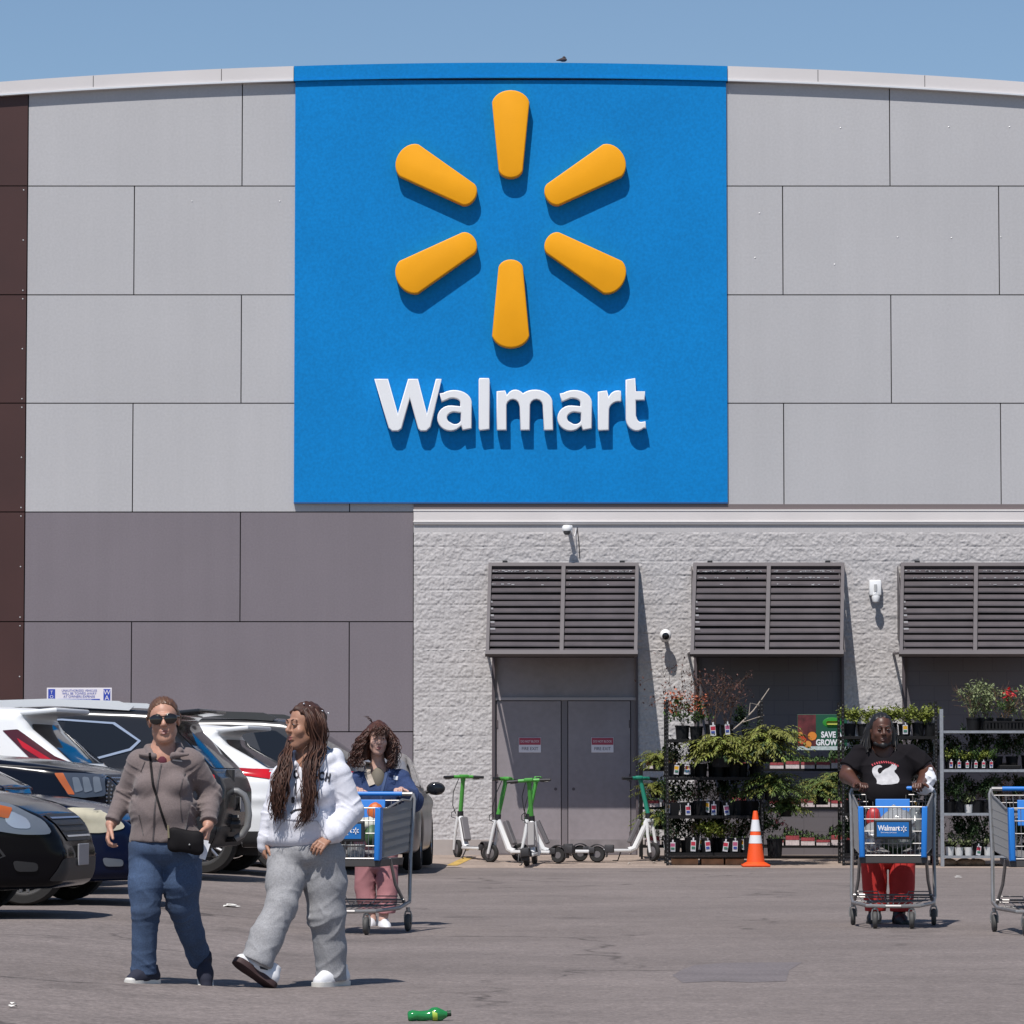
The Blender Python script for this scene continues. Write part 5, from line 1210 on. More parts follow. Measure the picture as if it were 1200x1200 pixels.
# braided crown and long loose locks
f = Field(*bounds([Vector(hc) - Vector((.18, .18, .24)), Vector(hc) + Vector((.18, .18, .19))], .0), .004); Mm = [list(r) for r in M2]
f.ell(T2((0, .018, .040)), [v * sc for v in (.082, .102, .088)], .01, Mm); f.ell(T2((0, .08, -.04)), (.07, .05, .09), .03, Mm)
f.cut(T2((0, -.060, .082)), M2 @ Vector((0, -.82, -.57)), .008)
iM = M2.inverted()
def braids(X, Y, Z):
    x = iM[0][0] * (X - hc[0]) + iM[0][1] * (Y - hc[1]) + iM[0][2] * (Z - hc[2]); y = iM[1][0] * (X - hc[0]) + iM[1][1] * (Y - hc[1]) + iM[1][2] * (Z - hc[2]); z = iM[2][0] * (X - hc[0]) + iM[2][1] * (Y - hc[1]) + iM[2][2] * (Z - hc[2])
    an = np.arctan2(x, np.maximum(z + .02, .01)); return .005 * (1 - np.abs(np.sin(an * 6.5))) * np.clip(.5 + 10 * (z - .0), 0, 1) * (1 + .3 * np.sin(170 * y)) - .001
f.ripple(lambda X, Y, Z: -1.6 * braids(X, Y, Z))
cloth(f, 'hair', hair_dk, t)
rg = random.Random(5)
gl = [[T2((-.05, -.03, .09)), J(340, 868, -.04), J(334, 890, -.13), J(328, 915, -.18), J(325, 940, -.19), J(321, 963, -.17)], [J(343, 872, -.06), J(337, 892, -.14), J(332, 920, -.19), J(328, 945, -.19), J(326, 966, -.18)],
      [J(341, 870, -.04), J(333, 890, -.12), J(326, 912, -.16), J(322, 936, -.17), J(319, 955, -.16)],
      [T2((.055, -.02, .10)), T2((.092, -.005, .03)), J(374, 872, -.06), J(365, 893, -.15), J(361, 920, -.19), J(361, 945, -.2), J(354, 964, -.19)], [T2((.06, .02, .10)), T2((.098, .03, .02)), J(375, 876, -.05), J(366, 898, -.15), J(363, 925, -.19), J(363, 950, -.19), J(358, 968, -.18)],
      [T2((.05, -.045, .095)), T2((.088, -.035, .03)), J(369, 874, -.09), J(361, 896, -.17), J(360, 925, -.2), J(357, 952, -.2), J(347, 972, -.2)], [T2((.05, .06, .10)), T2((.095, .06, .0)), J(375, 880, -.04), J(367, 903, -.15), J(365, 932, -.19), J(366, 954, -.18)]]
strands(t, 'long_hair', hair_dk, gl, .0042, .0012, rg, 52, .013, .006, .2)
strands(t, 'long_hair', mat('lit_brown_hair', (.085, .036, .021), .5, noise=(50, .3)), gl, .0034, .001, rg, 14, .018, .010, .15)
face_bits(t, T2, M2, lip_a, hair_dk, smile=True)
b = MB()
for k in range(5): b.ell(T2((.035 + .012 * k, -.03 + .03 * k, .118 - .012 * k)), (.006, .006, .006), 8, 6)
b.ell(T2((.084, -.0, -.03)), (.007, .007, .007), 8, 6); b.build('hair_beads', chrome_m, t, True)

# ------------------------------------------------------------ woman pushing a cart behind
W3 = Fig(441, 1085, 'woman with wind-blown curly hair and denim jacket pushing a cart behind the white hoodie', None); J = W3.J; t = W3.t
M3 = rotm(8, 6, 2); hc = J(443, 866, -.08); sc = 1.05
f = Field(*bounds([J(395, 835), J(498, 1100), (0, -.5, 0), (0, .3, 0)], .02), .0055)
T3 = skin_head(f, hc, M3, sc); neck(f, T3, J(443, 903, 0), .05)
f.cone(J(443, 905, .0), J(441, 980, .05), .08, .08, .05); f.cone(J(418, 915, .0), J(468, 913, .0), .05, .05, .05)
aR = [J(470, 914, -.02), J(482, 940, -.08), J(470, 926, -.34)]; aL = [J(417, 917, -.02), J(406, 943, -.08), J(418, 926, -.36)]
f.chain(aR, [.045, .04, .028], .03); f.chain(aL, [.045, .04, .028], .03)
for a_, sd_ in ((aR, -1), (aL, 1)):
    d_ = Vector((-.25 * (1 if a_ is aR else -1), -1, .1)); hand(f, a_[2], d_, (0, -.3, -1), (60, 60, 40), .95, -sd_ if a_ is aR else 1)
f.chain([J(431, 1010, .05), J(430, 1050, .05), J(436, 1078, .0)], [.07, .05, .035], .03); f.chain([J(452, 1010, .05), J(452, 1050, .0), J(449, 1078, -.08)], [.07, .05, .035], .03)
cloth(f, 'body', skin_c, t)
jean2 = mat('indigo_denim', (.022, .042, .115), .9, noise=(5, .25), fine=(120, .2), bump=(280, .0014))
f = Field(*bounds([J(395, 890), J(498, 985), (0, -.42, 0), (0, .3, 0)], .02), .006)
f.ell(J(443, 932, .01), (.20, .15, .19), .04); f.ell(J(441, 965, .02), (.2, .155, .14), .05); f.cone(J(417, 915, 0), J(468, 912, 0), .07, .075, .05)
f.chain([J(470, 914, -.01), J(484, 940, -.08), J(474, 929, -.29)], [.078, .078, .055], .03); f.chain([J(416, 917, -.01), J(404, 943, -.08), J(416, 929, -.30)], [.078, .078, .055], .03)
f.chain([J(430, 905, -.06), J(432, 900, .03), J(455, 899, .03), J(458, 906, -.07)], [.03, .035, .035, .03], .02)
f.cut(J(441, 975, 0), (0, 0, -1)); limb_folds(f, aR[0], aR[1], .08, .006, 2.5, 1, 3); limb_folds(f, aR[1], aR[2], .08, .006, 3, 2, 3); folds(f, .011, 34, 21)
f.cone(J(443, 893, -.07), J(444, 925, -.17), .05, .028, .01, op='d')
jk3 = cloth(f, 'denim_jacket', jean2, t); b3 = bvh_of(jk3)
b = MB(); b.ell(J(443, 915, -.06), (.06, .07, .11), 14, 9); b.build('top', mat('olive_top', (.16, .14, .11), .9), t, True)
strip('pocket_patch', white_cloth, jk3, b3, dense(xz(W3, (461, 911), (466, 912)), 4), .03); strip('front_edge', mat('pale_denim', (.05, .08, .17), .9), jk3, b3, dense(xz(W3, (453, 905), (447, 930), (446, 960)), 16), .02)
strip('scarf', mat('cream_scarf', (.42, .36, .30), .9, noise=(30, .3)), t, b3, dense(xz(W3, (432, 893), (430, 905), (436, 920)), 10), .05, .012)
pink = mat('dusty_pink_cotton', (.34, .15, .16), .9, noise=(5, .1), bump=(200, .001))
f = Field(*bounds([J(412, 975), J(472, 1085), (0, -.25, 0), (0, .3, 0)], .02), .006)
f.ell(J(441, 985, .04), (.18, .15, .12), .04); f.cone(J(441, 985, .04), J(441, 1012, .04), .13, .09, .03); f.chain([J(429, 1000, .05), J(428, 1042, .06), J(432, 1072, .02)], [.092, .084, .074], .006); f.chain([J(453, 1000, .05), J(454, 1042, .0), J(452, 1072, -.06)], [.092, .086, .076], .006)
f.cut(J(441, 1070, 0), (0, 0, -1)); limb_folds(f, J(453, 1000, .05), J(452, 1072, -.06), .1, .012, 3, 1, 4); limb_folds(f, J(429, 1000, .05), J(432, 1072, .02), .1, .011, 3, 4, 4)
cloth(f, 'trousers', pink, t)
shoe(t, 'shoe', J(434, 1090, -.02), -12, 0, leather_w, rubber_w, .25); shoe(t, 'shoe', J(451, 1093, -.14), 10, 0, leather_w, rubber_w, .25)
f = Field(*bounds([Vector(hc) - Vector((.18, .18, .24)), Vector(hc) + Vector((.18, .18, .19))], .0), .005); Mm = [list(r) for r in M3]
f.ell(T3((0, .022, .042)), [v * sc for v in (.093, .108, .095)], .01, Mm); f.cone(T3((-.085, .03, .0)), T3((-.095, .04, -.13)), .035, .04, .03); f.cone(T3((.085, .03, .0)), T3((.09, .04, -.12)), .032, .036, .03); f.ell(T3((0, .08, -.08)), (.09, .06, .12), .03)
f.cut(T3((0, -.06, .075)), M3 @ Vector((0, -.86, -.5)), .01, T3((-.066, -.2, -.2)), T3((.066, .2, .12)))
folds(f, .008, 90, 3); cloth(f, 'hair', hair_curl, t)
gl = []
for k in range(16):
    sg = -1 if k % 2 else 1; u = (k // 2) / 7
    p0 = Vector(T3((sg * .05, .0, .11))); p1 = Vector(T3((sg * (.10 + .02 * u), -.03 + .09 * u, .0))); p2 = Vector(T3((sg * (.105 + .03 * u), -.05 + .1 * u, -.11))); p3 = Vector(T3((sg * (.085 + .05 * u), -.07 + .12 * u, -.21 - .03 * u)))
    if sg < 0: p2 += Vector((-.03, 0, 0)); p3 += Vector((-.075 * u - .02, 0, 0))
    gl.append([p0, p1, p2, p3])
gl += [[T3((-.02, -.05, .12)), T3((.005, -.105, .075)), T3((.02, -.112, .03))], [T3((.02, -.05, .12)), T3((-.02, -.10, .08)), T3((-.045, -.105, .02))], [T3((0, -.06, .12)), T3((.03, -.10, .09)), T3((.05, -.09, .04))]]
strands(t, 'hair_curls', hair_curl, gl, .0045, .0014, rg, 20, .018, .012, .075, 1)
strands(t, 'loose_curls', hair_curl, [[T3((-.05, .0, .12)), T3((-.08, -.0, .155)), T3((-.115, .0, .165))]], .003, .001, rg, 4, .008, .008, .06, 1)
face_bits(t, T3, M3, lip_a, hair_curl)

# ------------------------------------------------------------ man in a black tee pushing a cart
W4 = Fig(1040, 1082, 'man with shoulder-length locs, black printed tee and red trousers pushing a cart', None); J = W4.J; t = W4.t
M4 = rotm(5, 4, 0); hc = J(1033, 856, -.10); sc = 1.13
f = Field(*bounds([J(980, 825), J(1100, 1098), (0, -.62, 0), (0, .35, 0)], .02), .0055)
T4 = skin_head(f, hc, M4, sc, jaw=1.15); neck(f, T4, J(1036, 885, 0), .075)
f.cone(J(1038, 890, 0), J(1040, 985, .05), .12, .12, .05); f.cone(J(1010, 884, 0), J(1064, 884, 0), .06, .06, .05)
aL = [J(1006, 886, -.02), J(993, 909, -.06), J(1004, 919, -.36)]; aR = [J(1068, 885, -.02), J(1087, 907, -.06), J(1079, 919, -.36)]
f.chain([aL[0], J(998, 898, -.04), aL[1], aL[2]], [.075, .072, .060, .036], .03); f.chain([aR[0], J(1079, 896, -.04), aR[1], aR[2]], [.075, .075, .064, .036], .03)
hand(f, aL[2], (.5, -.9, .0), (0, -.2, -1), (55, 60, 40), 1.1, -1); hand(f, aR[2], (-.4, -.9, .0), (0, -.2, -1), (55, 60, 40), 1.1, 1)
f.chain([J(1027, 1000, .05), J(1027, 1045, .05), J(1024, 1078, .05)], [.08, .06, .045], .03); f.chain([J(1054, 1000, .05), J(1054, 1045, 0), J(1054, 1078, -.08)], [.08, .06, .045], .03)
cloth(f, 'body', skin_d, t)
tee = mat('black_cotton', (.009, .0075, .0095), .9, noise=(6, .15), bump=(240, .001), spec=.15)
f = Field(*bounds([J(985, 862), J(1096, 1000), (0, -.42, 0), (0, .32, 0)], .02), .006)
f.ell(J(1038, 908, -.02), (.225, .19, .20), .04); f.ell(J(1040, 930, -.06), (.245, .225, .19), .05); f.ell(J(1040, 955, .0), (.245, .205, .17), .05); f.cone(J(1010, 886, 0), J(1065, 885, 0), .085, .085, .06)
f.chain([J(1008, 887, -.01), J(997, 900, -.045)], [.092, .096], .03); f.chain([J(1068, 886, -.01), J(1082, 899, -.045)], [.092, .098], .03)
f.cut(J(996, 901, -.045), Vector(aL[1]) - Vector(aL[0]), .004, J(975, 940, -.3), J(1006, 890, .2)); f.cut(J(1083, 900, -.045), Vector(aR[1]) - Vector(aR[0]), .004, J(1072, 940, -.3), J(1110, 890, .2))
f.cut(J(1040, 976, 0), (0, .06, -1), .006, J(1006, 1010, -.45), J(1076, 930, .35)); f.cone(T4((0, .0, -.08)), J(1036, 884, -.09), .082, .06, .01, op='d'); folds(f, .010, 26, 11)
ts = cloth(f, 'tee_shirt', tee, t); b4 = bvh_of(ts)
grey_print = mat('pale_grey_print', (.48, .47, .48), .85, noise=(25, .15)); red_print = mat('red_print', (.42, .05, .07), .85)
def print_patch(fig, outline, m, parent, bv, off=.004):
    me = patch_mesh([(fig.J(px, py)[0], fig.J(px, py)[2]) for px, py in outline], 'y', .012); drape_mesh(me, bv, (0, 1, 0), off, lim=3); return link_mesh('print', me, m, parent, True)
print_patch(W4, smooth_poly([(1021, 899), (1028, 896), (1032, 899), (1027, 900), (1025.5, 904), (1028, 908), (1033, 902), (1040, 899), (1043, 895), (1048, 896), (1048, 901), (1044, 904), (1049, 909), (1051, 915), (1047, 919), (1024, 920), (1025, 914), (1021, 909), (1019.5, 904)], 1), grey_print, ts, b4)
for k in range(12):                                  # arched line of small red lettering, too small to read
    u = (k - 5.5) / 6; x_, y_ = 1036.5 + 16 * u, 893 + 4.5 * u * u
    strip('print_mark', red_print, ts, b4, xz(W4, (x_ - .7, y_ - 1.1 + .5 * u), (x_ + .5, y_ + 1.2 + .5 * u)), .009, .004); 
    if k % 2: strip('print_mark', red_print, ts, b4, xz(W4, (x_ - .6, y_ + .2), (x_ + .9, y_ + .4)), .008, .004)
red_c = mat('red_cotton', (.42, .018, .015), .8, noise=(4, .1), bump=(200, .001))
f = Field(*bounds([J(1000, 970), J(1082, 1085), (0, -.3, 0), (0, .32, 0)], .02), .006)
f.ell(J(1040, 980, .04), (.225, .185, .15), .04); f.cone(J(1040, 985, .04), J(1040, 1006, .03), .13, .09, .03); f.chain([J(1024, 1000, .05), J(1025, 1040, .06), J(1026, 1068, .05)], [.112, .098, .085], .006); f.chain([J(1057, 1000, .05), J(1057, 1040, .0), J(1056, 1068, -.05)], [.112, .102, .090], .006)
f.cut(J(1040, 1068, 0), (0, 0, -1)); limb_folds(f, J(1026, 1000, .05), J(1027, 1068, .05), .12, .007, 3, 1, 4); limb_folds(f, J(1056, 1000, .05), J(1053, 1068, -.05), .12, .007, 3, 4, 4)
cloth(f, 'trousers', red_c, t)
blk_sh = mat('black_shoe', (.012, .012, .013), .5)
shoe(t, 'shoe', J(1024, 1084, .0), -14, 0, blk_sh, blk_sh, .29); shoe(t, 'shoe', J(1056, 1087, -.16), 10, 0, blk_sh, blk_sh, .29)
f = Field(*bounds([Vector(hc) - Vector((.18, .18, .24)), Vector(hc) + Vector((.18, .18, .19))], .0), .005); Mm = [list(r) for r in M4]
f.ell(T4((0, .022, .038)), [v * sc for v in (.080, .100, .089)], .01, Mm); f.ell(T4((0, .07, -.06)), (.10, .06, .13), .03, Mm); f.cone(T4((-.082, .03, .01)), T4((-.092, .02, -.12)), .026, .026, .02); f.cone(T4((.082, .03, .01)), T4((.088, .02, -.10)), .022, .022, .02)
f.cut(T4((0, -.052, .092)), M4 @ Vector((0, -.85, -.53)), .01, T4((-.07, -.2, -.2)), T4((.07, .2, .14)))
f.ripple(lambda X, Y, Z: .003 * np.sin(150 * (X - hc[0])) + 0 * Y + 0 * Z); cloth(f, 'hair', hair_blk, t)
gl = [[T4((sg * .08, .03 + .02 * k, .05)), T4((sg * (.095 + .006 * k), .02 + .02 * k, -.06)), T4((sg * (.10 + .012 * k), -.02 + .03 * k, -.16))] for sg in (-1, 1) for k in range(4)]
strands(t, 'locs', hair_blk, gl, .008, .005, rg, 3, .008, .004, .12)
face_bits(t, T4, M4, lip_d, hair_blk)
f = Field(*bounds([T4((-.09, -.12, -.15)), T4((.09, .02, -.03))], .01), .0045); f.cone(T4((-.045, -.04, -.09)), T4((0, -.07, -.10)), .022, .024, .02); f.cone(T4((.045, -.04, -.09)), T4((0, -.07, -.10)), .022, .024, .02); folds(f, .0015, 160, 2); cloth(f, 'beard', hair_blk, t)
# ================================================================== shopping carts
steel = mat('cart_steel', (.30, .29, .285), .4, .6, noise=(20, .1)); cart_blue = mat('cart_blue_plastic', (.012, .17, .56), .45); tray_m = mat('dark_cart_tray', (.05, .046, .046), .6)
grey_pl = mat('cart_grey_mesh', (.27, .265, .265), .5, .3)
logo_m = mat('logo_white', (.75, .75, .78), .5); logo_blue = mat('logo_blue', (.008, .13, .40), .45)
def cart(label, px, py, rotz, HT=1.07):
    g = ground_at(px, py); t = thing('shopping_cart', label, 'shopping cart', tuple(g), rotz, 'shopping carts pushed across the lot')
    yf, yb = -.50, .50                                     # front, handle
    # front: half width wf ; back: wb
    wf, wb, zt_f, zt_b, zb_f, zb_b = .245, .315, .93, HT - .03, .545, .60
    def tub(s_, u, z_t): return None
    b = MB()
    for s_ in (-1, 1):
        b.tube([(s_ * .325, .33, .22), (s_ * .32, .40, .55), (s_ * .325, .47, .85), (s_ * .33, yb, HT - .04), (s_ * .315, yb + .01, HT)], .0145, 8)
        b.tube([(s_ * .30, .30, .20), (s_ * .27, .05, .36), (s_ * .255, -.08, .55)], .013, 8)
        b.tube([(s_ * .325, .33, .22), (s_ * .31, .0, .185), (s_ * .20, -.40, .175), (s_ * .06, -.43, .172)], .0145, 8)
    b.tube([(-.06, -.43, .172), (.06, -.43, .172)], .0145, 8); b.tube([(-.31, .2, .24), (.31, .2, .24)], .009, 6); b.tube([(-.26, -.06, .54), (.26, -.06, .54)], .011, 6)
    b.build('frame', steel, t, True)
    # basket: rims and wires
    def corner(s_, back, z): w_ = (wf + (wb - wf) * back) - .010 * (1 - (z - .55) / .45); return (s_ * w_, yf + (yb - yf) * back + (1 - back) * .02 * (1 - (z - .55) / .4), z)
    b = MB(); r = .0038
    for k in range(5):
        z = .56 + (zt_f - .56) * k / 4; rr_ = .006 if k in (0, 4) else r
        b.tube([corner(-1, 0, z), corner(1, 0, z)], rr_, 5)
    for k in range(15):
        u = -1 + 2 * k / 14; a_ = corner(1, 0, .55); c_ = corner(1, 0, zt_f); b.tube([(u * a_[0], a_[1], .55), (u * c_[0], c_[1], zt_f)], .0026, 4)
    for k in range(4):
        z = HT - .05 - .055 * k; b.tube([corner(-1, 1, z), corner(1, 1, z)], .0045 if k == 0 else r, 5)
    for k in range(13):
        u = -1 + 2 * k / 12; c_ = corner(1, 1, HT - .05); b.tube([(u * c_[0], c_[1] - .02, HT - .05), (u * c_[0] * .9, c_[1] - .07, .62)], .0026, 4)
    for k in range(13):
        y_ = yf + .06 + .9 * k / 12; b.tube([(-.26, y_, .555 + .05 * k / 12), (.26, y_, .555 + .05 * k / 12)], .0026, 4)
    for s_ in (-1, 1):
        b.tube([corner(s_, 0, zt_f), corner(s_, .25, zt_f - .005), corner(s_, .7, .99), corner(s_, .93, HT - .05), corner(s_, 1, HT - .02)], .0075, 6)
        b.tube([corner(s_, 0, .56), corner(s_, .5, .58), corner(s_, 1, .61)], .006, 6)
    b.build('basket', steel, t, True)
    for s_ in (-1, 1):
        b = MB(); n = 46
        for k in range(n + 1):
            u = k / n; top = zt_f if u < .25 else zt_f + (HT - .03 - zt_f) * ((u - .25) / .75) ** 1.6
            b.tube([corner(s_, u, .56 + .05 * u), corner(s_, u, top)], .0036, 4)
        for k in range(1, 6):
            z = .56 + .062 * k; b.tube([corner(s_, 0, z), corner(s_, 1, z + .05)], .0034, 4)
        b.build('side_mesh', grey_pl, t)
        b = MB(); a_, c_ = corner(s_, 0, .55), corner(s_, 0, .94)
        b.prism([(s_ * .0 + a_[0] - .022, .545), (a_[0] + .022, .545), (c_[0] + .022, .935), (c_[0] - .022, .935)], 'y', -.512, -.415, bev=.012); b.build('bumper', cart_blue, t, True)
    b = MB(); b.prism([(-.255, .50), (.255, .50), (.265, .552), (-.265, .552)], 'y', yf + .02, .42, bev=.006); b.build('tray', tray_m, t)
    b = MB(); b.tube([(-.235, yb + .01, HT), (.235, yb + .01, HT)], .0185, 10); b.build('handle', cart_blue, t, True)
    b = MB(); b.tube([(-.315, yb + .01, HT), (-.236, yb + .01, HT)], .0165, 8); b.tube([(.236, yb + .01, HT), (.315, yb + .01, HT)], .0165, 8); b.build('handle_ends', steel, t, True)
    b = MB(); b.box((0, .33, .89), (.27, .012, .20), rot=(R(-14), 0, 0), bev=.005); b.build('child_seat_flap', cart_blue, t)
    for k in range(5):
        pass
    b = MB(); b.bx(-.145, .145, yf - .02, yf + .012, .685, .835, bev=.008); hb = b.build('sign_holder', mat('black_frame', (.02, .02, .022), .4), t)
    b = MB(); b.bx(-.122, .122, yf - .0235, yf - .0195, .705, .815); b.build('sign_card', logo_blue, hb)
    text_obj('lettering', 'Walmart', .056, (-.03, yf - .026, .752), logo_m, hb, bold=.0016, sx=.82); text_obj('lettering', 'Save money. Live better.', .0155, (-.03, yf - .026, .732), logo_m, hb, sx=.8)
    b = MB()
    for k in range(6):
        a_ = R(90 + 60 * k); b.box((.083 + .016 * math.cos(a_), yf - .0265, .763 + .016 * math.sin(a_)), (.017, .004, .0065), rot=(0, -a_, 0))
    b.build('spark', logo_m, hb)
    b = MB(); b.tube([(-.30, .26, .22), (.30, .26, .22)], .006, 5)
    for k in range(9):
        u = -1 + k / 4; b.tube([(u * .27, .24, .225), (u * .23, .0, .20), (u * .16, -.38, .185)], .0036, 4)
    for y_, w_ in ((-.25, .22), (-.05, .27), (.12, .29)): b.tube([(-w_, y_, .195), (w_, y_, .205)], .0045, 4)
    b.tube([(-.28, .1, .27), (-.12, .1, .27), (-.09, .1, .21), (.09, .1, .21), (.12, .1, .27), (.28, .1, .27)], .0045, 5); b.build('lower_rack', steel, t, True)
    for (x, y) in ((-.315, .33), (.315, .33), (-.14, -.40), (.14, -.40)):
        b = MB(); b.tube([(x - .024, y, .066), (x - .026, y, .115), (x - .018, y, .148), (x + .018, y, .148), (x + .026, y, .115), (x + .024, y, .066)], .0075, 6); b.tube([(x, y, .148), (x, y, .18)], .016, 8); fk = b.build('caster', steel, t, True)
        b = MB(); b.lathe([(.012, -.02), (.055, -.019), (.065, -.010), (.066, 0), (.065, .010), (.055, .019), (.012, .02)], 22, (x, y, .066), (0, R(90), 0)); b.build('wheel', mat('grey_rubber', (.06, .058, .056), .7), fk, True)
    return t
cA = cart('grey wire cart with blue corner guards pushed by the man in red trousers', 1047, 1086, R(-5.5))
cB = cart('grey wire cart half hidden by the white hoodie, pushed by the curly-haired woman', 420, 1093, R(-9), 1.03)
cC = cart('grey wire cart cut off by the right edge of the photo', 1219, 1094, R(-3))
# shopping in the carts
bag_clear = mat('thin_clear_plastic', (.55, .56, .57), .18, trans=.55, spec=.6)
def lump(name, label, cat, cartt, c, r, m, seed, amp=.02, fr=40, grp=None):
    M = cartt.matrix_basis; w0 = M @ Vector(c); t = thing(name, label, cat, tuple(w0 - Vector((0, 0, r[2]))), cartt.rotation_euler.z, grp)
    f = Field([-v - .05 for v in (r[0], r[1], 0.0)], [r[0] + .05, r[1] + .05, 2 * r[2] + .05], .009)
    f.ell((0, 0, r[2]), r, .01); folds(f, amp, fr, seed, dirs=6); cloth(f, 'body', m, t); return t
bpy.context.view_layer.update()
lump('grocery_bag', 'clear produce bag with green vegetables in the cart of the man', 'bag', cA, (.03, -.22, .76), (.15, .15, .16), bag_clear, 1)
lump('grocery_bag', 'greyish plastic bag on the left of the cart of the man', 'bag', cA, (-.15, -.2, .70), (.09, .13, .12), bag_clear, 2)
lump('grocery_bag', 'greyish plastic bag on the right of the cart of the man', 'bag', cA, (.17, .0, .76), (.07, .15, .17), mat('grey_plastic_film', (.16, .17, .17), .2, spec=.6), 3)
lump('lettuce', 'dark green vegetables low in the cart of the man', 'vegetables', cA, (.02, -.16, .66), (.13, .12, .085), mat('dark_greens', (.03, .07, .025), .6, noise=(20, .4)), 4, .02, 60)
lump('red_packet', 'red packet at the left of the child seat flap', 'packet', cA, (-.15, .1, .84), (.06, .05, .09), mat('red_packet', (.42, .03, .03), .4), 5, .008)
lump('cloth_rag', 'white crumpled cloth under the right hand of the man', 'cloth', cA, (.24, .46, 1.07), (.075, .06, .06), white_cloth, 6, .02, 70)
lump('cloth_rag', 'white cloth standing up beside the right wrist of the man', 'cloth', cA, (.30, .46, 1.15), (.045, .03, .075), white_cloth, 9, .012, 80)
lump('grocery_bag', 'white carton tray in the cart behind the white hoodie', 'carton', cB, (.02, -.15, .80), (.2, .16, .06), mat('pale_carton', (.55, .55, .48), .6), 7, .01)
lump('snack_packet', 'orange packet on top of the cart behind the white hoodie, right one', 'packet', cB, (.12, .0, .90), (.06, .05, .07), mat('orange_packet', (.55, .12, .02), .5), 8, .01)
lump('snack_packet', 'orange packet on top of the cart behind the white hoodie, left one', 'packet', cB, (-.03, .02, .90), (.04, .04, .05), mat('orange_packet', (.55, .12, .02), .5), 9, .01)
lump('vegetable_bag', 'green bag right of the sign in the cart behind the white hoodie', 'bag', cB, (.15, -.22, .72), (.06, .1, .09), mat('green_bag', (.05, .11, .045), .5, noise=(30, .3)), 10, .01)
M_ = cB.matrix_basis
for k, x in enumerate((-.10, .04)):
    t = thing('food_tub', 'round clear tub low in the cart behind the white hoodie, %s' % ('left one' if k == 0 else 'right one'), 'tub', tuple(M_ @ Vector((x, -.30, .56))), 0, 'clear tubs in the cart')
    b = MB(); b.lathe([(0, 0), (.055, 0), (.066, .02), (.066, .085), (0, .085)], 20); b.build('tub', bag_clear, t, True); b = MB(); b.lathe([(0, .087), (.068, .087), (.068, .10), (0, .102)], 20); b.build('lid', mat('tub_lid', (.5, .5, .48), .4), t, True)

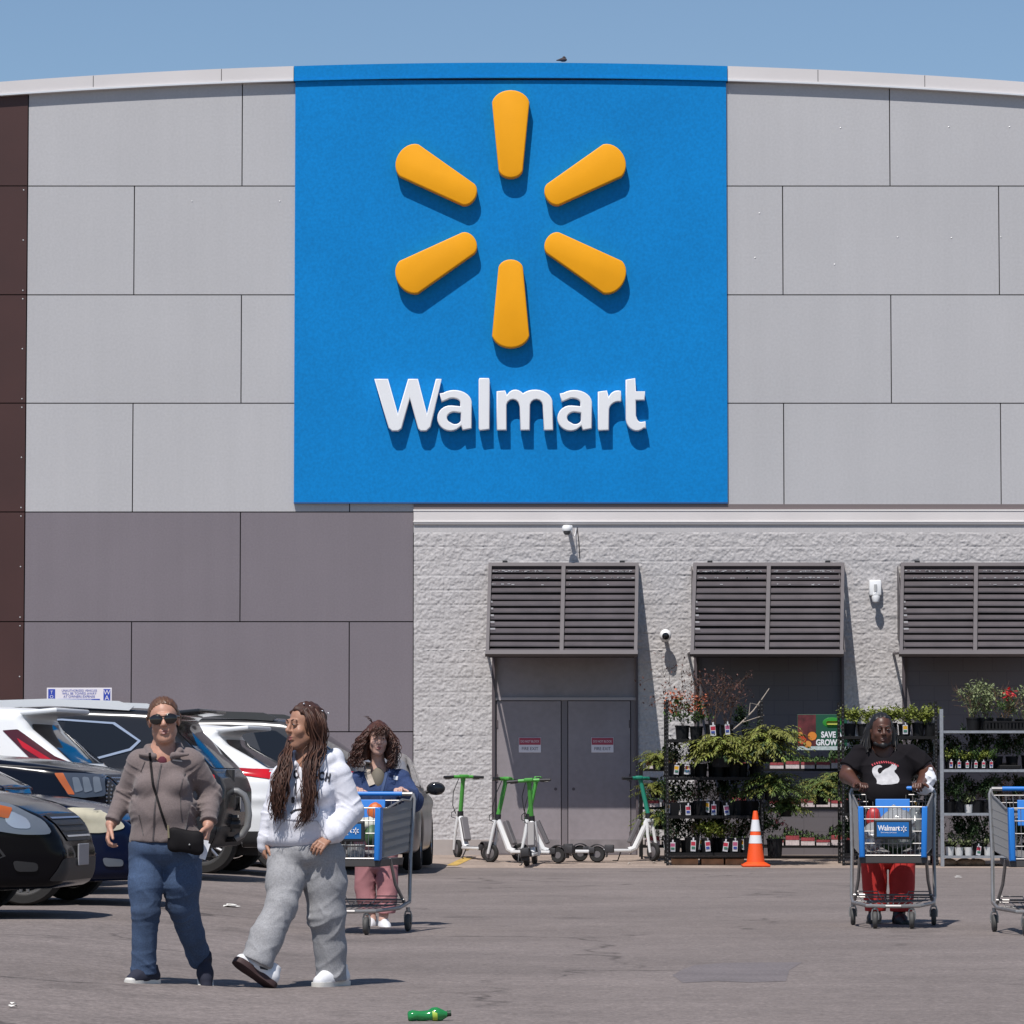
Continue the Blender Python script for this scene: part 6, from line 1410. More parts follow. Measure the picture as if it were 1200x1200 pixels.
# ================================================================== electric scooters
sc_white = mat('scooter_white', (.66, .66, .66), .4); sc_green = mat('scooter_green', (.07, .31, .05), .45); sc_teal = mat('scooter_teal', (.02, .22, .15), .4); sc_grey = mat('scooter_grey', (.13, .12, .125), .5)
def scooter(label, px, py, head, green, lean=0, steer=0, Y=None):
    g = ground_at(px, py)
    if Y: g = at(px, 900, Y); g.z = gz(g.x, Y)
    t = thing('electric_scooter', label, 'scooter', tuple(g), R(head), 'share scooters parked by the block wall'); t.rotation_euler.x = R(lean)
    b = MB(); b.bx(-.40, .18, -.085, .085, .125, .165, bev=.012); b.tube([(.16, 0, .145), (.24, 0, .18), (.44, 0, .60)], [.045, .048, .036], 10); b.build('deck', sc_white, t, True, 35)
    b = MB(); b.bx(-.38, .14, -.075, .075, .1655, .170); b.build('deck_grip', sc_grey, t)
    b = MB(); b.box((.235, 0, .40), (.055, .10, .34), rot=(0, R(25), 0), bev=.012); b.build('battery_box', sc_grey, t)
    cs_, sn_ = math.cos(R(steer)), math.sin(R(steer)); H_ = lambda o, f_, z: (.325 + f_ * cs_ - o * sn_, f_ * sn_ + o * cs_, z)
    b = MB(); b.tube([(.44, 0, .57), (.42, 0, .64), (.33, 0, 1.06)], [.036, .030, .028], 12); b.tube([(.33, 0, 1.05), (.325, 0, 1.10)], .033, 10); b.tube([H_(-.14, 0, 1.105), H_(.14, 0, 1.105)], .024, 10); b.box((.30, 0, 1.115), (.10, .12, .045), bev=.015); b.build('stem', green, t, True)
    b = MB(); b.tube([(.43, 0, .56), (.425, 0, .64)], .042, 12); b.build('head_collar', blk, t, True)
    for s_ in (-1, 1):
        b = MB(); b.tube([H_(s_ * .14, 0, 1.105), H_(s_ * .29, -.025, 1.10)], .020, 8); b.tube([H_(s_ * .15, .03, 1.085), H_(s_ * .25, .03, 1.075)], .007, 5); b.build('handlebar_grip', blk, t, True)
    b = MB(); b.tube([(.36, .05, 1.08), (.41, .11, .9), (.46, .10, .72), (.47, .05, .6)], .006, 5); b.tube([(.46, .06, .66), (.50, .10, .62), (.50, .10, .56), (.46, .06, .54)], .006, 5); b.build('cable', blk, t, True)
    # fork and front wheel turn together
    fk = thing_child('fork', t, (.44, 0, .56), R(steer))
    b = MB()
    for s_ in (-1, 1): b.tube([(0, s_ * .035, 0), (.03, s_ * .055, -.2), (.085, s_ * .058, -.445)], [.024, .022, .018], 8)
    b.box((.02, 0, -.02), (.06, .10, .05), bev=.01); b.build('fork_legs', sc_white, fk, True)
    b = MB(); b.lathe([(.075, -.026), (.108, -.030), (.122, -.016), (.126, 0), (.122, .016), (.108, .030), (.075, .026)], 26, (.085, 0, -.434), (R(90), 0, 0), close=True); b.build('front_wheel', tyre_m, fk, True)
    b = MB(); b.lathe([(0, -.03), (.05, -.03), (.078, -.02), (.078, .02), (.05, .03), (0, .03)], 18, (.085, 0, -.434), (R(90), 0, 0)); b.build('hub', sc_grey, fk, True)
    b = MB(); b.lathe([(.045, -.03), (.092, -.033), (.105, -.016), (.108, 0), (.105, .016), (.092, .033), (.045, .03)], 26, (-.50, 0, .108), (R(90), 0, 0), close=True); rw = b.build('rear_wheel', tyre_m, t, True)
    b = MB(); b.lathe([(0, -.028), (.055, -.028), (.055, .028), (0, .028)], 18, (-.50, 0, .108), (R(90), 0, 0)); b.build('hub', sc_grey, rw, True)
    b = MB(); P = [(-.50 + .135 * math.cos(R(a)), .108 + .135 * math.sin(R(a))) for a in range(10, 200, 14)]; Q = [(-.50 + .122 * math.cos(R(a)), .108 + .122 * math.sin(R(a))) for a in range(198, 8, -14)]
    b.prism(P + Q, 'y', -.05, .05); b.bx(-.47, -.38, -.06, .06, .12, .20, bev=.01); b.bx(-.72, -.60, -.055, .055, .13, .235, bev=.012); b.build('rear_fender', mat('scooter_fender', (.035, .033, .035), .55), t, True, 35)
    b = MB(); b.tube([(.06, .06, .13), (.03, .13, .012), (-.04, .14, .008)], .009, 6); b.build('kickstand', blk, t, True)
    return t
def thing_child(name, parent, loc, rz):
    o = bpy.data.objects.new(name, None); C.objects.link(o); o.empty_display_size = .05; o.parent = parent; o.location = loc; o.rotation_euler = (0, 0, rz); return o
scooter('white and green scooter seen end-on alone beside the left door jamb', 553, 1001, 112, sc_green, 0, 0, 53.3)
scooter('white and green scooter with its front wheel leftmost in the cluster before the door', 615, 1003, 152, sc_green, 4, -10, 52.0)
scooter('white and green scooter standing upright in the middle of the cluster, rear towards us', 622, 1011, 84, sc_green, -3, 0, 51.3)
scooter('white and green scooter at the right of the cluster, its deck stretching right', 656, 1004, 171, sc_green, 3, 12, 52.2)
scooter('white and teal scooter before the right door leaf, facing the plants', 723, 1003, 8, sc_teal, -2, -62, 52.5)

# ================================================================== cone, bottle, litter
g = ground_at(885.5, 1015.5); t = thing('traffic_cone', 'orange traffic cone with two white bands before the black plant rack', 'traffic cone', tuple(g))
or_m = mat('cone_orange', (.78, .085, .012), .5); wr_m = mat('reflective_white', (.70, .71, .73), .4)
b = MB(); b.box((0, 0, .016), (.36, .36, .03), bev=.01); b.lathe([(.17, .03), (.15, .045), (.118, .06), (.031, .70), (.024, .72), (0, .72)], 28); b.build('cone_body', or_m, t, True, 40)
def cr(z): return .118 - .087 * (z - .06) / .64 + .0025
for z0, z1 in ((.30, .405), (.455, .605)):
    b = MB(); b.lathe([(cr(z0), z0), (cr(z1), z1)], 28); b.build('white_band', wr_m, t, True)
g = ground_at(502, 1196.5); bt = thing('plastic_bottle', 'empty green plastic bottle lying on the asphalt in the foreground', 'bottle', (g.x, g.y, g.z + .028), R(4)); bt.scale = (.92, .92, .92)
gr_m = mat('green_bottle_plastic', (.03, .33, .09), .12, trans=.45, spec=.6)
b = MB(); rot = (0, R(86), 0); b.lathe([(0, -.105), (.02, -.107), (.029, -.10), (.030, -.08), (.027, -.06), (.029, -.04), (.028, .0), (.031, .02), (.033, .045), (.030, .065), (.016, .092), (.0125, .10), (.0125, .115), (0, .116)], 22, (0, 0, 0), rot); q = b.build('bottle_body', gr_m, bt, True, 60)
for v in q.data.vertices:
    v.co.z += .005 * math.sin(v.co.x * 60 + v.co.y * 40); v.co.z *= .92 if v.co.x < .01 else 1.06
b = MB(); b.lathe([(.015, .10), (.015, .118), (0, .119)], 16, (0, 0, 0), rot); b.lathe([(.017, .097), (.017, .10)], 16, (0, 0, 0), rot); b.build('cap', mat('dark_cap', (.01, .03, .015), .5), bt, True)
b = MB(); b.lathe([(.0325, .02), (.0345, .045)], 18, (0, 0, 0), rot); b.build('label_scrap', mat('lime_label', (.35, .5, .06), .5), bt, True)
lit = mat('litter_white', (.72, .70, .66), .7)
for k, (px, py, s_, lb) in enumerate([(271, 1063, .10, 'white scrap of paper on the asphalt between the two walking women'), (15, 1181, .028, 'white scrap at the bottom left corner of the lot'), (767, 1012, .04, 'tiny white scrap left of the black plant rack'), (738, 1013, .03, 'tiny white scrap below the teal scooter'), (955, 1011, .05, 'tiny white scrap below the plant bench'), (1123, 1029, .06, 'pale scrap of paper below the galvanised rack')]):
    g = ground_at(px, py); t = thing('litter', lb, 'litter', (g.x, g.y, g.z), rr.uniform(0, 3))
    b = MB(); vs = [(rr.uniform(.7, 1) * s_ * math.cos(a), rr.uniform(.7, 1) * s_ * math.sin(a), rr.uniform(.004, .02)) for a in (0, 1.1, 2.2, 3.2, 4.2, 5.3)]
    b.face(vs); b.face([(v[0] * .6, v[1] * .6, v[2] + .012) for v in vs]); b.build('scrap', lit, t)

# ================================================================== garden racks and plants
PLANT = {}
def leaf_mat(n, c, v=.35, tr=.0): return mat(n, c, .55, noise=(9, v), spec=.35)
lm_green = leaf_mat('leaf_green', (.055, .10, .022)); lm_dark = leaf_mat('leaf_dark', (.022, .045, .014)); lm_lime = leaf_mat('leaf_lime', (.17, .20, .035)); lm_fern = leaf_mat('fern_olive', (.15, .155, .030), .4); lm_fern2 = leaf_mat('fern_green', (.085, .125, .028), .4)
lm_pale = leaf_mat('leaf_pale', (.16, .19, .085)); lm_brown = leaf_mat('dry_leaf', (.085, .032, .022)); pt_orange = mat('orange_petals', (.42, .12, .06), .6, noise=(12, .3)); pt_red = mat('red_petals', (.48, .02, .025), .6, noise=(12, .3)); pt_pink = mat('pink_petals', (.42, .12, .12), .6, noise=(12, .3)); pt_white = mat('white_petals', (.6, .58, .54), .6)
twig_m = mat('twig', (.10, .055, .035), .8); pot_m = mat('black_pot', (.007, .007, .008), .6, spec=.25); pot_g = mat('grey_pot', (.05, .05, .055), .5); tag_w = mat('tag_white', (.62, .61, .63), .5); soil_m = mat('soil', (.02, .013, .01), .95)
def leaf(b, p, d, n, L, w, bend=.3):
    d = d.normalized(); s_ = d.cross(n); 
    if s_.length < 1e-4: s_ = d.cross(Vector((1, .2, .1)))
    s_.normalize(); up = s_.cross(d); m_ = p + d * L * .5; e = p + d * L - up * L * bend
    a = [b.bm.verts.new(v) for v in (p, m_ - s_ * w / 2 - up * w * .12, e, m_ + s_ * w / 2 - up * w * .12)]; c = b.bm.verts.new(m_)
    b.bm.faces.new((a[0], a[1], c)); b.bm.faces.new((a[1], a[2], c)); b.bm.faces.new((a[2], a[3], c)); b.bm.faces.new((a[3], a[0], c))
def rv(rg, z=0.): 
    v = Vector((rg.gauss(0, 1), rg.gauss(0, 1), rg.gauss(0, 1) + z)); return v.normalized()
def foliage_bush(rg, w, h, n, L, lw, clumps=9, open_=.0):
    b = MB(); cs = [(Vector((rg.uniform(-1, 1) * w * .8, rg.uniform(-1, 1) * w * .7, h * rg.uniform(.25, .95))), rg.uniform(.25, .5) * w + .02) for _ in range(clumps)]
    for _ in range(n):
        c, r_ = rg.choice(cs); p = c + rv(rg) * r_ * rg.uniform(.2, 1); d = rv(rg, .35); leaf(b, p, d, Vector((0, 0, 1)), L * rg.uniform(.6, 1.3), lw * rg.uniform(.7, 1.2), rg.uniform(-.1, .4))
    return b
def foliage_fern(rg, R_, n=70):
    b = MB()
    for k in range(n):
        a = rg.uniform(0, 6.28); L = R_ * rg.uniform(.6, 1.2); el = R(rg.uniform(5, 88)); ce, se = math.cos(el), math.sin(el); m_ = 10; P = []; w_ = rg.uniform(-.5, .5)
        for i in range(m_ + 1):
            u = i / m_; aa = a + w_ * u; h_ = L * u * (ce + .3 * u * se); P.append(Vector((math.cos(aa) * h_, math.sin(aa) * h_, L * (1.1 * se * u - (.42 + .36 * se) * u * u))))
        for i in range(1, m_ + 1):
            d = (P[i] - P[i - 1]).normalized(); s_ = d.cross(Vector((0, 0, 1))).normalized()
            for sg in (-1, 1):
                leaf(b, P[i - 1], (s_ * sg * .8 + d * 1.0 + Vector((0, 0, rg.uniform(-.5, .25)))), Vector((0, 0, 1)), L * .24 * (1.1 - .7 * i / m_) * rg.uniform(.6, 1.3), .020, .2)
        leaf(b, P[-3], P[-1] - P[-3], Vector((0, 0, 1)), L * .2, .02)
    return b
def stems(rg, n, w, h, r=.003, branch=3):
    b = MB(); tips = []
    for _ in range(n):
        p = Vector((rg.uniform(-.3, .3) * w, rg.uniform(-.3, .3) * w, 0)); d = Vector((rg.gauss(0, .35), rg.gauss(0, .3), 1)).normalized(); pts = [p]; L = h * rg.uniform(.6, 1.1) / 6
        for i in range(6):
            d = (d + rv(rg) * .22).normalized(); pts.append(pts[-1] + d * L)
        b.tube(pts, [r * (1 - .1 * i) for i in range(7)], 4); tips.append(pts[-1])
        for _ in range(branch):
            i = rg.randrange(2, 6); q = [pts[i]]; dd = (d + rv(rg) * .9).normalized()
            for _2 in range(3): dd = (dd + rv(rg) * .3).normalized(); q.append(q[-1] + dd * L * .8)
            b.tube(q, [r * .7, r * .6, r * .5, r * .35], 4); tips.append(q[-1])
    return b, tips
def pot(parent, r=.075, h=.15, m=None, square=False):
    b = MB()
    if square: b.lathe([(0, 0), (r * 1.05, 0), (r * 1.3, h), (r * 1.22, h), (r * 1.2, h - .012), (0, h - .012)], 4, rot=(0, 0, R(45)))
    else: b.lathe([(0, 0), (r * .82, 0), (r * .95, h - .02), (r * 1.02, h - .02), (r * 1.02, h), (r * .93, h), (r * .92, h - .015), (0, h - .015)], 18)
    return b.build('pot', m or pot_m, parent, True, 30)
def plant_tag(parent, x, y, z, m=None, colour=None, w_=.065, h_=.13, tilt=0):
    b = MB(); b.box((x, y, z), (w_, .003, h_), rot=(R(6), R(tilt), 0)); b.box((x + .002, y, z + h_ * .62), (w_ * .3, .003, h_ * .3), rot=(R(6), R(tilt), 0)); q = b.build('plant_tag', tag_w, parent)
    if colour:
        b = MB(); b.box((x, y - .0035, z + h_ * .2), (w_ * .86, .002, h_ * .36), rot=(R(6), R(tilt), 0)); b.build('tag_picture', colour, q)
        b = MB(); b.box((x, y - .0035, z - h_ * .16), (w_ * .7, .002, h_ * .22), rot=(R(6), R(tilt), 0)); b.build('tag_print', mat('tag_teal', (.05, .18, .12), .5) if rr.random() < .6 else mat('tag_blue', (.04, .07, .30), .5), q)
    return q
tg_red = mat('tag_red', (.45, .03, .06), .5); tg_yel = mat('tag_yellow', (.7, .38, .02), .5); tg_pink = mat('tag_pink', (.42, .10, .2), .5)
pr = random.Random(33)
def make_plant(kind):
    """one potted plant of each kind; later ones are copies"""
    t = thing('potted_plant', 'x', 'plant'); r_ = pr
    if kind == 'orange_flower':
        pot(t, .09, .17); foliage_bush(r_, .17, .34, 260, .055, .032).build('foliage', lm_green, t).location.z = .16
        f_ = foliage_bush(r_, .18, .34, 170, .042, .04, 8); f_.build('flowers', pt_orange, t).location.z = .24
    elif kind == 'lime_bush':
        pot(t, .085, .17); foliage_bush(r_, .17, .25, 300, .055, .036).build('foliage', lm_lime, t).location.z = .15
    elif kind == 'dark_bush':
        pot(t, .085, .17); foliage_bush(r_, .19, .34, 420, .055, .03, 12).build('foliage', lm_dark, t).location.z = .15
    elif kind == 'green_bush':
        pot(t, .08, .16); foliage_bush(r_, .17, .28, 340, .055, .03, 11).build('foliage', lm_green, t).location.z = .14
    elif kind == 'sparse':
        pot(t, .09, .18, pot_m, True); b, tips = stems(r_, 5, .1, .26, .003); b.build('stems', twig_m, t).location.z = .16
        b = MB()
        for p in tips:
            for _ in range(2): leaf(b, p + rv(r_) * .02, rv(r_, .3), Vector((0, 0, 1)), .04, .02)
        b.build('foliage', lm_dark, t).location.z = .16
    elif kind == 'twigs':
        pot(t, .09, .18); b, tips = stems(r_, 9, .14, .62, .0035, 5); b.build('stems', twig_m, t).location.z = .16
        b = MB()
        for p in tips:
            for _ in range(4): leaf(b, p + rv(r_) * .05, rv(r_), Vector((0, 0, 1)), .045, .022)
        b.build('foliage', lm_brown, t).location.z = .16
    elif kind == 'tall_twigs':
        pot(t, .09, .18); b, tips = stems(r_, 5, .10, .95, .004, 4); b.build('stems', twig_m, t).location.z = .16
        b = MB()
        for p in tips:
            for _ in range(5): leaf(b, p + rv(r_) * .08, rv(r_), Vector((0, 0, 1)), .05, .026)
        b.build('foliage', lm_brown, t).location.z = .16
    elif kind in ('fern', 'green_fern'):
        pot(t, .12, .16); foliage_fern(r_, .50, 80).build('fronds', lm_fern if kind == 'fern' else lm_fern2, t).location.z = .14; foliage_fern(r_, .48, 44).build('fronds', lm_lime if kind == 'fern' else lm_fern, t).location.z = .14; foliage_fern(r_, .40, 26).build('fronds', lm_dark, t).location.z = .12
    elif kind == 'white_pot':
        b = MB(); b.lathe([(0, 0), (.05, 0), (.062, .11), (.055, .11), (0, .10)], 16); b.build('pot', mat('white_pot', (.55, .54, .53), .5), t, True); foliage_bush(r_, .10, .2, 110, .055, .026).build('foliage', lm_pale, t).location.z = .1
    elif kind == 'pale_bush':
        pot(t, .10, .16); b, tips = stems(r_, 8, .2, .42, .004, 4); b.build('stems', twig_m, t).location.z = .14
        b = foliage_bush(r_, .26, .42, 420, .06, .03, 14); b.build('foliage', lm_pale, t).location.z = .14
    elif kind == 'red_flower':
        pot(t, .10, .16); b, tips = stems(r_, 12, .2, .36, .003, 3); b.build('stems', mat('straw_stem', (.25, .15, .06), .8), t).location.z = .14
        foliage_bush(r_, .18, .34, 160, .05, .022, 10).build('foliage', lm_green, t).location.z = .14; foliage_bush(r_, .16, .3, 34, .06, .05, 3).build('flowers', pt_red, t).location.z = .2
    elif kind == 'pink_flower':
        pot(t, .11, .22); foliage_bush(r_, .2, .44, 330, .05, .03).build('foliage', lm_dark, t).location.z = .2; foliage_bush(r_, .2, .40, 60, .035, .03, 6).build('flowers', pt_pink, t).location.z = .26
    return t
protos = {}; count = {}
def plant(kind, px, py, Y, label, grp, s=1., tagc=None, rz=None, zoff=0., pname=None, tilt=None, tagz=.06):
    q = at(px, py, Y); rz = pr.uniform(0, 6.28) if rz is None else rz
    if kind not in protos:
        protos[kind] = t = make_plant(kind); t.rotation_euler = (0, 0, rz)
    else: t = dup(protos[kind], (0, 0, 0), rz)
    t.location = q; t['label'] = label; t['group'] = grp; t.scale = (s, s, s * pr.uniform(.92, 1.1))
    if kind in ('fern', 'green_fern'): t.name = 'fern' ; t['category'] = 'fern'
    if tagc is not None:
        # the tag faces the lot, so it stands apart from the plant's own turn
        a_ = -rz; R_ = Matrix.Rotation(a_, 3, 'Z'); pg = plant_tag(t, 0, -.105, tagz, None, tagc, tilt=pr.uniform(-9, 9) if tilt is None else tilt); pg.rotation_euler.z = a_
    return t
rack_m = mat('rack_black', (.007, .0065, .007), .6, spec=.25); galv = mat('galvanised', (.36, .37, .39), .42, .6, noise=(25, .12))
def rack(name, label, x0px, x1px, Yf, Yb, shelves, top_py, m, post=.035, lip=.035, foot=1014, holes=True, postx=None):
    xa, xb = at(x0px, 900, Yf).x, at(x1px, 900, Yf).x; g0 = gz((xa + xb) / 2, Yf)
    t = thing(name, label, 'plant rack', ((xa + xb) / 2, (Yf + Yb) / 2, g0)); W = (xb - xa) / 2; D = (Yb - Yf) / 2; zt = at(900, top_py, Yf).z - g0
    for x in (-W, W):
        for y in (-D, D):
            b = MB(); b.bx(x - post / 2, x + post / 2, y - post / 2, y + post / 2, 0, zt); q = b.build('post', m, t)
            if holes:
                h_ = MB()
                for k in range(int(zt / .05)): h_.bx(x - .006, x + .006, y - post / 2 - .0015, y - post / 2 + .002, .03 + .05 * k, .045 + .05 * k)
                h_.build('slots', mat('slot_grey', (.07, .07, .075), .6), q)
    zs = []
    for py in shelves:
        z = at(900, py, Yf).z - g0; zs.append(z); b = MB(); b.bx(-W + .01, W - .01, -D + .012, D - .012, z - .02, z - .014); b.bx(-W + post / 2, W - post / 2, -D - .012, -D + .006, z - lip, z + .004); b.bx(-W + post / 2, W - post / 2, D - .006, D + .01, z - lip, z + .004)
        for k in range(16): y_ = -D + .02 + (2 * D - .04) * k / 15; b.bx(-W + .01, W - .01, y_ - .009, y_ + .009, z - .012, z)
        b.build('shelf', m, t)
    return t
KYL, KYR = 51.3, 51.95
ordn = ('first', 'second', 'third', 'fourth', 'fifth', 'sixth', 'seventh', 'eighth', 'ninth', 'tenth')
RL = 'plants on the black rack left of the cone'
rk = rack('plant_rack', 'tall black plant rack on wooden blocks, left of the traffic cone', 782, 893, KYL, KYR, [866.5, 911, 956, 999.5], 820, rack_m)
wood_m = mat('pallet_wood', (.36, .19, .10), .85, noise=(8, .25))
for k, (a_, c_) in enumerate([(788, 818), (822, 848), (850, 872)]):
    p0, p1 = at(a_, 1004, KYL + .1), at(c_, 1004, KYL + .1); t = thing('wood_block', 'pale wooden block under the black rack, %s of three' % ('left', 'middle', 'right')[k], 'wood block', ((p0.x + p1.x) / 2, KYL + .3, gz(1, KYL)), 0, 'wood blocks under the black rack')
    b = MB(); b.bx(-(p1.x - p0.x) / 2, (p1.x - p0.x) / 2, -.22, .25, 0, .085, bev=.004); b.build('block', wood_m, t)
for k, px in enumerate((799, 816)): plant('orange_flower', px, 866, KYL + .2, 'orange flowering plant, %s of two on top of the black rack' % ('left', 'right')[k], RL, 1.0, zoff=0)
plant('twigs', 835, 866, KYL + .2, 'bare reddish twigs in the middle of the top black rack shelf', RL, 1.1, tg_red, tagz=.10)
plant('tall_twigs', 800, 866, KYL + .45, 'tall thin reddish twigs rising at the left of the black rack', RL, 1.05)
plant('twigs', 852, 866, KYL + .25, 'tangle of dry twigs leaning right on the top shelf of the black rack', RL, .95, tg_pink, tagz=.12)
plant('dark_bush', 876, 868, KYL + .3, 'small dark bush at the right end of the top shelf of the black rack', RL, .95)
q = at(858, 856, KYL + .2); t = thing('dead_branch', 'long pale dead branch sticking up right from the top shelf', 'branch', tuple(q)); b = MB()
b.tube([(0, 0, 0), (.12, 0, .10), (.28, .02, .26), (.40, .02, .42), (.49, .03, .55)], [.010, .012, .010, .008, .006], 6); b.tube([(.12, 0, .1), (.30, -.02, .16), (.42, .0, .2)], [.007, .005, .003], 5); b.tube([(.22, .01, .2), (.24, .03, .36), (.36, .0, .33)], [.005, .004, .003], 5); b.build('branch', mat('bleached_twig', (.36, .30, .25), .8), t, True)
q = at(868.5, 866, KYL - .02); 
for k, (px, c_) in enumerate([(792.5, tg_yel), (805.5, tg_red)]): plant('sparse', px, 910.5, KYL + .14, 'dark potted plant with %s tag on the second shelf of the black rack' % ('yellow star', 'red and white')[k], RL, .95, c_, tagz=.10)
for k, px in enumerate((822, 842, 860)): plant('dark_bush', px, 910.5, KYL + .3, 'dark bush behind the ferns, %s on the second shelf of the black rack' % ('left', 'middle', 'right')[k], RL, .95)
for k, (px, c_) in enumerate([(788, None), (806, tg_red), (822, None), (836, tg_red), (851, tg_pink), (866, None), (880, None)]):
    plant('sparse', px, 955.5, KYL + .15, 'square black pot with thin stems, %s on the third shelf of the black rack' % ('first', 'second', 'third', 'fourth', 'fifth', 'sixth', 'seventh')[k], RL, 1.0, c_, tagz=.07)
for k, (px, c_) in enumerate([(788, tg_pink), (812, tg_red), (829, tg_red), (850, tg_red), (861, tg_pink), (878, None)]):
    plant('sparse' if k not in (2,) else 'lime_bush', px, 999, KYL + .15, 'black pot with a white tag, %s on the bottom shelf of black rack' % ('first', 'second', 'third', 'fourth', 'fifth', 'sixth')[k] if c_ else 'untagged black pot at the right end of the bottom black rack shelf', RL, 1.0, c_, tagz=.08)
plant('lime_bush', 843, 999, KYL + .3, 'leafy lime green bush on the bottom shelf of the black rack', RL, 1.2)
for row_, (py, k0) in enumerate(((910.5, 7), (955.5, 7), (999, 7))):   # dense dark stock filling the back of the shelves
    for k in range(k0): plant('dark_bush', 789 + 16 * k, py, KYL + .46, 'dark leafy plant, %s in the back row, %s shelf of black rack' % (ordn[k], ('second', 'third', 'bottom')[row_]), RL, 1.02)
RF = 'ferns hung around the racks'
for kd, px, py, Y_, s_, lb in (('fern', 845, 899, KYL - .12, 1.15, 'olive fern hanging before the second shelf of the black rack'), ('fern', 864, 894, KYL - .02, .85, 'small olive fern in the middle of the black rack'), ('fern', 905, 893, KYL - .05, 1.25, 'large olive fern at the upper right corner of the black rack'), ('green_fern', 906, 938, KYL + .05, 1.05, 'green fern below the large olive fern at the black rack'),
        ('green_fern', 921, 957, KYL + .2, .75, 'small green fern low at the right side of the black rack'), ('green_fern', 962, 943, 52.3, .95, 'green fern hanging before the bench, right of the cone'), ('green_fern', 978, 925, 52.5, .7, 'small green fern beside the rack behind the man'), ('fern', 772, 903, 52.75, .75, 'olive fern hanging between the teal scooter and the black rack'), ('fern', 768, 935, 52.75, .65, 'olive fern below another left of the black rack'), ('green_fern', 772, 972, 52.75, .75, 'green fern low between the teal scooter and the black rack')):
    plant(kd, px, py, Y_, lb, RF, s_)
plant('pink_flower', 908, 1004, KYL + .15, 'bush with pinkish flowers in a black pot on the ground behind the cone', RF, 1.0)
# long bench of seedling trays against the wall
RB = 'seedling trays on the wall bench'
bench = rack('plant_bench', 'long low black bench of seedling trays against the wall', 752, 1004, 53.2, 53.9, [901, 946, 991], 893, rack_m, .03, .03, holes=False)
bench['label'] = 'long black three-tier bench of seedling trays against the wall'
band_m = mat('tray_label_band', (.58, .50, .50), .6, noise=(30, .2)); band_r = mat('tray_label_red', (.30, .05, .06), .6, noise=(30, .3)); dk_tray = mat('seed_tray', (.02, .02, .022), .5)
tray0 = None; ordn = ('first', 'second', 'third', 'fourth', 'fifth', 'sixth', 'seventh', 'eighth', 'ninth', 'tenth')
for row_, py in enumerate((901, 946, 991)):
    for k, px in enumerate((765, 785, 866, 910, 928.5, 946.5, 964.5, 982, 1000)):
        lb = 'seedling tray with a white label strip, %s from left, %s tier of the bench' % (ordn[k], ('top', 'middle', 'bottom')[row_])
        q = at(px, py, 53.22)
        if tray0 is None:
            tray0 = t = thing('seedling_tray', lb, 'seed tray', tuple(q), 0, RB)
            b = MB(); b.bx(-.095, .095, -.02, .45, .002, .06, bev=.004); b.build('tray', dk_tray, t); b = MB(); b.bx(-.092, .092, -.03, -.024, .004, .075); b.build('label_strip', band_m, t)
            b = MB(); b.bx(-.092, .092, -.033, -.0305, .055, .095); b.build('label_heading', band_r, t)
            b = MB()
            for _ in range(230): p = Vector((pr.uniform(-.1, .1), pr.uniform(-.02, .42), .07 + pr.uniform(0, .10) * pr.uniform(.4, 1))); leaf(b, p, rv(pr, .8), Vector((0, 0, 1)), pr.uniform(.03, .055), .02)
            b.build('seedlings', lm_green, t)
        else:
            t = dup(tray0, q, None, lb); t.scale.z = pr.uniform(.8, 1.5)
# advert board fixed to the bench
q = at(963, 858, 52.9); t = thing('plant_food_board', 'green advert board reading save and grow, above the bench right of the cone', 'sign', (q.x, q.y, q.z)); 
b = MB(); b.bx(-.33, .34, -.006, .006, -.24, .24, bev=.004); b.build('board', mat('board_green', (.008, .075, .04), .5), t)
b = MB(); b.bx(-.33, .34, -.0085, -.0065, -.24, -.19); b.build('white_strip', mat('board_strip', (.45, .52, .52), .5, noise=(30, .2)), t)
b = MB(); b.bx(-.325, -.08, -.0085, -.0065, -.185, .235); ph = b.build('picture', mat('board_picture', (.10, .018, .02), .5, noise=(9, .6)), t)
for (x, z, r_, c_) in ((-.27, -.10, .06, (.5, .06, .02)), (-.13, -.05, .06, (.65, .22, .03)), (-.19, -.16, .05, (.6, .25, .05)), (-.29, -.02, .03, (.6, .4, .25))):
    b = MB(); b.lathe([(0, -.0095), (r_, -.0095), (r_, -.0075)], 18, (x, 0, z), (R(90), 0, 0)); b.lathe([(0, 0), (r_, 0), (r_, .003)], 18, (x, -.009, z), (R(90), 0, 0)); b.build('fruit_print', mat('fruit_print_%d' % int(c_[0] * 100), c_, .5), ph)
b = MB(); b.ell((.14, -.008, .13), (.13, .003, .07), 24, 8); b.build('oval_emblem', mat('emblem_green', (.02, .22, .02), .5), t, True); b = MB(); b.bx(.06, .22, -.0125, -.010, .10, .15, bev=.02); b.build('emblem_mark', mat('emblem_yellow', (.30, .32, .03), .5), t)
text_obj('lettering', 'SAVE A', .11, (.13, -.0095, -.07), logo_m, t, bold=.004, sx=.8); text_obj('lettering', 'GROW Y', .11, (.10, -.0095, -.175), logo_m, t, bold=.004, sx=.8)
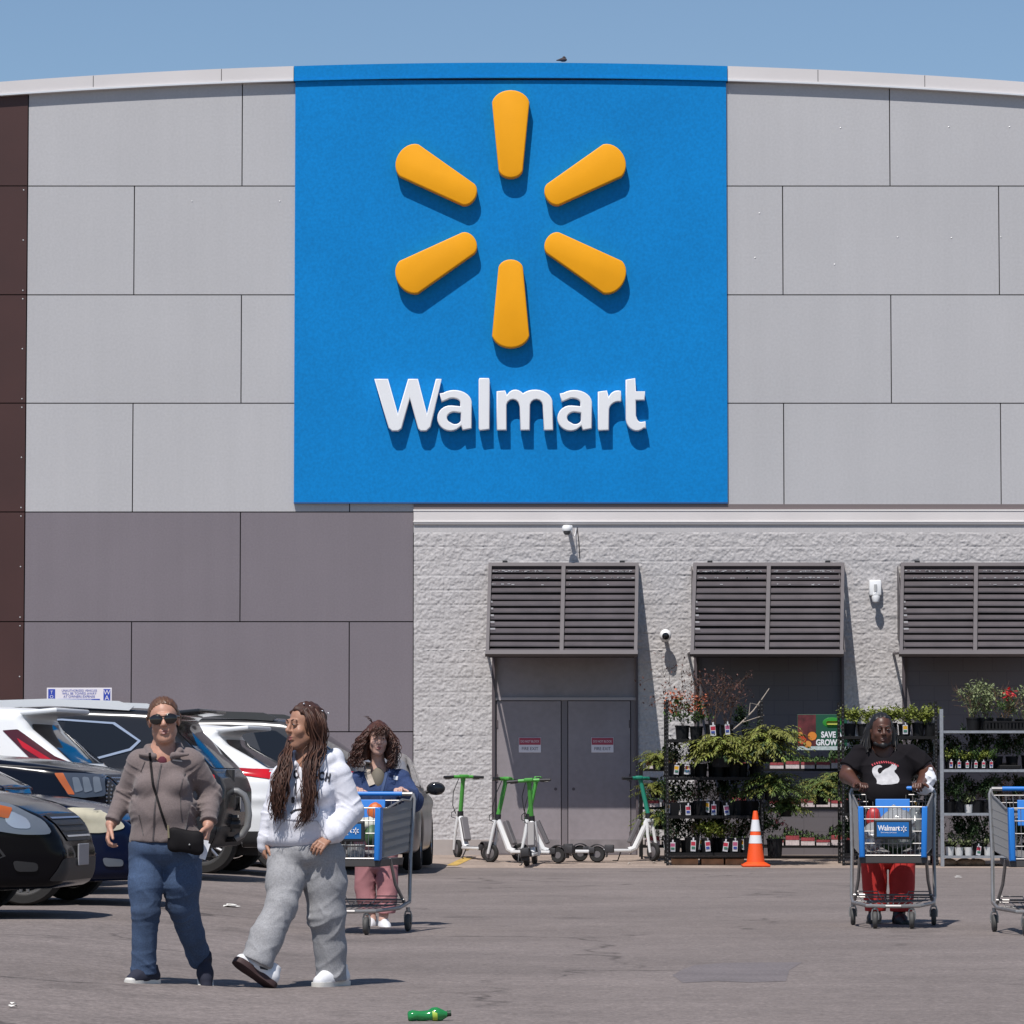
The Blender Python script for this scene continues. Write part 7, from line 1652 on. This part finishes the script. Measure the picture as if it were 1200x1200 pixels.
# right-hand black rack behind the man
RR = 'plants on the black rack behind the man'
rk2 = rack('plant_rack', 'black plant rack behind the man, planters of lime foliage on top', 988, 1097, KYL, KYR, [863, 908, 953, 1000], 822, rack_m)
for k, px in enumerate((996, 1012, 1028, 1044, 1060, 1076, 1090)): plant('lime_bush', px, 862.5, KYL + .2, 'lime green leafy plant, %s from the left on the rack behind the man' % ordn[k], RR, 1.0, tg_yel if k == 4 else None, tagz=.09)
for row_, py in enumerate((907.5, 952.5, 999.5)):
    for k, px in enumerate((997, 1019, 1042, 1066, 1088)): plant(('green_bush', 'sparse', 'dark_bush')[(k + row_) % 3], px, py, KYL + .25, 'potted plant, %s from left, front row, %s shelf of the rack behind the man' % (ordn[k], ('second', 'third', 'bottom')[row_]), RR, .95)
for row_, py in enumerate((907.5, 952.5, 999.5)):
    for k in range(7): plant('dark_bush', 994 + 16 * k, py, KYL + .48, 'dark leafy plant, %s in the back row, %s shelf of rack behind the man' % (ordn[k], ('second', 'third', 'bottom')[row_]), RR, 1.0)
# galvanised rack
RG = 'plants on the galvanised rack'
rk3 = rack('plant_rack', 'galvanised steel plant rack at the right edge, next to the cut-off cart', 1103.5, 1240, 51.0, 51.75, [856.5, 902, 953, 1003], 831, galv, .045, .03, holes=False)
for k, px in enumerate((1141, 1156)): plant('pale_bush', px, 856, 51.35, 'wide pale green bush, %s of two on top of the galvanised rack' % ('left', 'right')[k], RG, 1.0)
plant('red_flower', 1177, 856, 51.25, 'plant with red flowers and straw stems on top of the galvanised rack', RG, 1.05); plant('pale_bush', 1198, 856, 51.4, 'pale bush at the right photo edge on top of the galvanised rack', RG, 1.0)
q = at(1178, 856, 51.2); t = thing('plant_crate', 'black plastic plant crate on top of the galvanised rack', 'crate', (q.x, q.y, q.z)); b = MB()
for x in [-.27 + .045 * k for k in range(13)]: b.bx(x - .012, x + .012, -.17, -.16, .0, .11)
b.bx(-.28, .28, -.175, -.165, .10, .12); b.bx(-.28, .28, -.175, -.165, 0, .02); b.bx(-.28, .28, .16, .17, 0, .12); b.bx(-.28, -.27, -.164, .159, 0, .12); b.bx(.27, .28, -.164, .159, 0, .12); b.build('crate', rack_m, t)
for k, px in enumerate((1114, 1123.5, 1133, 1143, 1152, 1161)):
    plant('green_bush' if k % 2 else 'lime_bush', px, 901, 51.14, 'small bush with red and white tag, %s on the second galvanised shelf' % ordn[k], RG, .62, tg_red, tagz=.085, tilt=0)
q = at(1184, 901, 51.1); t = thing('pot_carrier', 'black plastic pot carrier at the right of the second galvanised shelf', 'tray', tuple(q)); b = MB(); b.bx(-.14, .14, 0, .3, 0, .05, bev=.01); b.lathe([(.03, .05), (.04, .08), (.035, .08), (.025, .05)], 12, (-.07, .06, 0)); b.lathe([(.03, .05), (.04, .08), (.035, .08), (.025, .05)], 12, (.05, .06, 0)); b.build('carrier', rack_m, t)
for row_, py in enumerate((952.5, 1002.5)):
    for k, px in enumerate((1113, 1124, 1135, 1146, 1158, 1176, 1192)):
        kd = 'white_pot' if (row_ == 1 and k in (0, 1, 2, 4)) or (row_ == 0 and k == 2) else ('sparse', 'dark_bush', 'twigs')[(k + row_) % 3]
        plant(kd, px, py, 51.2, '%s, %s from left on the %s shelf of galvanised rack' % ('pale plant in a white pot' if kd == 'white_pot' else 'dark potted plant', ordn[k], ('third', 'bottom')[row_]), RG, (.95 if kd == 'white_pot' else .55 if kd == 'twigs' else .85), tg_red if (row_ == 1 and k == 3) else None, tagz=.07)
for row_, py in enumerate((901, 952.5, 1002.5)):
    for k in range(6): plant('dark_bush', 1114 + 18 * k, py, 51.5, 'dark leafy plant, %s in the back row, %s shelf of galvanised rack' % (ordn[k], ('second', 'third', 'bottom')[row_]), RG, 1.0)
for k, (px, sx_) in enumerate(((1107, .22), (1127, .3), (1141, .22))):
    q = at(px, 1010, 51.2); t = thing('stone_block', 'pale stone block under the galvanised rack, %s of three' % ('left', 'middle', 'right')[k], 'stone', (q.x + .05, 51.3, gz(5, 51.2)), 0, 'stone blocks under the galvanised rack')
    f = Field((-.2, -.15, -.01), (.2, .15, .13), .01); f.ell((0, 0, .04), (.12, .1, .055), .01); folds(f, .012, 40, k); cloth(f, 'stone', mat('pale_stone', (.34, .24, .17), .9, noise=(9, .2)), t)
